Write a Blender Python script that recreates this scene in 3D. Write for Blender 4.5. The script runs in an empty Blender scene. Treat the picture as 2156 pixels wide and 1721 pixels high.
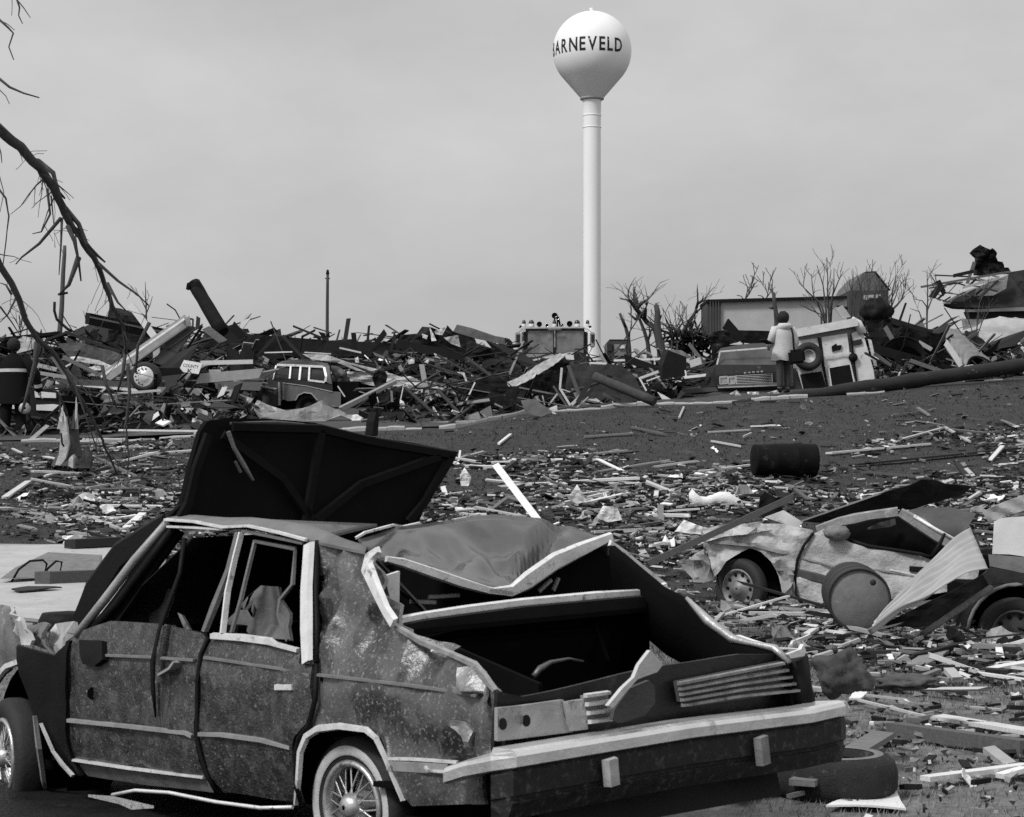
import bpy, bmesh, math, random
import numpy as np
from mathutils import Vector, Matrix, noise
random.seed(7)
rnd = random.random
def ru(a, b): return a + (b - a) * random.random()
V3 = Vector
sc = bpy.context.scene
COL = sc.collection
# ------------------------------------------------------------------ camera
F, HZ, CX, EYE = 4200.0, 968.0, 1078.0, 1.67      # focal length, horizon row, centre column (photo measured at 2156 px wide), eye height
cam = bpy.data.cameras.new('camera'); camo = bpy.data.objects.new('camera', cam); COL.objects.link(camo)
cam.sensor_width = 36.0; cam.lens = 36.0 * F / 2156.0
cam.shift_y = (HZ - 860.5) / 2156.0
cam.clip_start = 0.1; cam.clip_end = 9000
camo.location = (0, 0, EYE); camo.rotation_euler = (math.pi / 2, 0, 0)
cam.dof.use_dof = True; cam.dof.focus_distance = 26.0; cam.dof.aperture_fstop = 14.0
sc.camera = camo
# ------------------------------------------------------------------ overcast sky and a weak, soft sun
SUN_EL, SUN_AZ = math.radians(48), math.radians(-132)      # azimuth from +Y (view axis), negative = left of the view
sdir = V3((math.sin(SUN_AZ) * math.cos(SUN_EL), math.cos(SUN_AZ) * math.cos(SUN_EL), math.sin(SUN_EL)))
w = bpy.data.worlds.new('World'); sc.world = w; w.use_nodes = True
nt = w.node_tree; nt.nodes.clear()
def N(t, **k):
    n = nt.nodes.new(t)
    for a, b in k.items(): setattr(n, a, b)
    return n
sky = N('ShaderNodeTexSky', sky_type='NISHITA', sun_disc=False)
sky.sun_elevation = SUN_EL; sky.sun_rotation = SUN_AZ; sky.dust_density = 6.0; sky.air_density = 1.0
bw = N('ShaderNodeRGBToBW'); nt.links.new(sky.outputs[0], bw.inputs[0])
tc = N('ShaderNodeTexCoord'); sep = N('ShaderNodeSeparateXYZ'); nt.links.new(tc.outputs['Generated'], sep.inputs[0])
def MA(op, a, b=None, c=None):
    n = N('ShaderNodeMath', operation=op)
    for i, x in enumerate((a, b, c)):
        if x is None: continue
        if isinstance(x, (int, float)): n.inputs[i].default_value = x
        else: nt.links.new(x, n.inputs[i])
    return n.outputs[0]
zz = MA('MAXIMUM', sep.outputs[2], 0.0)
ov = MA('MULTIPLY_ADD', zz, 0.30, 0.37)                      # thin overcast, brighter overhead
mp = N('ShaderNodeMapping'); mp.inputs['Scale'].default_value = (1.5, 1.5, 3.2); nt.links.new(tc.outputs['Generated'], mp.inputs[0])
cl = N('ShaderNodeTexNoise'); cl.inputs['Scale'].default_value = 2.6; cl.inputs['Detail'].default_value = 9; cl.inputs['Roughness'].default_value = 0.58
nt.links.new(mp.outputs[0], cl.inputs[0])
cm = MA('MULTIPLY_ADD', cl.outputs[0], 0.7, 0.67)
ov2 = MA('MULTIPLY', MA('MULTIPLY', ov, cm), 1.25)
tot = MA('ADD', ov2, MA('MULTIPLY', bw.outputs[0], 0.010))
bg = N('ShaderNodeBackground'); bg.inputs[1].default_value = 1.0; nt.links.new(tot, bg.inputs[0])
wo = N('ShaderNodeOutputWorld'); nt.links.new(bg.outputs[0], wo.inputs[0])
sl = bpy.data.lights.new('sun', 'SUN'); sl.energy = 2.6; sl.angle = math.radians(11)
so = bpy.data.objects.new('sun', sl); COL.objects.link(so); so.rotation_euler = sdir.to_track_quat('Z', 'Y').to_euler()
sc.view_settings.view_transform = 'Standard'; sc.view_settings.look = 'None'
sc.view_settings.exposure = 0.0; sc.view_settings.gamma = 1.0; sc.view_settings.use_curve_mapping = False
sc.render.engine = 'CYCLES'; sc.cycles.use_denoising = False; sc.cycles.max_bounces = 5; sc.cycles.diffuse_bounces = 3
sc.cycles.glossy_bounces = 3; sc.cycles.caustics_reflective = False; sc.cycles.caustics_refractive = False
# ------------------------------------------------------------------ places
def pt(x, y, d): return V3(((x - CX) * d / F, d, EYE + (HZ - y) * d / F))
PR = [(-0.23, [(0, 0), (10, .05), (17, .29), (24, .62), (30, 1.42), (38, 2.24), (45, 2.8), (55, 3.4), (70, 4.0), (120, 4.5), (400, 4.5)]),
      (0.02, [(0, 0), (12, .0), (18, .12), (22, .3), (30, 1.4), (39.5, 2.6), (48, 3.3), (58, 3.95), (75, 4.5), (120, 4.5), (400, 4.5)]),
      (0.25, [(0, 0), (14, 0), (18, .1), (22, .12), (26, .75), (30, 1.42), (42, 3.3), (50, 3.8), (60, 4.2), (75, 4.5), (120, 4.5), (400, 4.5)])]
def _pi(p, d):
    for (a, b), (c, e) in zip(p, p[1:]):
        if d <= c: return b + (e - b) * max(0, (d - a)) / (c - a)
    return p[-1][1]
def _pis(p, d): return (_pi(p, d - 1.2) + _pi(p, d) * 2 + _pi(p, d + 1.2)) / 4
def gz0(X, Y):
    s = X / max(Y, 6.0)
    a, b, c = (_pis(p[1], Y) for p in PR)
    if s < 0.02:
        t = min(1, max(0, (s + 0.23) / 0.25)); return a + (b - a) * t
    t = min(1, max(0, (s - 0.02) / 0.23)); return b + (c - b) * t
def gz(X, Y):
    k = min(1, Y / 40) if Y > 0 else 0
    return gz0(X, Y) + 0.05 * noise.noise((X * .5, Y * .5, 0)) * (0.3 + k) + 0.02 * noise.noise((X * 1.7, Y * 1.7, 3))
def gpt(x, y, lift=0.0):                       # where the line of sight of a photo point meets the ground
    d = 5.0
    while d < 70:
        p = pt(x, y, d)
        if p.z <= gz(p.x, p.y): break
        d += 0.05
    p.z = gz(p.x, p.y) + lift
    return p
def on(p, lift=0.0): return V3((p[0], p[1], gz(p[0], p[1]) + lift))
# ------------------------------------------------------------------ materials (the photograph is black and white: every colour is a grey)
MATS = {}
def M(name, c=.2, v=.3, s=6.0, r=.8, m=0.0, b=.2, rv=0.0, spot=None, spec=.35, stretch=None, spot2=None, coat=0.0):
    if name in MATS: return MATS[name]
    mt = bpy.data.materials.new(name); mt.use_nodes = True; t = mt.node_tree; L = t.links.new
    P = t.nodes['Principled BSDF']
    def n(ty): return t.nodes.new(ty)
    def math_(op, a, b=None):
        q = n('ShaderNodeMath'); q.operation = op
        for i, x in enumerate((a, b)):
            if x is None: continue
            if isinstance(x, (int, float)): q.inputs[i].default_value = x
            else: L(x, q.inputs[i])
        return q.outputs[0]
    co = n('ShaderNodeTexCoord'); vec = co.outputs['Object']
    if rv:
        oi = n('ShaderNodeObjectInfo'); va = n('ShaderNodeVectorMath'); va.operation = 'ADD'
        cx = n('ShaderNodeCombineXYZ'); q = math_('MULTIPLY', oi.outputs['Random'], 40.0)
        for i in range(3): L(q, cx.inputs[i])
        L(vec, va.inputs[0]); L(cx.outputs[0], va.inputs[1]); vec = va.outputs[0]
    if stretch:
        mpn = n('ShaderNodeMapping'); mpn.inputs['Scale'].default_value = stretch; L(vec, mpn.inputs[0]); vec = mpn.outputs[0]
    def nz(scale, det=6, ro=.6):
        z = n('ShaderNodeTexNoise'); z.inputs['Scale'].default_value = scale; z.inputs['Detail'].default_value = det; z.inputs['Roughness'].default_value = ro
        L(vec, z.inputs[0]); return z.outputs[0]
    f1 = nz(s)
    # brightness factor 1 +- v
    k = math_('ADD', math_('MULTIPLY', math_('SUBTRACT', f1, .5), v * 3.0), 1.0)
    if rv: k = math_('MULTIPLY', k, math_('ADD', math_('MULTIPLY', math_('SUBTRACT', oi.outputs['Random'], .5), 2 * rv), 1.0))
    val = math_('MULTIPLY', k, c)
    for sp in (spot, spot2):
        if sp:
            sc_, th, wd, cc = sp
            f2 = nz(sc_, 8, .65)
            mr = n('ShaderNodeMapRange'); mr.inputs[1].default_value = th; mr.inputs[2].default_value = th + wd; L(f2, mr.inputs[0])
            mx = n('ShaderNodeMix'); mx.data_type = 'FLOAT'
            L(mr.outputs[0], mx.inputs[0]); L(val, mx.inputs[2]); mx.inputs[3].default_value = cc
            val = mx.outputs[0]
    val = math_('MAXIMUM', math_('MINIMUM', val, .88), .004)
    L(val, P.inputs['Base Color'])
    rr = math_('MAXIMUM', math_('ADD', math_('MULTIPLY', math_('SUBTRACT', f1, .5), .35), r), .05)
    L(rr, P.inputs['Roughness'])
    P.inputs['Metallic'].default_value = m
    if coat: P.inputs['Coat Weight'].default_value = coat; P.inputs['Coat Roughness'].default_value = .12
    P.inputs['Specular IOR Level'].default_value = spec
    if b:
        bp = n('ShaderNodeBump'); bp.inputs['Strength'].default_value = b; bp.inputs['Distance'].default_value = .02
        L(nz(s * 5, 4), bp.inputs['Height']); L(bp.outputs[0], P.inputs['Normal'])
    MATS[name] = mt
    return mt
WOODS = [M('weathered_wood_pale', .42, .35, 9, .8, rv=.35, stretch=(1, 6, 6)), M('weathered_wood_grey', .13, .4, 9, .85, rv=.4, stretch=(1, 6, 6)),
         M('wet_wood_dark', .022, .4, 9, .8, rv=.4, stretch=(1, 6, 6)), M('split_wood_white', .62, .25, 9, .8, rv=.2, stretch=(1, 6, 6))]
WP, WG, WD, WW = WOODS
DARK = M('charred_dark', .014, .4, 5, .85, rv=.3, spec=.15); BLACK = M('black_paint', .008, .3, 8, .6, spec=.12); RUBBER = M('tyre_rubber', .022, .4, 9, .75)
CHROME = M('chrome', .75, .15, 12, .25, 1.0, .05, spot=(7, .6, .12, .3)); GALV = M('galvanised_sheet', .3, .3, 3, .55, .55, .12, rv=.25, spot=(5, .62, .12, .12))
WHITEM = M('white_enamel', .72, .12, 4, .45, 0, .08, rv=.1, spot=(6, .63, .08, .25)); GLASS = M('dark_glass', .015, .2, 4, .12, 0, 0, spec=.5)
PAPER = M('paper_white', .72, .12, 6, .9, rv=.15); SHEETD = M('tar_sheet', .016, .5, 4, .7, 0, .4, rv=.4, spot=(3, .64, .1, .06), spec=.2)
BARK = M('bark', .055, .5, 14, .9, 0, .6, stretch=(1, 1, .35)); CONC = M('concrete', .38, .2, 3, .9, 0, .25, spot=(9, .6, .1, .18))
# ------------------------------------------------------------------ mesh builder and naming
OFF = {}
def thing(name, label, cat, base, group=None, kind=None):
    o = bpy.data.objects.new(name, None); o.empty_display_size = .1; COL.objects.link(o)
    o.location = base; OFF[o.name] = V3(base)
    return tag(o, label, cat, group, kind)
def tag(o, label=None, cat=None, group=None, kind=None):
    if label: o['label'] = label
    if cat: o['category'] = cat
    if group: o['group'] = group
    if kind: o['kind'] = kind
    return o
def link(name, me, mat, parent=None, base=None):
    if not isinstance(mat, (list, tuple)): mat = [mat]
    for m_ in mat: me.materials.append(m_)
    o = bpy.data.objects.new(name, me); COL.objects.link(o)
    if parent is not None:
        o.parent = parent; OFF[o.name] = OFF[parent.name]
    else:
        o.location = base; OFF[o.name] = V3(base)
    return o
class B:
    def __init__(s): s.v = []; s.f = []; s.sm = []
    def add(s, vs, fs, smooth=False):
        n = len(s.v); s.v += [V3(a) for a in vs]; s.f += [tuple(i + n for i in f) for f in fs]; s.sm += [smooth] * len(fs); return s
    def box(s, p, q, wd, ht, up=(0, 0, 1), taper=1.0, skew=0.0):        # bar from p to q
        p = V3(p); q = V3(q); d = (q - p).normalized(); up = V3(up)
        if abs(d.dot(up)) > .95: up = V3((1, 0, 0)) if abs(d.x) < .9 else V3((0, 1, 0))
        a = d.cross(up).normalized() * wd / 2; b_ = a.cross(d).normalized() * ht / 2
        vs = [p - a - b_, p + a - b_, p + a + b_, p - a + b_, q - a * taper - b_ * taper + d * skew, q + a * taper - b_ * taper - d * skew, q + a * taper + b_ * taper - d * skew, q - a * taper + b_ * taper + d * skew]
        return s.add(vs, [(3, 2, 1, 0), (4, 5, 6, 7), (0, 1, 5, 4), (1, 2, 6, 5), (2, 3, 7, 6), (3, 0, 4, 7)])
    def blk(s, c, ax, ay, az):                                      # block from centre and three half axes
        c, ax, ay, az = V3(c), V3(ax), V3(ay), V3(az)
        vs = [c + ax * i + ay * j + az * k for k in (-1, 1) for j in (-1, 1) for i in (-1, 1)]
        return s.add(vs, [(0, 2, 3, 1), (4, 5, 7, 6), (0, 1, 5, 4), (1, 3, 7, 5), (3, 2, 6, 7), (2, 0, 4, 6)])
    def tube(s, pts, rs, n=6, cap=True):
        pts = [V3(p) for p in pts]
        if isinstance(rs, (int, float)): rs = [rs] * len(pts)
        rings = []; ref = None
        for i, p in enumerate(pts):
            d = (pts[min(i + 1, len(pts) - 1)] - pts[max(i - 1, 0)])
            d = d.normalized() if d.length > 1e-9 else V3((0, 0, 1))
            if ref is None: ref = V3((0, 0, 1)) if abs(d.z) < .9 else V3((1, 0, 0))
            a = d.cross(ref)
            if a.length < 1e-3: a = d.cross(V3((0, 1, 0)))
            a.normalize(); b_ = a.cross(d).normalized(); ref = -b_ if False else ref
            rings.append([p + (a * math.cos(2 * math.pi * k / n) + b_ * math.sin(2 * math.pi * k / n)) * rs[i] for k in range(n)])
        vs = [q for r_ in rings for q in r_]; fs = []
        for i in range(len(pts) - 1):
            for k in range(n):
                fs.append((i * n + k, i * n + (k + 1) % n, (i + 1) * n + (k + 1) % n, (i + 1) * n + k))
        s.add(vs, fs, True)
        if cap:
            m = len(s.v) - len(vs)
            s.f += [tuple(m + k for k in reversed(range(n))), tuple(m + (len(pts) - 1) * n + k for k in range(n))]; s.sm += [False, False]
        return s
    def prism(s, poly, th):
        poly = [V3(p) for p in poly]; th = V3(th); n = len(poly)
        nrm = V3((0, 0, 0))
        for i in range(n): nrm += (poly[i] - poly[0]).cross(poly[(i + 1) % n] - poly[0])
        if nrm.dot(th) > 0: poly = poly[::-1]
        return s.add(poly + [p + th for p in poly], [tuple(range(n)), tuple(range(2 * n - 1, n - 1, -1))] + [(i, i + n, (i + 1) % n + n, (i + 1) % n) for i in range(n)])
    def grid(s, rows, th=None, smooth=True):                        # rows of points; optional thickness vector
        nr, nc = len(rows), len(rows[0]); a = [V3(p) for r_ in rows for p in r_]
        q = [(i * nc + j, i * nc + j + 1, (i + 1) * nc + j + 1, (i + 1) * nc + j) for i in range(nr - 1) for j in range(nc - 1)]
        if th is None: return s.add(a, q, smooth)
        th = V3(th); k = len(a)
        edge = [j for j in range(nc)] + [i * nc + nc - 1 for i in range(1, nr)] + [(nr - 1) * nc + j for j in range(nc - 2, -1, -1)] + [i * nc for i in range(nr - 2, 0, -1)]
        n0 = len(s.v); s.add(a + [p + th for p in a], q + [tuple(i + k for i in reversed(f)) for f in q], smooth)
        for i in range(len(edge)):
            e, g = edge[i], edge[(i + 1) % len(edge)]
            s.f.append((n0 + g, n0 + e, n0 + e + k, n0 + g + k)); s.sm.append(False)
        return s
    def lathe(s, o, ax, prof, n=24, close=True):                    # prof: (radius, distance along the axis)
        o = V3(o); ax = V3(ax).normalized(); r0 = V3((0, 0, 1)) if abs(ax.z) < .9 else V3((1, 0, 0))
        a = ax.cross(r0).normalized(); b_ = ax.cross(a).normalized()
        vs = [o + ax * t + (a * math.cos(2 * math.pi * k / n) + b_ * math.sin(2 * math.pi * k / n)) * r_ for r_, t in prof for k in range(n)]
        m = len(prof)
        return s.add(vs, [(i * n + k, i * n + (k + 1) % n, (i + 1) * n + (k + 1) % n, (i + 1) * n + k) for i in range(m - 1) for k in range(n)], True)
    def build(s, name, mat, parent=None, label=None, cat=None, group=None, kind=None, base=None, fixn=True, bevel=0):
        if parent is None and base is None:
            xs = [p.x for p in s.v]; ys = [p.y for p in s.v]; base = V3(((min(xs) + max(xs)) / 2, (min(ys) + max(ys)) / 2, min(p.z for p in s.v)))
        off = OFF[parent.name] if parent is not None else V3(base)
        me = bpy.data.meshes.new(name); me.from_pydata([tuple(p - off) for p in s.v], [], s.f)
        me.polygons.foreach_set('use_smooth', s.sm)
        if fixn or bevel:
            bm = bmesh.new(); bm.from_mesh(me)
            if bevel:
                bmesh.ops.remove_doubles(bm, verts=bm.verts, dist=1e-5)
                bmesh.ops.bevel(bm, geom=[e for e in bm.edges if len(e.link_faces) == 2 and e.calc_face_angle(0) > .6], offset=bevel, segments=2, affect='EDGES', clamp_overlap=True)
            bmesh.ops.recalc_face_normals(bm, faces=bm.faces); bm.to_mesh(me); bm.free()
        me.update()
        return tag(link(name, me, mat, parent, base), label, cat, group, kind)
def panel(name, mat, parent, poly, fmap, th, cell=.07, smooth=True, label=None, cat=None, group=None, base=None, nrm=None):
    """A sheet: a 2-D outline cut into cells, then carried to space by fmap(a, b) and given thickness along -normal."""
    bm = bmesh.new()
    f = bm.faces.new([bm.verts.new((a, b, 0)) for a, b in poly])
    bmesh.ops.triangulate(bm, faces=bm.faces)
    xs = [p[0] for p in poly]; ys = [p[1] for p in poly]
    for axis, lo, hi in ((0, min(xs), max(xs)), (1, min(ys), max(ys))):
        n = int((hi - lo) / cell)
        for i in range(1, n + 1):
            t = lo + (hi - lo) * i / (n + 1); co = [0, 0, 0]; co[axis] = t; no = [0, 0, 0]; no[axis] = 1
            bmesh.ops.bisect_plane(bm, geom=list(bm.verts) + list(bm.edges) + list(bm.faces), plane_co=co, plane_no=no, dist=1e-6)
    bmesh.ops.remove_doubles(bm, verts=bm.verts, dist=1e-5)
    for v in bm.verts: v.co = fmap(v.co.x, v.co.y)
    bm.normal_update()
    if nrm is not None:
        s = sum(f.normal.dot(V3(nrm)) * f.calc_area() for f in bm.faces)
        if s < 0: bmesh.ops.reverse_faces(bm, faces=bm.faces)
        bm.normal_update()
    if th:
        av = V3((0, 0, 0))
        for f in bm.faces: av += f.normal * f.calc_area()
        av.normalize()
        be = [e for e in bm.edges if e.is_boundary]; fs = bm.faces[:]
        dup = {v: bm.verts.new(v.co - av * th) for v in bm.verts[:]}
        for f in fs: bm.faces.new([dup[v] for v in reversed(f.verts)])
        for e in be: a_, c_ = e.verts; bm.faces.new((a_, c_, dup[c_], dup[a_]))
    bmesh.ops.recalc_face_normals(bm, faces=bm.faces)
    for f in bm.faces: f.smooth = smooth
    if parent is None and base is None:
        base = V3((sum(v.co.x for v in bm.verts) / len(bm.verts), sum(v.co.y for v in bm.verts) / len(bm.verts), min(v.co.z for v in bm.verts)))
    off = OFF[parent.name] if parent is not None else V3(base)
    for v in bm.verts: v.co -= off
    me = bpy.data.meshes.new(name); bm.to_mesh(me); bm.free()
    if smooth:
        try: me.set_sharp_from_angle(angle=math.radians(35))
        except Exception: pass
    return tag(link(name, me, mat, parent, base), label, cat, group)
def text2d(s, size):
    cu = bpy.data.curves.new('t', 'FONT'); cu.body = s; cu.size = size; cu.resolution_u = 3; cu.offset = .022; cu.align_x = 'LEFT'
    o = bpy.data.objects.new('t', cu); COL.objects.link(o)
    me = o.to_mesh(); vs = [v.co.copy() for v in me.vertices]; fs = [tuple(p.vertices) for p in me.polygons]
    o.to_mesh_clear(); bpy.data.objects.remove(o); bpy.data.curves.remove(cu)
    return vs, fs
def nz3(p, s=1.0): return noise.noise(V3(p) * s)
# ================================================================== SETTING
GRASSM = M('grass_soil', .03, .7, 6, .95, 0, 1.0, spot=(2.3, .56, .14, .06), spot2=(9, .56, .2, .07))
# the grass near the cars is paler than the lawn on the bank
_t = GRASSM.node_tree; _P = _t.nodes['Principled BSDF']; _l = _P.inputs['Base Color'].links[0].from_socket
_c = _t.nodes.new('ShaderNodeTexCoord'); _s = _t.nodes.new('ShaderNodeSeparateXYZ'); _t.links.new(_c.outputs['Object'], _s.inputs[0])
_r = _t.nodes.new('ShaderNodeMapRange'); _t.links.new(_s.outputs[1], _r.inputs[0])
for _i, _v in ((1, 12.0), (2, 21.0), (3, 4.5), (4, 1.0)): _r.inputs[_i].default_value = _v
_m = _t.nodes.new('ShaderNodeMath'); _m.operation = 'MULTIPLY'; _t.links.new(_l, _m.inputs[0]); _t.links.new(_r.outputs[0], _m.inputs[1]); _t.links.new(_m.outputs[0], _P.inputs['Base Color'])
def strip_grid(ys, fx, nx):
    return [[(lambda X: (X, y, gz(X, y)))(fx(y, i / nx)) for i in range(nx + 1)] for y in ys]
ys = [-30, -10, 0] + [3 + i * .6 for i in range(110)] + [70 + 4 * i for i in range(14)] + [140, 200, 300, 500, 900, 1800, 4000]
b = B()
b.grid(strip_grid(ys, lambda y, t: (t - .5) * 2 * (max(14, .55 * abs(y)) if y < 300 else 1.2 * y), 90))
g = b.build('ground', GRASSM, base=(0, 0, 0), kind='structure', fixn=False)
def drape(name, mat, corners, lift, n=26, th=None):
    """a thin slab that follows the ground between four corners (X, Y)"""
    a, b_, c, d = [V3((p[0], p[1], 0)) for p in corners]
    rows = []
    for i in range(n + 1):
        l = a.lerp(d, i / n); r = b_.lerp(c, i / n)
        rows.append([(lambda p: (p.x, p.y, gz(p.x, p.y) + lift))(l.lerp(r, j / n)) for j in range(n + 1)])
    m = B(); m.grid(rows, (0, 0, -th) if th else None, smooth=True)
    o = m.build(name, mat, base=(0, 0, 0), kind='structure'); return o
# concrete apron behind the near car
pa = [gpt(-140, 1318), gpt(330, 1322), gpt(352, 1163), gpt(-140, 1153)]
drape('pavement', CONC, pa, .04, th=.12)
# black sheet standing in for the shade under and beside the near car
drape('under_car_shade', M('under_car_shade_dark', .012, .6, 5, .6, 0, .6, spot=(9, .62, .1, .04), spec=.15), [(-3.4, 5.6), (1.25, 5.6), (1.35, 8.6), (-3.4, 11.0)], .012, n=40)
# street on top of the bank, with its kerb
KERB = [gpt(x, y) for x, y in ((-260, 938), (120, 930), (480, 915), (780, 907), (960, 902), (1120, 869), (1300, 858), (1500, 851), (1700, 838), (1900, 820), (2110, 800), (2420, 770))]
ROADM = M('street_asphalt', .05, .4, 3, .95, 0, .4, spot=(6, .6, .1, .12))
b = B(); rows = []
for k in range(9):
    rows.append([(p.x, p.y + .12 + k * .9, gz(p.x, p.y + .12 + k * .9) + .03) for p in KERB])
b.grid(rows); b.build('road', ROADM, base=(0, 0, 0), kind='structure', fixn=False)
KM = M('kerb_concrete', .36, .2, 4, .9, 0, .3, spot=(5, .62, .1, .2))
b = B()
def resample(ps, n):
    out = []
    for a, c in zip(ps, ps[1:]):
        for i in range(n): out.append(a.lerp(c, i / n))
    return out + [ps[-1]]
kp = resample(KERB, 5)
rows = [[(p.x, p.y + dy, gz(p.x, p.y) + dz) for p in kp] for dy, dz in ((-.09, -.1), (-.085, .05), (-.06, .075), (.08, .08), (.1, .06), (.1, -.1))]
kb = bpy.data.objects.new('kerb', None); COL.objects.link(kb); kb['kind'] = 'structure'; OFF['kerb'] = V3((0, 0, 0))
for i in range(len(kp) - 1):
    dz_ = ru(-.05, .012); dy_ = ru(-.03, .03); a_, c_ = kp[i], kp[i + 1]; m_ = B()
    if rnd() < .12: continue
    sec = [(-.09, -.12), (-.085, .05), (-.06, .075), (.08, .08), (.1, .06), (.1, -.12)]
    rr_ = [[(lambda p: (p.x, p.y + dy + dy_ + .02 * noise.noise((p.x * 3, dy * 9, 1)), gz(p.x, p.y) + dz + dz_ + .02 * noise.noise((p.x * 4, dz * 9, 2))))(a_.lerp(c_, .004 + .992 * k_ / 5)) for k_ in range(6)] for dy, dz in sec]
    m_.grid(rr_, smooth=False); m_.build('kerb_block', KM, kb)
# ================================================================== WATER TOWER
D = 186.0; k = D / F; tx = 1246.5
TP = pt(tx, 745, D); bz = gz(TP.x, D)
tw = thing('water_tower', 'white ball water tower on a tall slim shaft with black lettering', 'water tower', (TP.x, D, bz))
TM = M('tower_paint', .8, .06, .5, .5, 0, .02, spot=(.9, .66, .1, .66), stretch=(1, 1, .25))
cz = pt(tx, 108, D).z; R = 83 * k
prof = [(0.02, R)] + [(R * math.cos(t), R * math.sin(t)) for t in [math.radians(a) for a in range(84, -46, -6)]]
b = B().lathe((TP.x, D, cz), (0, 0, 1), prof + [(25 * k, -98 * k), (24 * k, -99 * k)], 64)
b.build('tank', TM, tw)
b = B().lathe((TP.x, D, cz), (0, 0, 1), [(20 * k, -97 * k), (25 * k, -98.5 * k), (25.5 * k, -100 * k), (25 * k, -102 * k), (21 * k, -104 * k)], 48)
b.build('collar', M('tower_collar_grey', .35, .1, 1, .6), tw)  # collar ring in a darker grey than the tank
b = B().lathe((TP.x, D, cz), (0, 0, 1), [(21 * k, -103 * k), (19.2 * k, -108 * k), (18.6 * k, -135 * k), (18.4 * k, -480 * k), (18.6 * k, -620 * k), (20 * k, -650 * k), (25 * k, -700 * k), (34 * k, -770 * k), (34 * k, bz - cz - .3)], 48)
b.build('shaft', TM, tw)
for yy in (136, 161):
    b = B().lathe((TP.x, D, cz), (0, 0, 1), [(18.4 * k, -(yy - 1) * k), (19.4 * k, -(yy - .7) * k), (19.4 * k, -(yy + .7) * k), (18.4 * k, -(yy + 1) * k)], 48); b.build('weld_ring', TM, tw)
b = B().lathe((TP.x, D, cz + R), (0, 0, 1), [(1.2 * k * 4, -.05), (1.2 * k * 4, .18), (.3, .3), (.02, .32)], 16); b.build('roof_hatch', TM, tw)
INK = M('sign_black', .012, .1, 3, .7)
vs = text2d('BARNEVELD', 1.0)[0]
x = 0.0; H_ = 1.24; SQ = .98
letters = 'BARNEVELD'; ws = []
for ch in letters:
    tv, tf = text2d(ch, 1.0); ws.append((tv, tf, min(v.x for v in tv), max(v.x for v in tv), max(v.y for v in tv)))
gap = .16; totw = sum(a[3] - a[2] for a in ws) + gap * 8
arc = math.radians(130); a0 = math.radians(-84); scx = arc / totw
cur = 0
for tv, tf, x0, x1, yt in ws:
    bm = bmesh.new(); vv = [bm.verts.new((v.x - x0 + cur, v.y / yt, 0)) for v in tv]
    for f_ in tf:
        try: bm.faces.new([vv[i] for i in f_])
        except ValueError: pass
    bmesh.ops.triangulate(bm, faces=bm.faces); bmesh.ops.subdivide_edges(bm, edges=bm.edges, cuts=1)
    out = B(); idx = {v: i for i, v in enumerate(bm.verts)}
    pts = []
    for v in bm.verts:
        az = a0 + v.co.x * scx; z = (v.co.y - .5) * H_ + .02; rr = math.sqrt(R * R - z * z) + .012
        pts.append((TP.x + rr * math.sin(az), D - rr * math.cos(az), cz + z))
    out.add(pts, [tuple(idx[v] for v in f_.verts) for f_ in bm.faces]); bm.free()
    out.build('letter', INK, tw, fixn=False)
    cur += x1 - x0 + gap
def blob(name, c, r, mat, label=None, cat=None, amp=.3, sc=3.0, seed=0, parent=None, n=14, kind=None):
    """lumpy cloth or insulation mass; r a triple"""
    c = V3(c); rows = []
    for i in range(n + 1):
        th = math.pi * i / n; row = []
        for j in range(2 * n + 1):
            ph = 2 * math.pi * (j % (2 * n)) / (2 * n); d = V3((math.sin(th) * math.cos(ph), math.sin(th) * math.sin(ph), math.cos(th)))
            k_ = 1 + amp * noise.noise(d * sc + V3((seed, 0, 0))) + amp * .5 * noise.noise(d * sc * 2.6 + V3((0, seed, 0)))
            row.append(c + V3((d.x * r[0], d.y * r[1], d.z * r[2])) * k_)
        rows.append(row)
    return B().grid(rows).build(name, mat, parent, label, cat, kind=kind)
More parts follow.
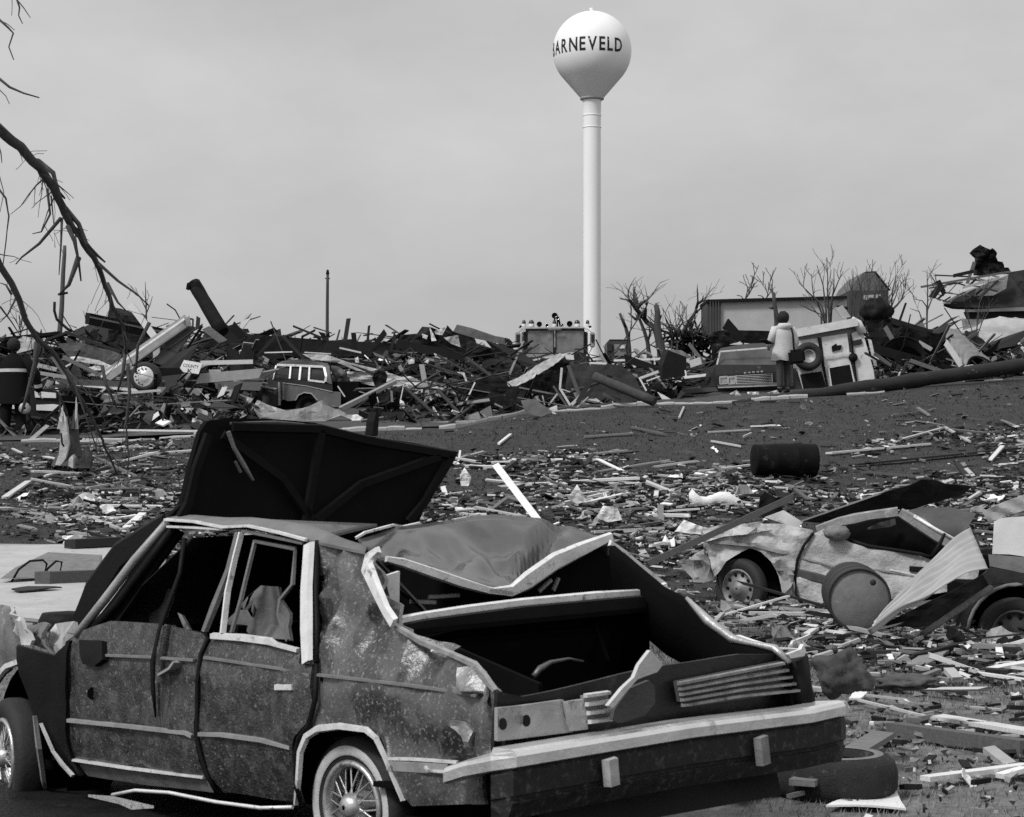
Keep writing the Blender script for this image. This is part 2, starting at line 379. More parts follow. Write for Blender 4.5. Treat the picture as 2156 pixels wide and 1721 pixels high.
# ================================================================== NEAR CAR (wrecked sedan)
def mA(x, y): return (.3949 * x, 1041.3 + .3949 * y)            # readings taken on enlarged parts of the photograph
def mC(x, y): return (602.8 + .3813 * x, 1068.7 + .3813 * y)
def mD(x, y): return (1096 + .35587 * x, 1260.5 + .35587 * y)
def mE(x, y): return (328.8 + .33044 * x, 849.5 + .33044 * y)
class Car:
    """local frame of a car: u forward, v from its left side to its right, w up"""
    def __init__(s, o, yaw, bul): 
        s.o = V3(o); s.U = V3((-math.cos(yaw), math.sin(yaw), 0)); s.V = V3((math.sin(yaw), math.cos(yaw), 0)); s.W = V3((0, 0, 1)); s.bul = bul
    def p(s, u, v, w_): return s.o + s.U * u + s.V * v + s.W * w_
    def ray(s, x, y): return V3(((x - CX) / F, 1, (HZ - y) / F))
    def uvw(s, q): q = q - s.o; return q.dot(s.U), q.dot(s.V), q.dot(s.W)
    def side(s, xy, v=None, lift=0.0):
        r = s.ray(*xy); c = V3((0, 0, EYE)); vv = v if v is not None else 0.0
        for _ in range(1 if v is not None else 8):
            t = (s.o + s.V * vv - c).dot(s.V) / r.dot(s.V); q = c + r * t
            if v is None: vv = s.bul((q - s.o).z) - lift
        return q
    def rear(s, xy, u):
        r = s.ray(*xy); c = V3((0, 0, EYE)); t = (s.o + s.U * u - c).dot(s.U) / r.dot(s.U); return c + r * t
    def flat(s, xy, w_):
        r = s.ray(*xy); c = V3((0, 0, EYE)); t = (s.o.z + w_ - EYE) / r.z; return c + r * t
    def spanel(s, name, mat, parent, pts, conv, th=.018, cell=.06, dent=.012, sc=2.2, seed=0, lift=0.0, extra=None):
        poly = []
        for a in pts:
            u, v, w_ = s.uvw(s.side(conv(*a), lift=lift)); poly.append((u, w_))
        def fm(u, w_):
            d = dent * noise.noise((u * sc, w_ * sc, seed)) + dent * .5 * noise.noise((u * sc * 3, w_ * sc * 3, seed + 5))
            if extra: d += extra(u, w_)
            return s.p(u, s.bul(w_) - lift + d, w_)
        return panel(name, mat, parent, poly, fm, th, cell, nrm=-s.V)
    def rpanel(s, name, mat, parent, pts, conv, u0, th=.018, cell=.06, dent=.01, sc=2.5, seed=0, tilt=0.0):
        poly = []
        for a in pts:
            q = s.rear(conv(*a), u0); u, v, w_ = s.uvw(q); poly.append((v, w_))
        w0 = min(p[1] for p in poly)
        def fm(v, w_): return s.p(u0 + dent * noise.noise((v * sc, w_ * sc, seed)) + tilt * (w_ - w0), v, w_)
        return panel(name, mat, parent, poly, fm, th, cell, nrm=-s.U)
    def bar(s, name, mat, parent, pts, conv, wd, th=.02, mode='side', u=None, v=None, up=None, lift=0.0):
        q = []
        for a in pts:
            q.append(s.side(conv(*a), v=v, lift=lift) if mode == 'side' else s.rear(conv(*a), u))
        b_ = B(); nrm = -s.V if mode == 'side' else -s.U
        wds = wd if isinstance(wd, (list, tuple)) else [wd] * len(q)
        rows = [[], [], [], []]
        for i, p in enumerate(q):
            d = (q[min(i + 1, len(q) - 1)] - q[max(0, i - 1)]).normalized(); c = d.cross(nrm).normalized() * wds[i] / 2
            rows[0].append(p - c); rows[1].append(p - c * .7 + nrm * th); rows[2].append(p + c * .7 + nrm * th); rows[3].append(p + c)
        b_.grid(rows, None, smooth=False)
        n0 = len(b_.v); m = len(q)
        b_.f += [(0, m, 2 * m, 3 * m), (m - 1, 4 * m - 1, 3 * m - 1, 2 * m - 1)] + [(j, 3 * m + j, 3 * m + j + 1, j + 1) for j in range(m - 1)]; b_.sm += [False] * (m + 1)
        return b_.build(name, mat, parent)
    def tubep(s, name, mat, parent, pts, conv, r, mode='side', u=None, v=None, n=6, lift=0.0):
        q = [s.side(conv(*a), v=v, lift=lift) if mode == 'side' else s.rear(conv(*a), u) for a in pts]
        return B().tube(q, r, n).build(name, mat, parent)
def wheel(parent, c, ax, r, style='steel', wd=.19, name='wheel', rimc=M('wheel_chrome', .5, .3, 14, .35, .7, .1, spot=(12, .56, .1, .15)), ww=True, flat=0.0):
    """ax points outwards from the car"""
    c = V3(c); ax = V3(ax).normalized(); rr = r * .63
    top = V3((0, 0, 1)); sx = ax.cross(top).normalized(); sz = sx.cross(ax).normalized()
    b_ = B()
    if style == 'wire':
        b_.lathe(c, ax, [(rr, -.02), (rr + .012, .012), (rr - .002, .022), (rr * .92, .012), (rr * .88, -.02), (rr * .86, -.07), (.02, -.08)], 36)
    else:
        b_.lathe(c, ax, [(rr, -.02), (rr + .01, .01), (rr * .95, .012), (rr * .9, -.015), (rr * .62, -.02), (rr * .55, .005), (rr * .35, .012), (rr * .3, .03), (.01, .032)], 36)
    w_ = b_.build(name, rimc, parent)
    prof = [(rr + .005, -wd * .5), (r * .86, -wd * .56), (r * .97, -wd * .46), (r, -wd * .3), (r, 0), (r * .975, wd * .1), (r * .9, wd * .2), (rr + .02, wd * .16), (rr, wd * .06)]
    prof = [(a, t - wd * .1) for a, t in prof]
    B().lathe(c, ax, prof, 44).build('tyre', RUBBER, w_)
    if ww: B().lathe(c, ax, [(r * .74, wd * .085), (r * .76, wd * .105), (r * .86, wd * .115), (r * .88, wd * .1)], 44).build('whitewall', M('whitewall', .5, .25, 14, .8), w_)
    if style == 'wire':
        B().lathe(c, ax, [(.055, -.07), (.055, .02), (.035, .045), (.01, .05)], 14).build('hub_cap', rimc, w_)
        for k_ in range(22):
            a = 2 * math.pi * k_ / 22; a2 = a + (.32 if k_ % 2 else -.32)
            B().tube([c + (sx * math.cos(a) + sz * math.sin(a)) * .05 + ax * .012, c + (sx * math.cos(a2) + sz * math.sin(a2)) * rr * .9 - ax * .01], .0042, 4, False).build('wire_spoke', rimc, w_, fixn=False)
    else:
        for k_ in range(10):
            a = 2 * math.pi * k_ / 10; d1 = sx * math.cos(a) + sz * math.sin(a)
            B().lathe(c + d1 * rr * .76 - ax * .012, ax, [(rr * .1, -.004), (rr * .1, .002), (.001, .002)], 8).build('slot', BLACK, w_)
    return w_
def bul1(w_): return (0.05 * max(0, (.42 - w_) / .2) ** 2 if w_ < .42 else 0) + (.05 + (w_ - .93) * .34 if w_ > .93 else .05 * max(0, (w_ - .76) / .17))
C1 = Car((-.63, 7.8, 0), math.radians(47), bul1)
PAINT = M('mud_splashed_paint', .024, 1.4, 16, .45, 0, .5, spot=(17, .5, .14, .075), spot2=(58, .59, .07, .2), spec=.5, coat=.35)
PAINT2 = M('dulled_paint', .07, .7, 6, .33, 0, .3, spot=(4.2, .51, .06, .022), spot2=(66, .56, .08, .22), spec=.6, coat=.4)
ROOFP = M('vinyl_roof', .15, .3, 9, .6, 0, .2, spot=(3, .6, .12, .1)); TRIM = M('bright_trim', .74, .25, 16, .35, .3, .12, spot=(19, .58, .1, .22))
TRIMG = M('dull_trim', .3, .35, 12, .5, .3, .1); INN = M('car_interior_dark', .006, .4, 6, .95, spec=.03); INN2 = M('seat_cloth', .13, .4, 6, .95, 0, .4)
car = thing('wrecked_sedan', 'crushed dark four-door sedan with its hood up and caved-in roof, nearest the viewer', 'car', C1.p(.9, .85, 0))
fd = C1.spanel('front_door', PAINT, car, [(372, 770), (415, 735), (590, 675), (850, 690), (1085, 742), (1098, 775), (1062, 850), (1042, 1000), (1040, 1290), (1062, 1395), (1098, 1500), (700, 1460), (400, 1412), (370, 1370)], mA, seed=1, dent=.03,
    extra=lambda u, w_: .03 * math.exp(-((u - 1.35 - .1 * (w_ - .6)) / .03) ** 2) * (1 if w_ > .42 else 0))
rd = C1.spanel('rear_door', PAINT, car, [(1135, 745), (1300, 755), (1460, 785), (1605, 830), (1605, 900), (1672, 905), (1665, 1100), (1640, 1220), (1590, 1290), (1565, 1380), (1570, 1560), (1600, 1650), (1180, 1590), (1115, 1500), (1080, 1400), (1060, 1290), (1062, 1000), (1082, 850), (1115, 790)], mA, seed=2, dent=.035)
qp = C1.spanel('quarter_panel', PAINT2, car, [(172, 860), (172, 200), (300, 215), (440, 270), (470, 350), (530, 500), (600, 650), (760, 745), (900, 800), (1050, 870), (1110, 950), (1165, 1010), (1160, 1110), (1165, 1280), (1160, 1390), (1080, 1450), (1085, 1640), (690, 1650), (650, 1600), (600, 1490), (555, 1370), (510, 1280), (450, 1230), (300, 1212), (180, 1222), (120, 1262), (150, 1130), (172, 1000)], mC, seed=3, dent=.022, sc=3.2, cell=.045,
    extra=lambda u, w_: ((.07 + .08 * min(1, max(0, (w_ - .88) / .16))) * abs(noise.noise((u * 6 + w_, w_ * 2.5, 9))) + .03 * noise.noise((u * 13, w_ * 7, 4))) * (.35 + .65 * min(1, max(0, (w_ - .72) / .2)) if u > -.45 else .7))
C1.bar('torn_edge', M('torn_metal2', .3, .6, 16, .4, .4, .2), qp, [(605, 650), (760, 745), (900, 800), (1050, 868), (1110, 945), (1165, 1012)], mC, [.02, .025, .02, .025, .03, .015], .02)
C1.spanel('torn_corner', M('torn_metal3', .24, .7, 9, .35, .3, .3), qp, [(945, 885), (1040, 868), (1090, 930), (1112, 1050), (1120, 1135), (1085, 1110), (1060, 1030), (960, 1005)], mC, lift=.025, dent=.05, sc=9, cell=.025)
C1.spanel('torn_corner', MATS['torn_metal3'], qp, [(885, 1170), (960, 1180), (1015, 1240), (1010, 1330), (960, 1260), (900, 1210)], mC, lift=.015, dent=.04, sc=9, cell=.025)
rk = C1.spanel('rocker_panel', M('rocker_paint', .16, .4, 9, .5), car, [(405, 1425), (700, 1470), (1100, 1515), (1150, 1590), (800, 1552), (465, 1503)], mA, seed=4)
C1.bar('rocker_trim', TRIM, car, [(400, 1415), (700, 1460), (860, 1480), (1098, 1508)], mA, .015, .018)
C1.bar('side_molding', TRIMG, fd, [(372, 1205), (700, 1238), (1000, 1272), (1036, 1290)], mA, .022, .018)
C1.bar('side_molding', TRIMG, rd, [(1072, 1278), (1190, 1282), (1400, 1310), (1560, 1350)], mA, .022, .018)
C1.bar('belt_molding', M('dull_belt', .17, .3, 12, .5), fd, [(560, 858), (800, 868), (1040, 885)], mA, .014, .012)
C1.bar('belt_molding', MATS['dull_belt'], rd, [(1095, 870), (1300, 900), (1500, 930), (1660, 965)], mA, .014, .012)
C1.bar('belt_molding', MATS['dull_belt'], qp, [(180, 925), (450, 955), (700, 985), (950, 1020), (1060, 1040)], mC, .014, .012)
for pts_, r_ in (([(1108, 765), (1072, 850), (1052, 1000), (1050, 1290), (1072, 1395), (1105, 1500), (1155, 1588)], .011), ([(1690, 905), (1682, 1090), (1652, 1225), (1592, 1300), (1575, 1390), (1580, 1560), (1612, 1665)], .011)): C1.tubep('door_gap', BLACK, car, pts_, mA, r_, lift=.008)
# door hardware
C1.bar('door_handle', TRIM, rd, [(1488, 1027), (1580, 1027)], mA, .03, .025)
C1.bar('door_handle', TRIMG, fd, [(875, 960), (935, 925), (960, 890)], mA, .016, .035)
C1.spanel('mirror_socket', BLACK, fd, [(418, 775), (540, 780), (545, 880), (500, 915), (440, 905), (420, 850)], mA, .03, lift=.03)
C1.tubep('hole', BLACK, fd, [(494, 1061), (496, 1061)], mA, .03, lift=.006, n=14)
C1.tubep('window_strip_and_crease', BLACK, fd, [(985, 235), (960, 420), (895, 600), (850, 730), (815, 900), (818, 1050), (830, 1190)], mA, [.012, .012, .012, .012, .014, .012, .004], lift=.02)  # black strip: vent frame above, painted shade of the door crease below
C1.bar('crease_edge', PAINT, fd, [(880, 700), (850, 850), (846, 1000), (850, 1180)], mA, [.02, .03, .03, .01], .012, lift=.01)
C1.bar('belt_trim', TRIM, rd, [(1140, 755), (1300, 765), (1450, 785), (1480, 800), (1600, 832)], mA, [.03, .034, .034, .02, .02], .02)
# greenhouse
C1.tubep('windshield_pillar', M('pillar_grey', .3, .3, 12, .5, .2), car, [(405, 755), (560, 560), (720, 350), (890, 150)], mA, [.02, .022, .022, .018])
C1.tubep('windshield_pillar', BLACK, car, [(440, 775), (620, 590), (800, 350), (930, 170)], mA, .022, lift=-.03)
C1.bar('drip_rail', TRIM, car, [(888, 135), (1040, 145), (1190, 175), (1330, 168), (1500, 205), (1640, 243)], mA, .014, .016, lift=.01)
C1.bar('window_rail', TRIM, car, [(900, 172), (1050, 178), (1200, 187)], mA, .012, .014)
C1.bar('window_rail', M('pillar_mid', .14, .3, 12, .5, .2), car, [(1300, 195), (1450, 225), (1625, 262)], mA, .014, .014)
C1.bar('door_pillar', M('pillar_mid'), fd, [(1280, 200), (1230, 400), (1150, 600), (1100, 730)], mA, [.03, .035, .04, .03], .02)
C1.bar('pillar_trim', TRIM, rd, [(1300, 200), (1262, 350), (1225, 520), (1200, 740)], mA, .016, .025)
C1.bar('window_frame', M('pillar_mid'), rd, [(1240, 735), (1290, 560), (1365, 250), (1580, 290), (1565, 480), (1500, 560), (1490, 640), (1540, 780)], mA, .022, .012, lift=-.03)
C1.bar('pillar_cover', M('pale_pillar_cover', .62, .2, 14, .6, 0, .1, spot=(16, .62, .1, .3)), car, [(1655, 262), (1640, 500), (1640, 700), (1645, 895)], mA, [.062, .07, .075, .06], .02, lift=.015)
C1.tubep('pillar_edge', BLACK, car, [(1690, 250), (1685, 520), (1690, 700), (1690, 900)], mA, .013, lift=.0)
# inner shell: floor, far side, firewall, seats
def inner(name, pts, mat=INN, th=.02):
    b_ = B(); b_.prism([C1.p(*q) for q in pts], -C1.V * th if abs(pts[0][1] - pts[1][1]) < 1e-6 and abs(pts[0][1] - pts[2][1]) < 1e-6 else (0, 0, -th)); return b_.build(name, mat, car)
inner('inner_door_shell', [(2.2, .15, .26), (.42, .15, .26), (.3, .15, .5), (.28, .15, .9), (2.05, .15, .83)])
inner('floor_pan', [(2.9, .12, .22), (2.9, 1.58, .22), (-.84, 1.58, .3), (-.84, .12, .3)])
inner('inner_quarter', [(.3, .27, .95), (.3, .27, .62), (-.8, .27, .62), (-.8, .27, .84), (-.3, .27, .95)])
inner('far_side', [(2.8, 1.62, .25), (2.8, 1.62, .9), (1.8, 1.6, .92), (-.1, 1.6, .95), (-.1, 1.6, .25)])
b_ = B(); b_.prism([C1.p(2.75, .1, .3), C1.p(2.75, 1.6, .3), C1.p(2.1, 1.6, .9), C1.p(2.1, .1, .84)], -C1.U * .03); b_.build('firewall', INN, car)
inner('far_side_dark_backing', [(2.1, 1.35, .8), (1.45, 1.35, 1.33), (1.0, 1.35, 1.27), (.6, 1.35, 1.12), (.3, 1.35, 1.03), (.0, 1.35, 1.0), (-.1, 1.35, .8)])  # dark sheet added to keep the far side of the cabin black
for (u0, v0) in ((1.25, .2), (1.25, .92), (.15, .2)):
    b_ = B(); wv = .55 if u0 > 1 else 1.25
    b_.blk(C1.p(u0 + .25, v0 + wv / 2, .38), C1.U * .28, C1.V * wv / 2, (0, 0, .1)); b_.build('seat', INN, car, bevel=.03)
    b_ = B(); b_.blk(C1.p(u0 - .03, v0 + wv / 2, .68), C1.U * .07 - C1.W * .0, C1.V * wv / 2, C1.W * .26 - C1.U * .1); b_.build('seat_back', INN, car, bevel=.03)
C1.spanel('torn_seat_cover', INN2, car, [(1385, 485), (1510, 490), (1500, 560), (1535, 780), (1420, 765), (1210, 720), (1212, 672), (1330, 695), (1370, 630)], mA, lift=-.22, dent=.05, sc=5)
C1.spanel('torn_seat_cover', INN2, car, [(790, 640), (850, 590), (905, 500), (925, 520), (880, 640), (850, 690), (790, 685)], mA, lift=-.25, dent=.04, sc=5)
C1.spanel('seat_belt', M('pillar_mid'), car, [(945, 630), (965, 640), (1010, 720), (985, 722)], mA, lift=-.1)
# roof: left strip
rail = [(888, 128), (1040, 138), (1190, 168), (1330, 160), (1500, 198), (1640, 238), (1740, 262)]
top = [(70, 735), (250, 727), (430, 726), (620, 733), (850, 752), (1010, 780), (1140, 838)]
rowsA = [C1.side(mA(*a), lift=.004) for a in rail] + [C1.side(mE(1330, 945))]
rowsB = [C1.side(mE(*a), v=.42 - .02 * i) for i, a in enumerate(top)] + [C1.side(mE(1355, 925), v=.3)]
rowsM = [a.lerp(c, .5) + V3((0, 0, .018)) for a, c in zip(rowsA, rowsB)]
rowsD = [c + C1.V * (.9 if i < 3 else .35) + V3((0, 0, -.05 if i < 3 else -.05 - .05 * (i - 2))) for i, c in enumerate(rowsB)]
B().grid([rowsA, rowsM, rowsB, rowsD], (0, 0, -.012)).build('roof', ROOFP, car)
# roof: rear half, torn up and pressed down in the middle
tr = [(395, 172), (600, 104), (780, 82), (980, 52), (1150, 32), (1350, 46), (1560, 92), (1700, 148), (1790, 158)]
br = [(545, 282), (690, 325), (850, 372), (1020, 420), (1225, 470), (1400, 372), (1530, 290), (1680, 205), (1785, 165)]
ct = [C1.rear(mC(*a), u_) for a, u_ in zip(tr, (1.0, 1.0, .98, .95, .92, .86, .78, .62, .42))]
cb = [C1.rear(mC(*a), .22) for a in br]
rows = []
for i in range(19):
    t = i / 18; r_ = []
    for j in range(57):
        x_ = j / 7.0; j0 = min(7, int(x_)); fr = x_ - j0
        p = ct[j0].lerp(ct[j0 + 1], fr).lerp(cb[j0].lerp(cb[j0 + 1], fr), t); e_ = math.sin(math.pi * min(1, t * 1.05 + .03))
        fold = x_ - (5.7 - 1.6 * t)                                             # one deep crease from the far edge down to the dip
        bmp = -.03 + .03 * noise.noise((x_ * 1.1, t * 4, 2)) - .1 * abs(noise.noise((x_ * .8 + t * 2, t * 2 - x_ * .3, 12))) - .035 * abs(noise.noise((x_ * 1.5 - t * 2, t * 2.5 + x_ * .6, 5))) - .13 * math.exp(-(fold / .22) ** 2) + .035 * math.exp(-((fold + .4) / .2) ** 2) + .03 * math.exp(-((x_ - 2.2 - 2 * t) / .2) ** 2)
        r_.append(p + V3((0, 0, bmp * e_)))
    rows.append(r_)
CRUMP = M('crumpled_roof_paint', .05, .7, 3, .3, .1, .06, spot=(2.4, .53, .08, .018), spot2=(3.6, .63, .03, .42), spec=.7, coat=.4)
B().grid(rows, (0, 0, -.012)).build('torn_roof', CRUMP, car)
C1.bar('torn_roof_edge', TRIM, car, [(380, 170), (430, 140), (560, 105), (590, 98), (640, 108), (730, 88)], mC, .014, .012, 'rear', u=1.02)
# white reveal frame of the rear window
for pts, wd in (([(520, 232), (470, 270), (452, 330), (500, 440), (560, 570), (605, 640)], [.03, .05, .07, .06, .045, .05]),
                ([(600, 632), (640, 628), (760, 602), (1000, 568), (1300, 530), (1700, 492), (1940, 470)], [.04, .045, .04, .045, .045, .045, .03]),
                ([(545, 285), (640, 305), (800, 360), (960, 415), (1110, 458), (1240, 478)], [.025, .04, .045, .045, .035, .025]),
                ([(1110, 460), (1240, 462), (1330, 405), (1480, 300), (1620, 235), (1790, 160)], [.02, .055, .085, .085, .07, .04]),
                ([(1780, 195), (1860, 245), (1960, 330), (2080, 425)], [.03, .02, .022, .028]), ([(2010, 468), (2050, 450), (2090, 430)], [.02, .04, .03])):
    if pts[0][0] == 520:
        C1.bar('window_trim', TRIM, car, pts, mC, wd, .02, 'side', lift=.03); continue
    C1.bar('window_trim', TRIM, car, pts, mC, wd, .016, 'rear', u=(-.08 if pts[0][1] > 500 or pts[0][0] == 2010 else .0 if pts[0][0] in (520,) else .2 if pts[0][0] < 1500 else .1))
C1.rpanel('window_jamb', M('pale_pillar_cover'), car, [(545, 380), (628, 352), (626, 590), (600, 600)], mC, .05)
C1.rpanel('rear_shelf_edge', DARK, car, [(600, 655), (760, 622), (1300, 548), (1940, 490), (2010, 560), (1600, 600), (1000, 660), (760, 725), (640, 710)], mC, -.1, tilt=-.3)
b_ = B(); b_.prism([C1.p(-.12, .12, 1.0), C1.p(-.12, 1.6, 1.02), C1.p(.3, 1.5, .98), C1.p(.3, .2, .96)], (0, 0, -.02)); b_.build('parcel_shelf', INN, car)
b_ = B(); b_.prism([C1.p(.2, .12, .3), C1.p(.2, 1.6, .3), C1.p(.05, 1.6, 1.0), C1.p(.05, .12, .97)], -C1.U * .02); b_.build('trunk_bulkhead', INN, car)
for q in (((780, 495), (950, 485)), ((680, 520), (820, 525)), ((1390, 465), (1460, 400)), ((1470, 460), (1500, 390))):
    C1.bar('window_shard', TRIMG, car, [q[0], q[1]], mC, .02, .01, 'rear', u=.3)
# far rear pillar and right quarter
C1.spanel('far_pillar', DARK, car, [(1790, 200), (2080, 440), (1940, 470), (1700, 470), (1650, 330)], mC) if False else None
rq = [mC(1790, 205), mC(1960, 345), mC(2075, 440), (1445, 1262), (1490, 1310), (1541, 1348), (1580, 1358), (1630, 1368), (1662, 1398)]
q1 = [C1.side(a, v=1.55) for a in rq]
rowsq = [q1, [p - V3((0, 0, .03)) - C1.V * .01 for p in q1], [V3((p.x, p.y, max(.45, p.z - .3))) + C1.V * .03 for p in q1]]
B().grid(rowsq, C1.V * .02).build('far_quarter_panel', INN, car)
B().tube([p + V3((0, 0, .006)) for p in q1[3:]], [.008, .022, .02, .012, .018, .012], 6).build('torn_lip', M('torn_metal', .4, .3, 9, .4, .5), car)
for pts in ([(600, 300), (640, 420), (660, 560)],): pass
b_ = B(); b_.prism([C1.p(-.84, 0.03, .45), C1.p(-.84, 1.6, .45), C1.p(-.1, 1.6, .42), C1.p(-.1, .03, .42)], (0, 0, -.02)); b_.build('trunk_floor', INN, car)
C1.tubep('trunk_strut', M('strut_grey', .12, .3, 9, .4, .5), car, [(1365, 935), (1400, 890), (1460, 855), (1560, 835), (1640, 850)], mC, [.012, .014, .01, .006, .005], 'rear', u=-.3)
blob('trunk_cloth', C1.p(-.5, .5, .5), (.2, .3, .12), M('cloth_trunk', .045, .6, 7, .9, 0, .4), amp=.6, sc=2.5, seed=4, parent=car)
B().lathe(C1.p(-.45, 1.15, .52), (.1, .2, 1), [(.14, .05), (.2, .09), (.27, .08), (.3, .02), (.3, -.06), (.14, -.08)], 28).build('spare_tyre', RUBBER, car)
b_ = B(); b_.box(C1.p(-.7, .4, .5), C1.p(-.3, .9, .62), .04, .05); b_.build('jack_bar', M('strut_grey'), car)
# tail panel, lamps and bumper
tp = [mC(1165, 1015), mC(1300, 1045), mC(1480, 1010), mC(1750, 950), mC(1930, 905), mD(860, 395), mD(1300, 330), mD(1560, 330), mD(1700, 420), mD(1720, 620), mD(1000, 700), mD(500, 780), mD(0, 880), mC(1165, 1400)]
idt = lambda x, y: (x, y)
tail = C1.rpanel('tail_panel', M('tail_paint', .014, .6, 6, .4, 0, .15, spot=(5, .6, .1, .07), spec=.3), car, tp, idt, -.86, dent=.03)
C1.rpanel('lamp_housing', M('lamp_silver', .5, .4, 7, .4, .5, .2, spot=(6, .56, .1, .2)), tail, [(1168, 1108), (1300, 1095), (1530, 1062), (1560, 1130), (1580, 1240), (1300, 1278), (1172, 1292)], mC, -.9, dent=.01)
C1.rpanel('lamp_housing', MATS['lamp_silver'], tail, [(1540, 1075), (1640, 1060), (1665, 1225), (1570, 1238)], mC, -.92, dent=.02, sc=9)
for x_, y_ in ((1195, 1196), (1325, 1178)): C1.tubep('bulb_hole', BLACK, tail, [(x_, y_), (x_ + 1, y_)], mC, .022, 'rear', u=-.915, n=12)
for i in range(4): C1.bar('lamp_rib', TRIM, tail, [(1640 + 8 * i, 1040 + i * 48), (1772 + 10 * i, 1022 + i * 48)], mC, .016, .02, 'rear', u=-.93)
C1.rpanel('lamp_backing', TRIMG, tail, [(1640, 1040), (1775, 1020), (1800, 1170), (1670, 1195)], mC, -.92)
C1.rpanel('lamp_lens', M('lamp_dark_red', .09, .3, 9, .3), tail, [(920, 490), (1540, 370), (1635, 450), (1635, 550), (1000, 640), (940, 610)], mD, -.9)
for i in range(5):
    C1.bar('lamp_rib', M('rib_grey', .3, .6, 16, .4, .3, .2, spot=(12, .55, .1, .08)), tail, [(925 + 6 * i, 503 + 32 * i), (1300, 430 + 36 * i), (1545 + 22 * min(i, 4), 383 + 40 * i)], mD, .014, .02, 'rear', u=-.915)
C1.rpanel('filler_flap', M('flap_dark', .05, .4, 9, .5, 0, .2, spot=(9, .62, .1, .15)), tail, [(1815, 1110), (1900, 1000), (2010, 955), (2040, 990), (2040, 1080), (1980, 1150), (1850, 1190), (1800, 1170)], mC, -1.0)
C1.rpanel('bent_strut', M('strut_pale', .5, .25, 12, .5), tail, [(1775, 1095), (1860, 1000), (1930, 940), (1960, 870), (2020, 790), (2060, 830), (2090, 870), (2060, 910), (1950, 950), (1870, 1030), (1800, 1110)], mC, -1.04, dent=.02)
b_ = B(); b_.tube([C1.rear(mD(1660, 610), -.9), C1.rear(mD(1650, 500), -.9), C1.rear(mD(1625, 350), -.9)], [.06, .05, .055], 10); b_.build('corner_post', DARK, tail)
C1.rpanel('corner_cap', TRIM, tail, [(1580, 330), (1660, 300), (1675, 270), (1690, 310), (1680, 340), (1600, 355)], mD, -.95)
ub = -1.02
be = [C1.side(mC(900, 1475), v=-.05), C1.side(mC(1010, 1440), v=-.06), C1.rear(mC(1130, 1408), ub + .1), C1.rear(mC(1240, 1388), ub), C1.rear(mC(1700, 1312), ub), C1.rear(mD(1000, 775), ub), C1.rear(mD(1700, 690), ub), C1.rear(mD(1880, 650), ub), C1.rear(mD(1915, 650), ub + .06)]
def sweep(path, prof, outs):
    rows_ = []
    for (o_, z_) in prof: rows_.append([p + n_ * o_ + V3((0, 0, z_)) for p, n_ in zip(path, outs)])
    return rows_
outs = [-C1.V, -C1.V, (-C1.V - C1.U).normalized(), -C1.U, -C1.U, -C1.U, -C1.U, (-C1.U + C1.V).normalized(), C1.V]
b_ = B().grid(sweep(be, [(-.1, .015), (-.09, .03), (.0, .033), (.022, .026), (.03, .01), (.03, -.026), (.012, -.034), (-.03, -.034)], outs), smooth=False)
bump = b_.build('bumper', M('bumper_chrome', .8, .2, 6, .3, .75, .12, spot=(9, .6, .12, .45)), car)
b_ = B().grid(sweep(be[2:], [(-.06, -.03), (.0, -.035), (.012, -.05), (.012, -.13), (-.005, -.135), (-.005, -.15), (.01, -.155), (-.02, -.22), (-.08, -.22)], outs[2:]), smooth=False)
b_.build('bumper_face', M('bumper_rubber', .022, .7, 30, .6, 0, .3, spot=(30, .56, .1, .07), spec=.2), bump)
for q, cc in (((1780, 1385), (1790, 1530)), (None, None)):
    pass
for p0, p1, mt in ((mC(1775, 1385), mC(1787, 1532), M('guard_pale', .4, .3, 14, .6, .1)), (mD(1408, 815), mD(1425, 978), M('guard_grey', .2, .5, 14, .6))):
    C1.bar('bumper_guard', mt, bump, [p0, p1], idt, .065, .03, 'rear', u=ub - .03)
C1.bar('bumper_end_trim', TRIM, qp, [(570, 1388), (700, 1390), (950, 1408)], mC, .014, .01)
C1.bar('lower_molding', TRIMG, qp, [(560, 1425), (700, 1435), (900, 1445)], mC, .05, .008)
C1.bar('lower_molding_edge', TRIM, qp, [(775, 1430), (790, 1452), (900, 1462)], mC, .012, .012, lift=.004)
b_ = B(); b_.prism([C1.p(-.9, .2, .3), C1.p(-.9, 1.5, .3), C1.p(-.8, 1.55, .5), C1.p(-.8, .15, .5)], -C1.U * .03); b_.build('rear_valance', BLACK, car)
# arches and wheels
C1.bar('wheel_arch_trim', TRIM, qp, [(62, 1640), (75, 1500), (85, 1350), (120, 1262), (180, 1222), (300, 1208), (450, 1228), (505, 1275), (550, 1370), (600, 1490), (655, 1620)], mC, [.014, .022, .026, .03, .032, .028, .024, .016, .013, .011, .01], .018)
b_ = B(); b_.lathe(C1.p(-.02, .22, .33), C1.V, [(.4, 0), (.4, .25), (.02, .26)], 24); b_.build('wheel_housing', BLACK, car)
wheel(car, C1.side((744, 1698), v=.085), -C1.V, .275, 'wire')
b_ = B(); b_.lathe(C1.p(2.7, .16, .3), C1.V, [(.37, 0), (.37, .25), (.02, .26)], 24); b_.build('wheel_housing', BLACK, car)
wheel(car, C1.side(mA(30, 1400), v=.03), (-C1.V + C1.U * .25), .29, 'wire', ww=False)
wheel(car, C1.p(0, 1.5, .27), C1.V, .29, 'steel'); wheel(car, C1.p(2.68, 1.5, .27), C1.V, .29, 'steel')
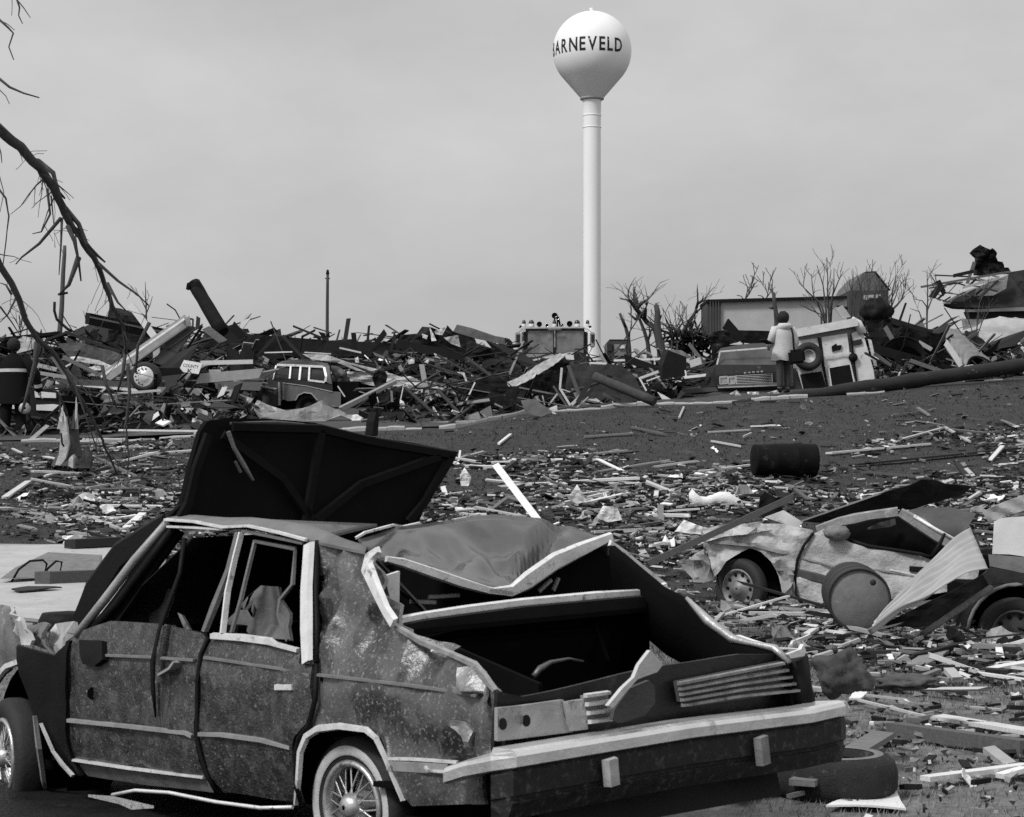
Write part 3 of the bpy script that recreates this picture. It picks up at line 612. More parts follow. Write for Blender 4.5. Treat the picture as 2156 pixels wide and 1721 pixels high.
# crumpled front fender
FP = M('fender_paint', .13, .6, 9, .5, .1, .3, spot=(5, .56, .08, .3))
C1.spanel('front_fender', FP, car, [(-260, 560), (0, 590), (60, 600), (75, 700), (105, 800), (112, 885), (50, 905), (0, 960), (-60, 1060), (-260, 1000)], mA, dent=.04, sc=4)
C1.bar('fender_trim', TRIM, car, [(-60, 1060), (0, 965), (45, 915), (112, 890)], mA, .035, .02)
C1.spanel('torn_fender_piece', M('torn_pale', .42, .5, 9, .5, .2, .2), car, [(55, 600), (130, 650), (160, 780), (150, 805), (105, 800), (60, 720)], mA, lift=.05, dent=.08, sc=7)
C1.spanel('torn_fender_piece', FP, car, [(150, 700), (240, 680), (275, 690), (262, 770), (300, 860), (230, 830), (165, 800)], mA, lift=-.1, dent=.1, sc=8)
C1.spanel('torn_fender_piece', M('torn_pale'), car, [(280, 690), (415, 675), (420, 720), (370, 760), (345, 830), (300, 860), (262, 770)], mA, lift=-.16, dent=.08, sc=6)
C1.spanel('inner_fender', BLACK, car, [(108, 805), (300, 860), (372, 780), (375, 1400), (440, 1500), (390, 1500), (250, 1330), (165, 1130), (125, 960)], mA, lift=.02, dent=.03)
C1.bar('splash_strip', TRIMG, car, [(195, 1180), (215, 1350), (240, 1520), (258, 1690)], mA, [.01, .03, .04, .045], .02, lift=.05)
C1.bar('splash_strip', TRIM, car, [(225, 1220), (290, 1370), (340, 1440), (395, 1500)], mA, [.008, .012, .02, .02], .015, lift=.03)
b_ = B(); b_.lathe(C1.side(mA(360, 670), v=.9), (0, 0, 1), [(.02, .05), (.14, .04), (.16, 0), (.16, -.05)], 20); b_.build('air_cleaner', BLACK, car)
# hood, raised and folded back over the windscreen
hd = C1.rpanel('hood', M('hood_black', .006, .4, 3, .7, 0, .1, spot=(2, .64, .12, .02), spec=.04), car, [(350, 112), (470, 95), (760, 98), (1050, 122), (1350, 205), (1650, 250), (1930, 310), (1880, 400), (1700, 680), (1660, 770), (1300, 880), (1000, 860), (600, 800), (60, 800), (90, 735), (180, 640), (230, 400), (300, 180)], mE, 1.62, .035, dent=.05, sc=1.2, tilt=.05, cell=.1)
C1.bar('hood_lip', M('hood_edge', .07, .4, 6, .4), hd, [(470, 128), (760, 124), (1040, 148), (1300, 200)], mE, [.012, .02, .016, .004], .012, 'rear', u=1.6)
C1.bar('prop_rod', M('rod_grey', .16, .3, 9, .5, .3), hd, [(455, 180), (490, 280), (560, 400), (612, 490)], mE, [.02, .016, .02, .006], .015, 'rear', u=1.56)
C1.bar('prop_rod', M('hood_edge'), hd, [(500, 370), (535, 440)], mE, .012, .012, 'rear', u=1.57)
HR = M('hood_rib', .008, .4, 6, .7, spec=.06)
for pts_ in ([(330, 200), (250, 420), (200, 640), (150, 730)], [(480, 150), (1050, 165), (1350, 240), (1880, 330)], [(1880, 340), (1700, 640), (1600, 760)], [(420, 200), (800, 480), (1000, 760)], [(1800, 340), (1300, 520), (1000, 760)], [(1050, 170), (1000, 460), (950, 760)]):
    C1.bar('hood_brace', HR, hd, pts_, mE, .05, .018, 'rear', u=1.59)
C1.bar('latch', BLACK, hd, [(1372, 60), (1362, 120), (1355, 205)], mE, [.03, .045, .05], .05, 'rear', u=1.62)
B().grid([[C1.p(2.14 - .1 * math.cos(math.pi * (j / 8 - .5)) * -1 - (2.14 - 1.4) * i / 6, .12 + .08 * i / 6 + (1.42 - .16 * i / 6) * j / 8, .84 + .48 * i / 6 + .02 * noise.noise((i, j, 3))) for j in range(9)] for i in range(7)], C1.U * -.01).build('windshield', M('crazed_glass_dark', .012, .6, 30, .6, spec=.1), car)
C1.rpanel('rear_window_dark_backing', INN, car, [(1150, 490), (1420, 375), (1650, 250), (1790, 195), (1960, 345), (2060, 435), (1940, 478), (1300, 540)], mC, .3)  # dark sheet added so the rear window opening looks black inside
C1.spanel('vent_dark_filler', INN, car, [(440, 760), (900, 160), (965, 200), (620, 690)], mA, lift=-.06, dent=.01)  # dark filler added to close the view between the windshield pillars
C1.bar('cowl', BLACK, car, [(890, 150), (640, 330), (500, 540), (380, 780)], mA, [.1, .16, .2, .1], .02, v=.5)
# loose trim under the sill
b_ = B(); b_.tube([C1.side(mA(600, 1602), v=-.3), C1.side(mA(720, 1578), v=-.32), C1.side(mA(900, 1590), v=-.32), C1.side(mA(1150, 1640), v=-.3), C1.side(mA(1390, 1672), v=-.28), C1.side(mA(1560, 1668), v=-.25)], .008, 6)
b_.build('trim_strip', TRIM, None, 'thin bent bright trim strip lying under the near sedan\'s doors', 'trim strip')
b_ = B(); b_.prism([C1.side(mA(*a), v=-.35) for a in ((470, 1600), (600, 1608), (820, 1660), (700, 1668), (640, 1640))], (0, 0, -.01)); b_.build('metal_offcut', TRIM, None, 'flat pointed metal offcut below the near sedan\'s front door', 'metal piece')
# ================================================================== helpers for pieces read off enlarged parts of the photograph
def mF(x, y): return (1370.1 + .36451 * x, 959.1 + .36451 * y)
def mG(x, y): return (1589.3 + .26755 * x, 1260.5 + .26755 * y)
def mL(x, y): return (.25478 * x, 548.04 + .25478 * y)
def mM(x, y): return (493.2 + .25478 * x, 548.04 + .25478 * y)
def mR(x, y): return (986.5 + .25478 * x, 548.04 + .25478 * y)
def mQ(x, y): return (1452.3 + .32639 * x, 493.2 + .32639 * y)
mP = lambda x, y: (x, y)
SCL = {mA: .3949, mC: .3813, mD: .35587, mE: .33044, mF: .36451, mG: .26755, mL: .25478, mM: .25478, mR: .25478, mQ: .32639, mP: 1.0}
def px(conv, n, d): return n * SCL[conv] * d / F                   # pixels of a reading at depth d, in metres
def at(conv, a, d): return pt(*conv(*a), d)
def beam(name, conv, p, q, d, wpx, mat, label=None, cat=None, depth=None, group=None, parent=None, roundn=0, taper=1.0, rough=0.0):
    """bar between two readings; d one depth or a pair; wpx seen width; depth the other side in metres; split ends"""
    d0, d1 = (d, d) if isinstance(d, (int, float)) else d
    a, c = at(conv, p, d0), at(conv, q, d1); wd = px(conv, wpx, (d0 + d1) / 2)
    b_ = B()
    if roundn:
        n = 6; pts_ = [a.lerp(c, i / n) + V3((noise.noise((i, p[0], 1)), 0, noise.noise((i, p[0], 7)))) * rough for i in range(n + 1)]
        b_.tube(pts_, [wd / 2 * (1 + (taper - 1) * i / n) * (1 + .12 * noise.noise((i * 1.3, p[1], 3))) for i in range(n + 1)], roundn)
    else:
        dep = depth or wd * .5; dr = (c - a).normalized(); vw = V3((0, 1, 0)) - dr * dr.y; vw.normalize()
        s_ = dr.cross(vw).normalized() * wd / 2; e = vw * dep / 2
        sk = dr * wd * .5
        # split, uneven ends
        ends = [(a, random.uniform(-.6, .6), random.uniform(-.3, .3)), (c, random.uniform(-.6, .6), random.uniform(-.3, .3))]
        rings = []
        for i in range(5):
            t = i / 4; m = a.lerp(c, t); tp = 1 + (taper - 1) * t
            off = V3((0, 0, 0))
            if i in (1, 2, 3): off = (s_ * noise.noise((p[0], i, 2)) * .12)
            k0 = ends[0][1] if i == 0 else ends[1][1] if i == 4 else 0
            rings.append([m + off - s_ * tp - e - sk * k0, m + off + s_ * tp - e + sk * k0, m + off + s_ * tp + e + sk * k0, m + off - s_ * tp + e - sk * k0])
        vs = [v for r_ in rings for v in r_]; fs = [(3, 2, 1, 0), (16, 17, 18, 19)]
        for i in range(4):
            for k_ in range(4): fs.append((i * 4 + k_, i * 4 + (k_ + 1) % 4, i * 4 + 4 + (k_ + 1) % 4, i * 4 + 4 + k_))
        b_.add(vs, fs)
    return b_.build(name, mat, parent, label, cat, group)
def sheet(name, conv, pts, d, mat, label=None, cat=None, th=.012, crump=.03, sc=2.0, cell=None, group=None, parent=None, rib=None, seed=0, tilt=(0, 0)):
    """sheet from an outline; d a depth, or a depth per corner fitted by a plane d0 + ax*x + ay*y (tilt, metres per metre); rib=(direction angle, pitch, height)"""
    r = []
    cx = sum(conv(*a)[0] for a in pts) / len(pts); cy = sum(conv(*a)[1] for a in pts) / len(pts)
    c0 = pt(cx, cy, d)
    nrm = V3((tilt[0], -1, tilt[1])).normalized()
    for a in pts:
        x, y = conv(*a); ray = V3(((x - CX) / F, 1, (HZ - y) / F)); t = (c0 - V3((0, 0, EYE))).dot(nrm) / ray.dot(nrm); r.append(V3((0, 0, EYE)) + ray * t)
    ex = V3((1, 0, 0)) - nrm * nrm.x; ex.normalize(); ey = nrm.cross(ex).normalized()
    if ey.z < 0: ey = -ey
    poly = [((p - c0).dot(ex), (p - c0).dot(ey)) for p in r]
    size = max(max(a for a, _ in poly) - min(a for a, _ in poly), max(b for _, b in poly) - min(b for _, b in poly))
    def fm(a, b_):
        h = crump * (noise.noise((a * sc, b_ * sc, seed + 3.1)) + .5 * noise.noise((a * sc * 2.7, b_ * sc * 2.7, seed)) + (.35 * abs(noise.noise((a * sc * 5, b_ * sc * 5, seed + 1))) if crump > .03 else 0))
        if rib: h += rib[2] * math.cos(2 * math.pi * (a * math.cos(rib[0]) + b_ * math.sin(rib[0])) / rib[1])
        return c0 + ex * a + ey * b_ + nrm * h
    return panel(name, mat, parent, poly, fm, th, cell or max(size / (20 if crump > .04 else 12), .04), smooth=crump < .045, label=label, cat=cat, group=group, nrm=nrm)
# ================================================================== DUSTY COUPE on the right
def bul2(w_): return max(0, w_ - .8) * .3
g2 = pt(1552, 1288, 20.6)
C2 = Car((g2.x, g2.y, g2.z), math.radians(16), bul2)
DUST = M('dust_caked_paint', .4, .45, 5, .5, 0, .6, spot=(7, .58, .14, .24), spot2=(34, .58, .12, .6)); DUST2 = M('dust_paint_grey', .24, .5, 8, .6, 0, .3, spot=(6, .6, .1, .45))
c2 = thing('wrecked_coupe', 'dust-caked pale two-door car with crumpled front beside the round drum end', 'car', C2.p(-1.2, .8, 0))
C2.spanel('front_fender', DUST, c2, [(290, 430), (410, 400), (560, 395), (760, 395), (935, 430), (930, 460), (880, 520), (845, 600), (830, 680), (815, 760), (830, 860), (790, 850), (760, 790), (740, 700), (700, 620), (640, 560), (575, 535), (520, 560), (440, 610), (390, 680), (370, 700), (345, 620), (310, 520)], mF, dent=.075, sc=4, cell=.04)
dr = C2.spanel('door', DUST, c2, [(945, 450), (1000, 425), (1080, 470), (1160, 505), (1260, 535), (1400, 550), (1560, 575), (1640, 605), (1700, 560), (1900, 640), (1880, 760), (1640, 800), (1400, 830), (1100, 855), (880, 850), (845, 800), (835, 690), (850, 600), (890, 520)], mF, dent=.05, sc=2.6, cell=.05)
C2.bar('rub_strip', M('rub_dark', .06, .4, 9, .6), dr, [(838, 680), (950, 705), (1060, 735)], mF, [.1, .1, .09], .015)
C2.bar('character_line', DUST2, dr, [(860, 590), (1050, 640), (1300, 660), (1560, 705)], mF, .02, .012)
C2.bar('door_handle', BLACK, dr, [(1495, 655), (1580, 660)], mF, .055, .03)
C2.bar('handle_trim', TRIM, dr, [(1380, 660), (1590, 705)], mF, .02, .012)
C2.tubep('door_gap', BLACK, c2, [(938, 448), (885, 520), (848, 600), (833, 690), (840, 800), (870, 856)], mF, .016, v=-.02)
C2.bar('fender_crease', DUST2, c2, [(330, 500), (450, 505), (600, 520), (760, 560), (835, 560)], mF, [.03, .05, .04, .05, .03], .03)
C2.spanel('torn_fender_edge', DUST, c2, [(300, 430), (420, 398), (640, 392), (700, 430), (560, 455), (420, 470), (320, 500)], mF, lift=.05, dent=.1, sc=6, cell=.04)
C2.spanel('torn_fender_edge', DUST2, c2, [(700, 620), (745, 600), (830, 690), (812, 760), (770, 800), (745, 700)], mF, lift=.04, dent=.08, sc=7, cell=.04)
C2.bar('windshield_pillar', DUST2, c2, [(960, 425), (1090, 385), (1180, 368), (1260, 350), (1430, 328)], mF, [.07, .1, .12, .1, .11], .05, v=.15)
C2.bar('rear_pillar', DUST2, c2, [(1440, 330), (1560, 400), (1620, 445), (1680, 480), (1770, 540)], mF, [.1, .14, .12, .13, .1], .05, v=.15)
C2.tubep('pillar_trim', TRIM, c2, [(1520, 350), (1650, 430), (1790, 505)], mF, .02, v=.1, n=6)
C2.tubep('window_edge', BLACK, c2, [(1150, 490), (1260, 525), (1400, 545), (1560, 570), (1640, 600)], mF, .02, v=.0)
C2.tubep('broken_sill_post', BLACK, c2, [(1625, 590), (1660, 530), (1700, 450)], mF, [.035, .025, .015], v=-.02)
C2.spanel('interior', INN, c2, [(1000, 430), (1430, 335), (1760, 530), (1650, 640), (1300, 560), (1060, 520)], mF, lift=-.45, dent=.05)
C2.spanel('seat', M('seat_dark', .05, .5, 5, .9), c2, [(1250, 420), (1330, 385), (1410, 365), (1415, 400), (1380, 415), (1260, 430)], mF, lift=-.25, dent=.06, sc=6)
C2.spanel('far_quarter', M('far_grey', .07, .4, 3, .5, 0, .1), c2, [(1440, 330), (1560, 300), (1740, 300), (1880, 335), (1830, 420), (1760, 500), (1600, 410)], mF, lift=-.7)
b_ = blob('mirror', C2.side(mF(1075, 448), v=-.08), (.13, .08, .08), M('mirror_grey', .16, .5, 6, .7), amp=.2, parent=c2)
C2.spanel('grille_remains', DUST2, c2, [(170, 650), (250, 570), (310, 540), (350, 640), (370, 720), (310, 735), (250, 720)], mF, lift=-.1, dent=.15, sc=6)
C2.spanel('lower_fender', DUST2, c2, [(760, 690), (835, 690), (845, 800), (870, 870), (800, 870), (770, 800)], mF, dent=.04, sc=5)
C2.spanel('sill_remains', M('sill_dark', .04, .5, 5, .7), c2, [(845, 860), (1100, 860), (1500, 835), (1500, 960), (900, 900)], mF, lift=-.06, dent=.03)
b_ = B(); b_.blk(C2.p(-1.45, 1.0, .4), C2.U * 1.5, C2.V * .7, (0, 0, .2)); b_.build('under_body', INN, c2)
b_ = B(); b_.lathe(C2.side(mF(600, 690), v=.1), C2.V, [(.4, 0), (.4, .3), (.02, .3)], 24); b_.build('wheel_housing', BLACK, c2)
wheel(c2, C2.side(mF(505, 770), v=.02), (-C2.V + C2.U * .55), .31, 'steel', rimc=M('steel_rim', .2, .4, 12, .5, .3), ww=False)
sheet('metal_sheet', mF, [(868, 382), (1000, 342), (1260, 240), (1390, 200), (1560, 135), (1640, 142), (1700, 165), (1860, 185), (1800, 232), (1640, 272), (1500, 312), (1380, 315), (1100, 372), (960, 392)], 22.4, DARK, 'bent dark metal sheet standing askew above the dusty coupe', 'metal sheet', .02, .06, 1.5, tilt=(.1, -.5))
beam('metal_strip', mF, (868, 380), (1390, 198), (22.3, 22.35), 9, TRIMG, 'thin bent bright metal strip along the dark bent sheet', 'metal strip')
beam('pale_board', mF, (-20, 628), (815, 243), (18.2, 19.2), 36, WG, 'long grey board leaning diagonally in front of the dusty coupe', 'board', .04)
# drum with its round end towards us
dc = pt(*mF(1205, 832), 17.6); ax = V3((.085, 1, .02)).normalized()
DRM = M('drum_grey', .15, .3, 9, .7, 0, .15, spot=(14, .63, .08, .28)); DRD = M('drum_rim_dark', .025, .4, 9, .7)
dt = thing('oil_drum', 'grey oil drum lying with its round end facing us before the dusty coupe', 'drum', (dc.x, dc.y, dc.z - .29))
B().lathe(dc + ax * .012, ax, [(.001, 0), (.255, .0), (.262, .006)], 40).build('drum_end', DRM, dt)
B().lathe(dc, ax, [(.258, .012), (.262, -.008), (.275, -.008), (.28, .01), (.272, .02), (.272, .27), (.28, .28), (.28, .3), (.272, .31), (.272, .58), (.28, .59), (.28, .61), (.272, .62), (.272, .88), (.02, .88)], 40).build('drum_body', DRD, dt)
B().lathe(dc + ax * .006 + V3((.12, 0, .15)), ax, [(.001, -.008), (.028, -.008), (.03, .006)], 12).build('bung', DRD, dt)
# black barrel up on the lawn
bc = pt(1652, 969, 30); ax = V3((1, .12, 0)).normalized()
bt = thing('black_barrel', 'black barrel lying on its side on the lawn above the litter', 'barrel', (bc.x, bc.y, bc.z - .25))
BRM = M('barrel_black', .006, .5, 5, .7, 0, .3, spot=(6, .6, .1, .03), spec=.1)
B().lathe(bc - ax * .48, ax, [(.02, 0), (.215, .0), (.235, .01), (.24, .03), (.235, .05), (.245, .3), (.255, .32), (.248, .34), (.25, .62), (.26, .64), (.25, .66), (.245, .92), (.25, .95), (.235, .96)], 36).build('barrel_body', BRM, bt)
B().lathe(bc + ax * .46, ax, [(.236, .0), (.22, .015), (.001, .012)], 36).build('barrel_lid', M('barrel_lid', .012, .4, 6, .6, spec=.1), bt)
# leaning corrugated sheet and the vehicle at the right edge
def corr(name, mat, a0, a1, b0, b1, n=46, m=14, ribs=5, amp=.012, label=None, cat=None, bend=0.0, th=.008, group=None, crump=.02):
    rows = []
    for i in range(m + 1):
        s_ = i / m; l = a0.lerp(b0, s_); r = a1.lerp(b1, s_); nr = (a1 - a0).cross(b0 - a0)
        if nr.length < 1e-9: nr = (b1 - b0).cross(b0 - a0)
        nr = nr.normalized()
        if nr.y > 0: nr = -nr
        rows.append([l.lerp(r, j / n) + nr * (amp * math.cos(2 * math.pi * ribs * j / n) + bend * math.sin(math.pi * s_) + crump * noise.noise((s_ * 3, j / n * 3, ribs))) for j in range(n + 1)])
    b_ = B().grid(rows, nr * -th); return b_.build(name, mat, None, label, cat, group)
CORP = M('corrugated_pale', .4, .2, 3, .55, .2, .15, spot=(6, .64, .12, .25))
corr('corrugated_sheet', CORP, at(mF, (1255, 1016), 16.4), at(mF, (1335, 940), 16.8), at(mF, (1950, 660), 17.3), at(mF, (1850, 425), 18.2), n=80, m=30, ribs=6, amp=.016, label='pale corrugated metal sheet leaning towards the drum end', cat='metal sheet', bend=.05, crump=.05)
sheet('sheet_flap', mF, [(1915, 330), (2000, 285), (2190, 215), (2190, 310), (2060, 345), (1960, 395)], 18.2, CORP, 'pale torn corrugated flap at the picture edge above a white panel', 'metal sheet', .012, .03, rib=(1.2, .12, .012))
v3 = thing('wrecked_pickup', 'dark vehicle cut by the picture edge, its wheel arch showing behind the corrugated sheet', 'vehicle', on((4.85, 19.2)))
sheet('side_panel', mF, [(1985, 365), (2200, 350), (2200, 590), (2070, 572), (1975, 570)], 18.9, WHITEM, parent=v3, crump=.01)
sheet('side_stripe', mF, [(1950, 572), (2200, 592), (2200, 690), (1960, 640)], 18.8, M('pick_grey', .2, .3, 6, .5), parent=v3, crump=.01)
sheet('lower_body', mF, [(1960, 645), (2200, 690), (2200, 860), (2050, 845), (1930, 880), (1860, 960), (1700, 940), (1720, 830), (1900, 700)], 18.8, M('pick_dark', .03, .5, 6, .6, 0, .2, spot=(7, .62, .1, .12)), parent=v3, crump=.03)
b_ = B(); wc = pt(*mF(2105, 1030), 18.3)
b_.lathe(wc + V3((0, .1, 0)), (0, 1, 0), [(.44, -.02), (.44, .35), (.02, .36)], 28); b_.build('wheel_housing', BLACK, v3)
q = [wc + V3((math.cos(t) * .46, -.1, math.sin(t) * .46)) for t in [math.radians(a) for a in range(175, 20, -12)]]
B().tube(q, .018, 6).build('arch_lip', M('arch_grey', .14, .4, 9, .5), v3)
wheel(v3, wc, (-.1, -1, 0), .33, 'steel', rimc=M('steel_rim_dark', .05, .4, 9, .5), ww=False)
b_ = B(); b_.blk(V3((wc.x + .5, wc.y + 1.1, wc.z + .1)), (.75, 0, 0), (0, .7, 0), (0, 0, .3)); b_.build('under_body', INN, v3)
beam('bark_log', mF, (1570, 1035), (1965, 765), (17.0, 17.6), 40, M('log_bark', .12, .6, 12, .9, 0, .6), 'mottled bark-covered limb propped against the dark vehicle', 'log', roundn=8, rough=.02)
sheet('dark_sheet', mF, [(1270, 1012), (1920, 690), (1960, 760), (1640, 1000), (1450, 1030)], 18.2, DARK, 'dark sheet filling the shade under the corrugated metal', 'sheet', crump=.06)  # dark sheet standing in for the shade below the leaning metal
# pale insulation and other middle-distance pieces
INS = M('insulation_white', .72, .15, 9, .95, 0, .8)
ip = gpt(1507, 1066); b_ = B(); rows = []
for i in range(17):
    t = i / 16; cxp = pt(1450 + 115 * t, 1047 + 14 * t + 6 * math.sin(t * 7), ip.y)
    rr = .085 * (1 + .5 * noise.noise((t * 5, 0, 0))) * (1.0 if 0 < i < 16 else .5)
    rows.append([cxp + V3((.03 * noise.noise((t * 9, j, 1)), math.cos(j / 12 * 2 * math.pi) * rr, math.sin(j / 12 * 2 * math.pi) * rr * (1 + .5 * noise.noise((t * 8, math.sin(j * .52), 4))))) for j in range(13)])
b_.grid(rows).build('insulation_roll', INS, None, 'long lumpy white roll of insulation lying among the litter', 'insulation')
c_ = at(mD, (1905, 440), 10.8)
blob('cloth_bundle', c_, (.145, .12, .12), M('cloth_dark', .06, .7, 6, .9, 0, .5, spot=(4, .56, .1, .18)), 'crumpled dark cloth bundle on the grass right behind the near bumper', 'bundle', .5, 1.3, 3, n=22)
beam('white_post', mP, (1046, 982), (1140, 1105), (12.2, 11.6), 15, WW, 'white square post leaning up behind the crushed roof', 'post', .04)
# tyre lying beside the bumper
tc_ = pt(1755, 1578, 9.9); tz = gz(tc_.x, tc_.y)
ty = thing('loose_tyre', 'loose tyre lying flat on the grass beside the near bumper', 'tyre', (tc_.x, tc_.y, tz))
B().lathe((tc_.x, tc_.y, tz + .11), (0, 0, 1), [(.19, .06), (.2, .1), (.26, .105), (.3, .07), (.315, .02), (.315, -.05), (.29, -.1), (.2, -.1), (.19, -.06)], 44).build('tyre_body', M('tyre_muddy', .018, .6, 24, .8, 0, .6, spot=(20, .58, .1, .06)), ty)
B().lathe((tc_.x, tc_.y, tz + .11), (0, 0, 1), [(.2, .104), (.21, .109), (.235, .109), (.245, .106)], 44).build('whitewall', M('whitewall_dirty', .16, .3, 14, .8), ty)
B().lathe((tc_.x, tc_.y, tz + .11), (0, 0, 1), [(.192, .05), (.18, .0), (.02, -.03)], 30).build('rim', TRIMG, ty)
# boards on the grass at the lower right
def gbeam(name, conv, p, q, wd, th, mat, label, cat='board', lift=.05, skew=.0, group=None, l2=None):
    """board lying on the ground between two readings"""
    a = gpt(*conv(*p)); c = gpt(*conv(*q)); a.z += lift; c.z += lift if l2 is None else l2
    b_ = B(); n = 5; d = (c - a).normalized(); s_ = d.cross(V3((0, 0, 1))).normalized() * wd / 2; u_ = V3((0, 0, th / 2)); rings = []
    for i in range(n + 1):
        m = a.lerp(c, i / n) + V3((0, 0, .012 * noise.noise((i, p[0], 0)))); k_ = d * wd * random.uniform(-.5, .5) if i in (0, n) else V3((0, 0, 0))
        rings.append([m - s_ - u_ - k_, m + s_ - u_ + k_, m + s_ + u_ + k_, m - s_ + u_ - k_])
    vs = [v for r_ in rings for v in r_]; fs = [(3, 2, 1, 0), tuple(4 * n + j for j in range(4))]
    for i in range(n):
        for k_ in range(4): fs.append((i * 4 + k_, i * 4 + (k_ + 1) % 4, i * 4 + 4 + (k_ + 1) % 4, i * 4 + 4 + k_))
    return b_.add(vs, fs).build(name, mat, None, label, cat, group)
def gsheet(name, conv, pts, mat, label, cat, lift=.03, th=.012, crump=.02, group=None):
    ps = [gpt(*conv(*a), lift) for a in pts]; c0 = sum(ps, V3((0, 0, 0))) / len(ps)
    poly = [((p - c0).x, (p - c0).y) for p in ps]
    return panel(name, mat, None, poly, lambda a, b_: V3((c0.x + a, c0.y + b_, gz(c0.x + a, c0.y + b_) + lift + crump * (noise.noise((a * 3, b_ * 3, len(pts))) + .4))), th, .08, label=label, cat=cat, group=group, nrm=(0, 0, 1))
gbeam('grey_board', mG, (370, 1620), (1015, 1335), .13, .03, WG, 'wide grey board lying aslant below the loose tyre', lift=.1, l2=.18)
gbeam('pale_board', mG, (-160, 1640), (420, 1480), .1, .03, WW, 'bright white splintered board under the near bumper corner', lift=.06)
gsheet('white_sheet', mG, [(560, 1690), (1040, 1475), (1100, 1530), (1190, 1690)], PAPER, 'bright white folded sheet lying at the bottom edge', 'sheet', .02, .01, .02)
gbeam('heavy_beam', mG, (1090, 1125), (2150, 1275), .09, .08, M('beam_wet', .09, .4, 9, .8, stretch=(1, 6, 6)), 'heavy dark timber lying to the right of the loose tyre', 'timber', lift=.07)
gbeam('pale_plank', mG, (1440, 1000), (2160, 1120), .13, .025, WP, 'long pale plank lying on the grass above the heavy dark timber')
gbeam('white_plank', mG, (1340, 1500), (2160, 1395), .07, .025, WW, 'bright white plank at the lower right edge below the timber')
gbeam('short_board', mG, (1840, 1255), (2010, 1395), .08, .03, WP, 'short pale board lying just below the heavy dark timber', lift=.05)
gsheet('shingle_panel', mG, [(1190, 575), (1350, 450), (1550, 440), (1340, 575)], M('shingle_grey', .2, .3, 20, .85), 'small grey ribbed panel lying on the grass beyond the cloth bundle', 'panel', .05, .015, .005)
gbeam('dark_stick', mG, (1280, 700), (1650, 805), .04, .03, WD, 'dark wet stick lying on the open grass', 'stick')
gbeam('thin_stick', mG, (870, 822), (1200, 862), .02, .015, WP, 'upper of two thin pale sticks beside the bumper end', 'stick')
gbeam('thin_stick', mG, (820, 868), (1440, 1015), .025, .015, WP, 'lower and longer of two thin pale sticks beside the bumper end', 'stick')
gsheet('card_scrap', mG, [(740, 855), (800, 770), (885, 815), (830, 850)], PAPER, 'small pale square scrap just right of the bumper end', 'scrap', .05)
gbeam('white_board', mG, (-20, 1432), (760, 1440), .03, .03, WW, 'thin white board lying straight across below the loose tyre', lift=.05)
gbeam('board', mG, (-40, 170), (760, 175), .1, .03, WP, 'thick pale plank lying flat in front of the drum end', 'board', lift=.06)
gbeam('board', mG, (560, 300), (800, 330), .05, .02, WW, 'short white lath on the grass below the drum end', 'board')
gbeam('dark_board', mG, (930, 385), (1560, 335), .1, .02, WD, 'dark board half sunk in the grass below the corrugated sheet', 'board')
gbeam('white_lath', mG, (1750, 640), (2150, 700), .05, .02, WW, 'broken white lath on the open grass near the picture edge', 'lath')
gbeam('dark_board', mG, (1690, 465), (2070, 515), .09, .025, WD, 'short dark board beside a white scrap on the open grass', 'board')
gsheet('paper_scrap', mG, [(1890, 440), (1920, 400), (1950, 460), (1965, 520), (1900, 500)], PAPER, 'white crumpled paper standing out on the open grass', 'paper', .04, .006, .05)
blob('rust_lump', at(mG, (1200, 660), 12.2), (.2, .12, .05), M('lump_brown', .08, .5, 7, .9, 0, .5), 'low dark crumpled lump of metal on the grass near the bundle', 'metal lump', .5, 3, 5)
# concrete apron: log, cable and boards
gbeam('dark_log', mA, (372, 312), (640, 295), .12, .1, WD, 'dark square timber at the back edge of the concrete apron', 'timber', lift=.1)
gbeam('grey_beam', mA, (225, 500), (520, 488), .14, .12, WG, 'grey timber lying across the concrete apron', 'timber', lift=.1)
gsheet('dark_plank', mA, [(60, 545), (150, 530), (330, 532), (280, 540), (100, 552)], WD, 'thin dark plank on the concrete apron nearest the car', 'plank', .06)
b_ = B(); b_.prism([gpt(*mA(*a)) + V3((0, 0, h)) for a, h in (((0, 495), .08), ((60, 470), .12), ((240, 425), .2), ((530, 440), .2), ((530, 475), .06), ((230, 480), .06))], (0, .15, .02)); b_.build('rake_head', M('rake_grey', .16, .4, 12, .8), None, 'flat grey slatted piece with wire loops on the concrete apron', 'slat panel')
for pts, nm in (([(60, 470), (100, 400), (160, 355), (230, 350), (250, 370), (235, 430), (205, 500)], 'larger'), ([(215, 460), (255, 395), (300, 355), (330, 360), (320, 420), (270, 470)], 'smaller')):
    b_ = B(); g0 = gpt(*mA(150, 490)); b_.tube([pt(*mA(*a), g0.y) for a in pts], .012, 5); b_.build('wire_loop', BLACK, None, nm + ' wire loop rising from the concrete apron', 'wire')
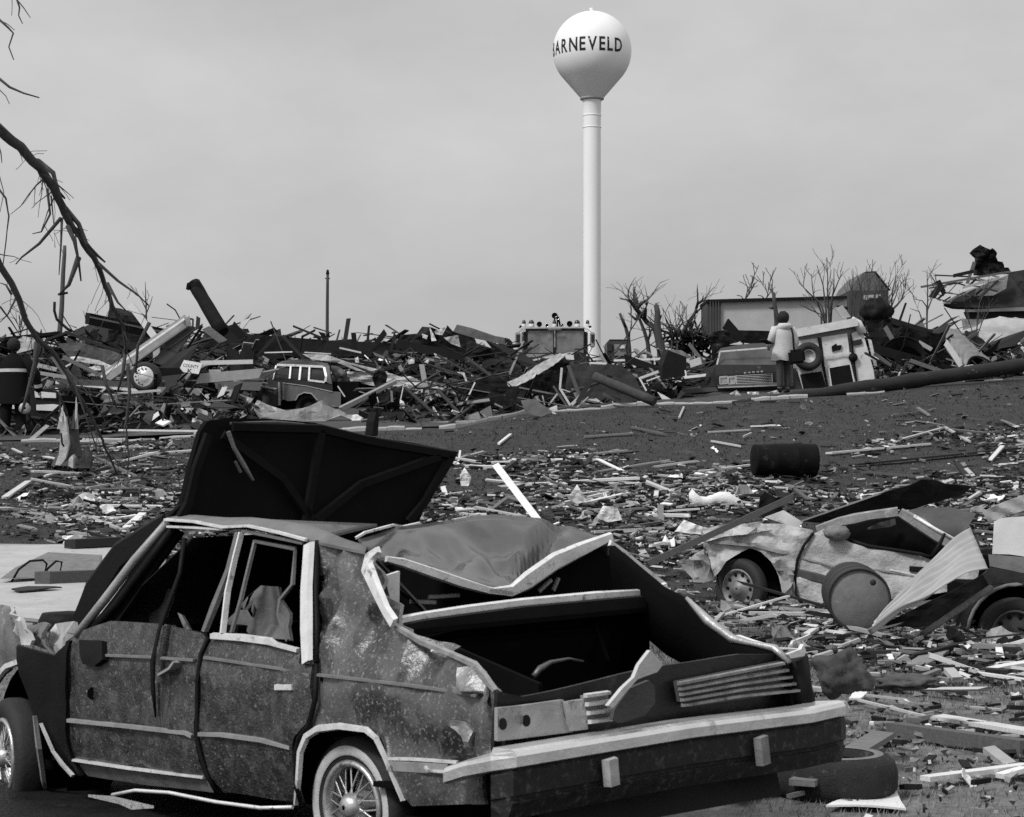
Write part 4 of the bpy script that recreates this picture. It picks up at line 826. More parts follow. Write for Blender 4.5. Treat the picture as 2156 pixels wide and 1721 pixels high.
# ================================================================== RUBBLE BAND along the street
def lerp_list(L, x):
    for (a, b_), (c, e) in zip(L, L[1:]):
        if x <= c: return b_ + (e - b_) * max(0, x - a) / (c - a)
    return L[-1][1]
KY = [(-300, 940), (0, 933), (480, 915), (780, 907), (960, 902), (1120, 869), (1500, 851), (1900, 820), (2110, 800), (2450, 770)]
RY = [(-300, 735), (0, 722), (120, 714), (200, 702), (400, 702), (480, 704), (700, 712), (1000, 732), (1100, 775), (1280, 780), (1420, 778), (1480, 760), (1640, 745), (1830, 705), (1950, 700), (2040, 735), (2100, 760), (2450, 760)]
def kerb_d(x): 
    best = min(KERB, key=lambda p: abs(CX + F * p.x / p.y - x)); return best.y
_kd = [(CX + F * p.x / p.y, p.y) for p in KERB]
def pile(x, t):                                   # x photo column at that depth, t 0 at the kerb .. 1 at the crest
    d0 = lerp_list(_kd, x) + .8; d = d0 + (51.0 - d0) * t; te = t
    for a_, c_, k_ in ((520, 800, .42), (1430, 1870, .5)):             # the heap is low where the vehicles stand
        if a_ < x < c_:
            e_ = min(1, (x - a_) / 40, (c_ - x) / 40); te = t + (max(0, (t - k_) / (1 - k_)) - t) * e_
    y = lerp_list(KY, x) - 4 + (lerp_list(RY, x) - lerp_list(KY, x) + 4) * (te ** .72)
    return pt(x, y, d)
RUB = M('rubble_dark', .009, .8, 1.4, .95, 0, .8, spot=(1.9, .62, .1, .03), spot2=(7, .65, .06, .1), spec=.05)
rows = []
for i in range(17):
    t = i / 14; r_ = []
    for j in range(150):
        x = -420 + j * 20
        if t <= 1: p = pile(x, t)
        else: p = pile(x, 1) + V3((0, (t - 1) * 40, -(t - 1) * 14))
        if 0 < i: p = p + V3((0, 0, .28 * noise.noise((p.x * .9, p.y * .9, 0)) + .14 * noise.noise((p.x * 2.6, p.y * 2.6, 5)) - .12))
        r_.append(p)
    rows.append(r_)
B().grid(rows, smooth=False).build('rubble', RUB, base=(0, 0, 0), label='dark heap of crushed rubble along the street', cat='rubble', kind='stuff', fixn=False)
# small broken bits strewn over the heap: too many to count
def scatter_bits(name, n, place, mats, label, sz=(.06, .5), seed=3):
    rng = random.Random(seed); bs = [B() for _ in mats]
    for _ in range(n):
        p, up = place(rng)
        L_ = rng.uniform(*sz) * (rng.random() ** .5) * min(1, p.y / 16); wd = L_ * rng.uniform(.08, .45); th = rng.uniform(.008, .03)
        yaw = rng.uniform(0, math.pi * 2); pit = rng.gauss(0, .28 * up); rol = rng.gauss(0, .4 * up)
        dx = V3((math.cos(yaw) * math.cos(pit), math.sin(yaw) * math.cos(pit), math.sin(pit))); sy = V3((-math.sin(yaw), math.cos(yaw), rol)).normalized(); nz_ = dx.cross(sy).normalized()
        k_ = rng.choices(range(len(mats)), weights=[m[1] for m in mats])[0]
        if rng.random() < .5: bs[k_].blk(p + V3((0, 0, th)), dx * L_ / 2, sy * wd / 2, nz_ * th / 2)
        else:
            L_ *= .6; wd = L_ * rng.uniform(.3, .9); k2 = rng.uniform(.2, .6) * wd * (1 if up > 1 else .6)
            c0 = p + V3((0, 0, th)); bs[k_].add([c0 - dx * L_ / 2, c0 + dx * L_ / 2 + sy * wd * rng.uniform(-.3, .3), c0 + sy * wd / 2 + nz_ * k2, c0 - sy * wd / 2 + nz_ * k2 * rng.uniform(-.3, 1), c0 - nz_ * th], [(0, 2, 1), (0, 1, 3), (4, 2, 0), (4, 1, 2), (4, 3, 1), (4, 0, 3)])
    for i, (b_, m) in enumerate(zip(bs, mats)):
        if b_.v: b_.build(name, m[0], base=(0, 0, 0), label=label, cat='debris', kind='stuff', fixn=False)
# broken lumber on the heap, each piece a thing of its own
PROTO = []
def proto_board(seed, jag):
    rng = random.Random(seed); b_ = B(); n = 4; rings = []
    for i in range(n + 1):
        x = -.5 + i / n; oy = .02 * rng.uniform(-1, 1); oz = .12 * rng.uniform(-1, 1)
        e = jag if i in (0, n) else 0
        rings.append([V3((x + e * rng.uniform(-1, 1) * .08, -.5 + oy, -.5 + oz)), V3((x + e * rng.uniform(-1, 1) * .08, .5 + oy, -.5 + oz)), V3((x + e * rng.uniform(-1, 1) * .08, .5 + oy, .5 + oz)), V3((x + e * rng.uniform(-1, 1) * .08, -.5 + oy, .5 + oz))])
    vs = [v for r_ in rings for v in r_]; fs = [(3, 2, 1, 0), tuple(4 * n + j for j in range(4))]
    for i in range(n):
        for k_ in range(4): fs.append((i * 4 + k_, i * 4 + (k_ + 1) % 4, i * 4 + 4 + (k_ + 1) % 4, i * 4 + 4 + k_))
    me = bpy.data.meshes.new('board_shape'); me.from_pydata([tuple(v) for v in vs], [], fs); bm = bmesh.new(); bm.from_mesh(me); bmesh.ops.recalc_face_normals(bm, faces=bm.faces); bm.to_mesh(me); bm.free()
    return me
def proto_sheet(seed):
    rng = random.Random(seed); rows = []; cu_ = rng.uniform(-.6, .6); cv_ = rng.uniform(-.4, .4)
    for i in range(5):
        rows.append([V3((-.5 + i / 4 + (.16 * rng.uniform(-1, 1) if i in (0, 4) else 0), -.5 + j / 4 + (.16 * rng.uniform(-1, 1) if j in (0, 4) else 0), .13 * rng.uniform(-1, 1) + cu_ * ((i / 4 - .5) ** 2 * 2 - .25) + cv_ * ((j / 4 - .5) ** 2 * 2 - .25))) for j in range(5)])
    b_ = B().grid(rows, (0, 0, -.02), smooth=False); me = bpy.data.meshes.new('scrap_shape'); me.from_pydata([tuple(v) for v in b_.v], [], b_.f); return me
BM_ = {}
def board_me(i, mat):
    k_ = (i, mat.name)
    if k_ not in BM_:
        me = (proto_board(i, 1) if i < 8 else proto_sheet(i)); me.materials.append(mat); BM_[k_] = me
    return BM_[k_]
def put(name, i, mat, loc, dims, rot, label, cat, group):
    o = bpy.data.objects.new(name, board_me(i, mat)); COL.objects.link(o)
    o.location = loc; o.scale = dims; o.rotation_euler = rot
    return tag(o, label, cat, group)
rng = random.Random(11)
TONE = {WP: 'pale', WG: 'grey', WD: 'dark', WW: 'white'}
LM = [(70, 'behind the firefighter'), (190, 'behind the splintered stump'), (290, 'beneath the dark box beam'), (370, 'by the hub-capped wheel'), (450, 'by the county sign'), (540, 'below the black broken pole'), (640, 'behind the station wagon'), (760, 'below the utility pole'), (850, 'right of the station wagon'), (940, 'by the pale ribbed roofing'), (1060, 'below the grey shingled slab'), (1180, 'before the fire truck cab'), (1300, 'below the water tower'), (1420, 'below the bare trees'), (1520, 'behind the car with the grille'), (1660, 'behind the person in the coat'), (1800, 'behind the tipped white van'), (1960, 'below the ruined house'), (2090, 'by the curved metal roof'), (9999, 'by the white car at the edge')]
def lm(x): return next(n_ for a_, n_ in LM if x < a_)
def lvl(t): return 'low down' if t < .45 else 'halfway up' if t < .75 else 'on the crest'
for n in range(165):
    x = rng.uniform(-40, 2190); t = rng.random() ** .6 * .98; p = pile(x, t)
    if 1440 < x < 1840 and t < .62: continue
    if 520 < x < 800 and t < .5: continue
    if x < 1150 and t < .3 and rng.random() < .6: continue
    L_ = rng.uniform(.6, 2.2) * rng.choice([1, 1, 1.7]); m = rng.choices([WP, WG, WD, WW], weights=[1, 2.2, 10, .4])[0]
    put('lumber', rng.randrange(8), m, p + V3((0, 0, rng.uniform(-.2, .06))), (L_, rng.uniform(.05, .17), rng.uniform(.02, .06)), (rng.gauss(0, .5), rng.gauss(0, .2), rng.uniform(-.9, .9) + (math.pi if rng.random() < .5 else 0)),
        '%s %s lumber %s in the heap %s' % ('long' if L_ > 1.7 else 'short', TONE[m], lvl(t), lm(x)), 'lumber', 'lumber in the heap')
SHT = [(SHEETD, 'tar-dark'), (GALV, 'dull grey'), (M('wall_sheet_pale', .45, .3, 3, .8, rv=.3, spot=(4, .6, .1, .2)), 'pale')]
for n in range(70):
    x = rng.uniform(-40, 2190); t = .2 + rng.random() * .75; p = pile(x, t)
    if 1440 < x < 1840 and t < .7: continue
    if 520 < x < 800 and t < .55: continue
    m, nm = rng.choices(SHT, weights=[5, 1.5, .8])[0]; s_ = rng.uniform(.5, 1.5)
    if n < 26: m, nm = SHT[0]; s_ = rng.uniform(1.5, 2.8)
    put('torn_sheet', 8 + rng.randrange(6), m, p + V3((0, 0, rng.uniform(-.1, .15))), (s_, s_ * rng.uniform(.3, .8), rng.uniform(.3, 1)), (rng.gauss(.3, .45), rng.gauss(0, .4), rng.uniform(-.8, .8)),
        '%s %s torn sheet %s on the heap %s' % ('large' if s_ > 1 else 'small', nm, lvl(t), lm(x).replace('behind the car with the grille', 'by the grille car').replace('below the grey shingled slab', 'below the shingled slab').replace('by the white car at the edge', 'by the edge hatchback').replace('behind the tipped white van', 'behind the van').replace('below the black broken pole', 'below the black pole').replace('behind the person in the coat', 'behind the coat wearer')), 'sheet', 'torn sheets on the heap')
def pl(rg):
    while True:
        x = rg.uniform(-60, 2210); t = rg.random()
        if 1440 < x < 1840 and t < .62 or 540 < x < 770 and t < .45: continue
        p = pile(x, t); break
    return p + V3((0, 0, rg.uniform(-.05, .12))), 2.0
scatter_bits('rubble_bits', 5600, pl, [(WD, 6), (WG, 2.2), (WP, .9), (PAPER, .5), (DARK, 8)], 'countless small splinters and scraps strewn over the heap', (.1, .8))
rgl = random.Random(91); lb1, lb2 = B(), B()
for _ in range(680):
    x = rgl.uniform(-60, 2200) if rgl.random() < .7 else rgl.uniform(960, 1460); t = rgl.random() ** .8
    if (1440 < x < 1840 and t < .65) or (530 < x < 780 and t < .5): continue
    p = pile(x, t) + V3((0, 0, rgl.uniform(0, .35))); L_ = rgl.uniform(.8, 3.2) * (.5 if t > .8 else 1); yaw = rgl.uniform(0, 6.28); pit = max(-.6, min(.6, rgl.gauss(0, .3))); d = V3((math.cos(yaw) * math.cos(pit), math.sin(yaw) * math.cos(pit), math.sin(pit)))
    k_ = rgl.random(); bb = lb1 if k_ < .8 else lb2
    if k_ < .25: bb.tube([p, p + d * L_ * .4 + V3((0, 0, rgl.uniform(-.2, .3))), p + d * L_ * .8 + V3((0, 0, rgl.uniform(-.4, .4)))], rgl.uniform(.008, .02), 4, False)
    else: bb.box(p - d * L_ / 2, p + d * L_ / 2, rgl.uniform(.03, .09), rgl.uniform(.015, .04), taper=rgl.uniform(.3, 1))
lb1.build('rubble_sticks', WD, base=(0, 0, 0), label='tangle of dark sticks and wires over the heap', cat='debris', kind='stuff', fixn=False); lb2.build('rubble_sticks', WG, base=(0, 0, 0), label='tangle of paler sticks over the heap', cat='debris', kind='stuff', fixn=False)
# ---- left part: beams, posts, sign, hub-capped wheel
beam('broken_pole', mL, (1600, 190), (1840, 600), (45, 44.4), 112, M('pole_dark', .014, .6, 6, .9, 0, .6, spec=.1), 'thick black broken pole leaning out of the heap against the sky', 'pole', roundn=9, rough=.03, taper=1.05)
sheet('pole_splinter', mL, [(1545, 190), (1590, 175), (1650, 180), (1700, 270), (1640, 262), (1570, 215), (1555, 250), (1535, 240)], 44.8, DARK, 'jagged dark cap hanging on the broken black pole', 'splinter', .1, .05)
sheet('collapsed_wall', mM, [(-180, 540), (-60, 545), (0, 530), (50, 560), (110, 610), (480, 640), (780, 662), (1330, 688), (1360, 830), (1000, 800), (600, 790), (0, 850), (-220, 900), (-300, 760)], 47.5, M('wall_dark', .02, .6, 2, .9, 0, .4, spot=(2.5, .64, .08, .06), spec=.1), 'long dark collapsed wall lying along the top of the heap', 'wall', .2, .15, .8)
st = beam('steel_beam', mL, (722, 482), (1420, 628), (44, 45), 92, DARK, 'dark box beam with a pale top line jutting left over the heap', 'beam', .3)
beam('beam_flange', mL, (745, 470), (1330, 590), (43.7, 44.7), 14, M('flange_grey', .2, .3, 6, .6), parent=st)
sheet('dark_roof_piece', mL, [(905, 385), (1000, 400), (1200, 470), (1250, 560), (1290, 700), (1240, 900), (1000, 880), (890, 690), (900, 580), (860, 560)], 45.6, SHEETD, 'dark torn roof piece hanging behind the pale leaning post', 'roof piece', .05, .12, 1.2)
beam('leaning_post', mL, (1085, 375), (1290, 650), (43.5, 42.8), 55, WP, 'pale flat post leaning right above the hub-capped wheel', 'post', .1)
beam('leaning_post', mL, (1290, 660), (1300, 880), (42.6, 42.4), 55, WP, 'short pale broken post standing just above the hub-capped wheel', 'post', .1)
lb = beam('flanged_beam', mL, (850, 985), (1545, 500), (40.5, 42.5), 96, M('beam_pale', .32, .3, 4, .6, .1, .1), 'long pale flanged beam rising diagonally past the hub-capped wheel', 'beam', .12)
beam('flange', mL, (835, 965), (1520, 488), (40.3, 42.3), 18, TRIM, parent=lb)
sheet('beam_end', mL, [(1500, 520), (1565, 458), (1582, 550), (1545, 540)], 42.3, TRIMG, parent=lb)
beam('dark_plank', mL, (1320, 870), (1555, 545), (41.5, 42.6), 120, M('plank_dark', .035, .4, 6, .9), 'wide dark plank leaning parallel to the pale flanged beam', 'plank', .06)
for i, (p, q, wd_, m, lb_) in enumerate((((1595, 485), (1592, 600), 14, WD, 'thinnest dark upright stick between the pale beam and the black pole'), ((1640, 470), (1632, 570), 32, WD, 'stubby dark upright between the pale beam and the black pole'), ((1700, 560), (1850, 675), 60, WG, 'grey short plank at the foot of the black pole'), ((1870, 525), (1935, 455), 12, WD, 'thin dark twig sticking up just right of the black pole'), ((1920, 540), (2010, 640), 70, DARK, 'dark stub of timber right of the black pole'))):
    beam('stick', mL, p, q, 43.5, wd_, m, lb_, 'stick')
hw = at(mL, (1195, 965), 39.5)
wt = thing('hubcap_wheel', 'car wheel with a bright slotted hubcap sticking up from the heap', 'wheel', (hw.x, hw.y, hw.z - .3))
B().lathe(hw, (-.15, -1, .05), [(.2, .05), (.21, .06), (.27, .05), (.3, 0), (.3, -.15), (.2, -.16)], 36).build('tyre', RUBBER, wt)
B().lathe(hw, (-.15, -1, .05), [(.205, .03), (.205, .06), (.19, .065), (.13, .06), (.11, .075), (.05, .085), (.001, .087)], 36).build('hubcap', M('hubcap_bright', .55, .2, 12, .4, .3), wt)
for k_ in range(14):
    a = 2 * math.pi * k_ / 14; B().lathe(hw + V3((math.cos(a) * .158, -.065 + math.cos(a) * .02, math.sin(a) * .158)), (-.15, -1, .05), [(.018, 0), (.018, .006), (.001, .007)], 8).build('hubcap_slot', BLACK, wt)
sheet('axle_cover', mL, [(1270, 890), (1480, 890), (1520, 940), (1340, 960), (1280, 930)], 39.9, DARK, 'dark rounded fender scrap beside the hub-capped wheel', 'fender', .08, .04)
cs = sheet('county_sign', mL, [(1520, 825), (1672, 852), (1640, 942), (1474, 918)], 40.2, M('sign_white', .6, .15, 8, .6, spot=(20, .62, .08, .35)), 'tilted white county route sign lying in the heap', 'sign', .02, .008, 3, tilt=(0, .3))
def sign_text(s_, p, q, hgt, conv, d, parent):
    tv, tf = text2d(s_, 1.0); x0 = min(v.x for v in tv); x1 = max(v.x for v in tv); yt = max(v.y for v in tv)
    a = at(conv, p, d); c = at(conv, q, d); e = (c - a); ups = e.normalized().cross(V3((0, 1, 0))); ups = -ups if ups.z < 0 else ups
    h_ = px(conv, hgt, d); B().add([a + e * ((v.x - x0) / (x1 - x0)) + ups * (v.y / yt * h_) for v in tv], tf).build('lettering', INK, parent, fixn=False)
sign_text('COUNTY', (1512, 880), (1640, 897), 26, mL, 40.05, cs); sign_text('K', (1548, 932), (1590, 936), 36, mL, 40.05, cs)
sheet('white_card', mL, [(1725, 905), (1822, 903), (1826, 942), (1760, 945), (1730, 955)], 40.5, PAPER, 'small white rectangle lying right of the county sign', 'card')
# roofs and long pieces in the left heap
sheet('grey_wall_panel', mL, [(470, 690), (640, 680), (1000, 770), (990, 870), (760, 840), (560, 790)], 43.5, M('panel_grey', .1, .4, 3, .8), 'broad grey wall panel under the dark roof edge', 'wall panel', .05, .05)
beam('roof_edge', mL, (555, 598), (1010, 770), (43, 42.8), 22, WD, 'dark sloping roof edge falling to the right above the grey panel', 'roof edge', .3)
beam('roof_edge', mL, (400, 660), (570, 598), (43, 43), 20, WD, 'dark sloping roof edge rising left of the grey panel', 'roof edge', .3)
beam('roof_ridge', mL, (20, 660), (480, 610), (43.5, 44), 26, DARK, 'low dark roof ridge on the skyline near the firefighter', 'roof', .5)
sheet('pale_sheet', mL, [(100, 690), (190, 630), (300, 650), (330, 720), (140, 770)], 42.8, SHT[2][0], 'curved pale sheet on the skyline above the firefighter', 'sheet', .03, .06)
sheet('white_sheet', mL, [(575, 800), (640, 795), (820, 830), (935, 880), (800, 862), (600, 830)], 41.6, WHITEM, 'upper of two long white curled sheets in the left heap', 'sheet', .02, .06)
sheet('white_sheet', mL, [(715, 885), (900, 868), (1130, 880), (1120, 905), (900, 912), (730, 908)], 41, WHITEM, 'lower of two long white curled sheets in the left heap', 'sheet', .02, .05)
for i, (p, q, wd_, m, lb_) in enumerate((
    ((460, 1010), (1330, 1095), 24, WW, 'long white strip lying level below the hub-capped wheel'), ((860, 1115), (1330, 1075), 20, WP, 'thin pale strip crossing the long white strip'),
    ((840, 1130), (1560, 1265), 46, WG, 'long grey plank sloping down right in the left heap'), ((1210, 1075), (1665, 1090), 60, GALV, 'dented grey metal channel below the county sign'),
    ((1400, 1205), (1590, 1185), 40, WP, 'short pale plank below the grey channel'), ((1580, 1150), (1740, 1200), 26, WP, 'slim pale splinter near the white tent-like sheet'),
    ((280, 860), (470, 905), 34, WP, 'pale lath in the heap right of the firefighter'), ((430, 800), (540, 960), 26, WG, 'grey leaning stick among the branches'),
    ((520, 800), (850, 960), 30, WG, 'grey plank sloping down towards the hub-capped wheel'), ((500, 1000), (1150, 1030), 44, WG, 'flat grey plank below the pale flanged beam'),
    ((250, 920), (560, 970), 30, WP, 'pale plank low in the heap behind the firefighter'), ((1280, 1045), (1310, 1160), 22, WW, 'short white stick standing under the hub-capped wheel'),
    ((1130, 1040), (1260, 1220), 18, WG, 'thin grey stick sloping under the hub-capped wheel'), ((1660, 850), (2090, 840), 36, WW, 'long white torn strip right of the county sign'),
    ((1640, 980), (2160, 935), 80, M('beam_pale'), 'wide grey-white board left of the station wagon'), ((1780, 1030), (2160, 1045), 70, WG, 'grey board left of the station wagon tailgate'),
    ((1060, 1260), (1190, 1395), 30, WP, 'pale slanting stick behind the stump'), ((740, 1570), (1010, 1500), 26, WP, 'pale branch-like stick on the ground right of the stump'),
    ((130, 1590), (395, 1365), 30, WP, 'pale bent stick leaning at the firefighter\'s feet'), ((530, 1255), (760, 1160), 40, WG, 'grey board lying across behind the stump'),
    ((980, 1405), (1660, 1412), 16, WW, 'thin white strip lying along the kerb behind the raised hood'), ((680, 1480), (840, 1490), 20, WP, 'pale chip of board right of the stump'))):
    beam('plank', mL, p, q, (39.2 if p[1] > 1100 else 40.4) if p[1] < 1360 else 35.5, wd_, m, lb_, 'plank')
beam('upright_stump', mL, (915, 1170), (920, 1440), 38.3, 48, DARK, 'short black post standing upright behind the kerb', 'post', roundn=8, rough=.01)
sheet('tent_sheet', mL, [(1742, 1255), (1860, 1040), (2000, 1110), (2200, 1190), (2400, 1260), (2450, 1300), (2100, 1310)], 39.6, GALV, 'ridged metal sheet folded up like a tent left of the wagon', 'metal sheet', .015, .05, rib=(.9, .14, .012), tilt=(0, .4))
beam('sheet_edge', mL, (1760, 1250), (1858, 1050), (39.4, 39.5), 40, WHITEM, 'bright folded edge of the tent-like sheet', 'sheet edge', .03)
beam('white_board', mL, (1530, 1240), (2140, 1300), (38.6, 38.8), 52, WW, 'long white board in front of the tent-like sheet', 'board', .05)
sheet('paper_wad', mL, [(1590, 1300), (1650, 1290), (1740, 1310), (1700, 1390), (1640, 1420), (1585, 1380)], 38.2, PAPER, 'crumpled white paper wad beside the raised hood', 'paper', .02, .12, 4)
for pts, lb_ in (([(1110, 1430), (1220, 1425), (1350, 1470), (1300, 1540), (1160, 1580)], 'broad pale paper sheet on the ground below the thin white strip'), ([(1340, 1440), (1520, 1425), (1510, 1490), (1400, 1530), (1350, 1510)], 'broad pale paper sheet nearest the raised hood'), ([(1430, 1550), (1610, 1545), (1600, 1575), (1440, 1570)], 'narrow grey sheet beside the raised hood')):
    sheet('building_paper', mL, pts, 36.6, M('tarpaper_pale', .28, .3, 4, .9), lb_, 'paper sheet', .01, .08, 3)
# ---- middle part
wg_ = at(mM, (560, 1180), 42)
C3 = Car((wg_.x, wg_.y, wg_.z), math.radians(12), lambda w_: max(0, w_ - .55) * .3)
sw = thing('station_wagon', 'half-buried station wagon with long white-framed side windows', 'car', wg_)
WGP = M('wagon_paint', .11, .25, 6, .55, 0, .1, spot=(6, .64, .08, .3)); WGD = M('wagon_dark', .02, .4, 5, .5)
C3.spanel('body_side', WGP, sw, [(405, 1010), (580, 1035), (810, 1085), (880, 1090), (880, 1215), (820, 1215), (700, 1175), (640, 1105), (575, 1095), (530, 1120), (505, 1160), (440, 1165), (405, 1150)], mM, dent=.01)
C3.spanel('belt_panel', WGD, sw, [(330, 1000), (500, 985), (810, 1030), (815, 1085), (580, 1035), (405, 1012)], mM, lift=.01, dent=.01)
C3.spanel('roof', WGD, sw, [(345, 865), (390, 835), (500, 822), (640, 832), (770, 852), (790, 890), (752, 880), (350, 868)], mM, lift=-.05, dent=.02)
C3.spanel('window_glass', GLASS, sw, [(345, 875), (750, 885), (755, 1000), (330, 990)], mM, lift=-.03, dent=.0)
for pts, wd_ in (([(355, 868), (500, 872), (740, 884)], .055), ([(350, 870), (318, 985)], .05), ([(470, 875), (460, 980)], .05), ([(552, 876), (540, 990)], .06), ([(625, 882), (618, 995)], .05), ([(745, 884), (762, 960), (755, 1005)], .07), ([(620, 995), (750, 1010)], .05)):
    C3.bar('window_frame', TRIM, sw, pts, mM, wd_, .03)
C3.spanel('rear_pillar', WGP, sw, [(755, 880), (785, 870), (808, 1025), (768, 1015), (768, 950)], mM, lift=.015)
C3.spanel('tailgate', M('tailgate_dark', .03, .5, 4, .5), sw, [(330, 900), (318, 985), (345, 1000), (400, 1010), (400, 1150), (370, 1205), (230, 1200), (235, 1080), (262, 1010)], mM, lift=.02, dent=.02)
C3.bar('tail_lamp', M('tail_lamp_pale', .3, .3, 9, .5), sw, [(372, 1010), (375, 1200)], mM, .05, .03, lift=.03)
C3.bar('wheel_arch_trim', M('arch_mid', .3, .3, 9, .5), sw, [(508, 1158), (530, 1118), (578, 1094), (640, 1103), (690, 1160)], mM, .03, .02)
C3.bar('body_edge', M('arch_mid'), sw, [(405, 1150), (405, 1015), (600, 1040), (812, 1088)], mM, .025, .015)
b_ = B(); b_.blk(C3.p(-.2, .9, .1), C3.U * 1.0, C3.V * .75, (0, 0, .35)); b_.build('under_body', INN, sw)
b_ = B(); b_.lathe(C3.side(mM(610, 1190), v=.1), C3.V, [(.32, 0), (.32, .3), (.01, .3)], 20); b_.build('wheel_housing', BLACK, sw)
wheel(sw, C3.side(mM(612, 1215), v=.12), -C3.V, .29, 'steel', rimc=DARK, ww=False)
C3.spanel('crushed_hood', M('tailgate_dark'), sw, [(800, 870), (870, 880), (930, 930), (950, 1050), (900, 1110), (880, 1200), (820, 1190), (815, 1090)], mM, lift=-.2, dent=.1, sc=3)
up = thing('utility_pole', 'bare dark utility pole standing against the sky', 'utility pole', on(at(mM, (770, 760), 165)))
B().tube([at(mM, a, 165) for a in ((772, 760), (768, 660), (769, 400), (771, 200), (772, 110))], [.15, .14, .13, .12, .11], 8).build('shaft', BARK, up)
B().tube([at(mM, a, 165) for a in ((752, 152), (790, 152))], [.06, .06], 6).build('crossarm_stub', BARK, up)
B().lathe(at(mM, (772, 118), 165), (0, 0, 1), [(.13, 0), (.15, .05), (.12, .2), (.1, .35), (.02, .4)], 10).build('insulator', DARK, up)
B().tube([at(mM, a, 165) for a in ((780, 120), (781, 88))], .02, 4).build('top_wire', DARK, up)
for p, q, d_, wd_, m, lb_ in (((485, 545), (775, 662), 47, 17, WD, 'thin dark rail slanting down to the utility pole'), ((945, 482), (915, 672), 46, 34, WD, 'dark square upright right of the utility pole'),
    ((500, 590), (503, 645), 50, 6, DARK, 'tiny dark peg on the skyline left of the utility pole'), ((985, 600), (1000, 740), 45, 40, DARK, 'dark jagged stub on the skyline before the roof rubble'), ((1115, 540), (1100, 690), 45.5, 20, WD, 'thin splintered upright on the skyline before the roof rubble'),
    ((1250, 590), (1175, 690), 45.5, 45, DARK, 'dark leaning stub on the skyline before the roof rubble'), ((1330, 610), (1290, 760), 45, 25, WD, 'slim dark leaning stick beside the roof rubble'),
    ((1340, 690), (1900, 800), 45, 70, DARK, 'heavy black timber lying along the roof rubble'), ((340, 630), (180, 800), 44, 22, WD, 'left rafter of a dark A-shaped pair above the wagon'), ((400, 625), (570, 810), 44, 24, WD, 'right rafter of a dark A-shaped pair above the wagon'),
    ((870, 725), (1050, 765), 44, 14, WP, 'thin pale lath on the dark wall above the wagon'), ((250, 765), (480, 758), 44, 10, WW, 'thin white line of trim above the wagon roof'), ((580, 762), (800, 775), 44, 10, WW, 'second thin white line of trim right of the rafters'),
    ((1550, 870), (1610, 1205), (42, 40.5), 42, WG, 'grey upright plank standing before the pale corrugated sheet'), ((880, 1235), (1330, 1000), (39.5, 41), 48, WG, 'grey splintered rail rising right of the wagon'), ((870, 1215), (1340, 985), (39.3, 40.8), 14, WW, 'bright split edge along the grey splintered rail'),
    ((1180, 1130), (1235, 1340), 39.8, 8, WW, 'thin pale rod in the black hollow right of the wagon'), ((1400, 1030), (1375, 1150), 40, 8, WW, 'thin pale wire stem above the white rag'), ((855, 1040), (915, 1130), 40.5, 10, WW, 'short pale rod against the wagon\'s crushed end'),
    ((1190, 1345), (1790, 1335), 38.6, 12, DARK, 'dark bar lying along the kerb behind the raised hood'), ((1090, 1385), (1990, 1350), 38, 56, CONC, 'broken pale kerb slab behind the raised hood')):
    beam('timber' if wd_ > 30 else 'rod', mM, p, q, d_, wd_, m, lb_, 'timber' if wd_ > 30 else 'rod')
rr_ = sheet('roof_rubble', mM, [(1330, 690), (1370, 620), (1510, 610), (1550, 550), (1630, 560), (1700, 590), (1760, 545), (1800, 590), (1860, 610), (1980, 640), (2000, 690), (2150, 740), (2151, 800), (1900, 800), (1600, 760), (1340, 760)], 46, SHEETD, 'ragged dark heap of roofing on the skyline left of the fire truck', 'roof piece', .15, .25, 1.1)
sheet('shingle_slab', mM, [(1840, 532), (1960, 560), (2150, 625), (2230, 640), (2240, 700), (2000, 650), (1810, 590)], 45.4, M('shingle_slab', .13, .4, 8, .9), 'grey shingled slab sloping right towards the fire truck', 'roof slab', .08, .04)
for pts, lb_, m in (([(1550, 610), (1600, 625), (1590, 655), (1555, 640)], 'small white tuft left in the roof rubble', PAPER), ([(1615, 560), (1640, 600), (1670, 665), (1630, 670)], 'white torn strip standing in the roof rubble', PAPER), ([(1655, 590), (1760, 545), (1720, 620), (1660, 610)], 'white bent sheet on top of the roof rubble', WHITEM), ([(1430, 830), (1490, 810), (1485, 865), (1440, 860)], 'bright white square rag under the black timber', PAPER), ([(1570, 840), (1610, 815), (1600, 860), (1575, 868)], 'small grey rag under the black timber', PAPER),
    ([(1650, 770), (1720, 800), (1700, 815), (1660, 800)], 'white curl of plastic under the black timber', PAPER), ([(1730, 640), (1850, 620), (1870, 720), (1790, 690)], 'grey flat board face in the roof rubble', SHT[2][0]), ([(1840, 925), (1900, 930), (1925, 1000), (1910, 1000), (1890, 950)], 'white hooked strip hanging before the dark heap', PAPER),
    ([(1370, 1150), (1400, 1170), (1440, 1260), (1390, 1290), (1350, 1320), (1365, 1230)], 'torn white rag hanging in the black hollow', PAPER), ([(610, 800), (680, 785), (860, 830), (640, 815)], 'white ragged patch on the sheet above the wagon', PAPER), ([(995, 810), (1025, 800), (1030, 850), (1000, 845)], 'small pale rag on the dark sheet above the wagon', PAPER)):
    sheet('white_rag' if m is PAPER else 'bent_sheet', mM, pts, 44 if pts[0][1] < 900 else 39.6, m, lb_, 'rag' if m is PAPER else 'sheet', .01, .05, 4)
sheet('bowed_sheet', mM, [(560, 775), (760, 780), (960, 850), (1180, 900), (1160, 940), (1000, 910), (860, 850), (640, 820)], 43, SHT[2][0], 'long pale bowed sheet behind the wagon roof', 'sheet', .02, .1, 1.5)
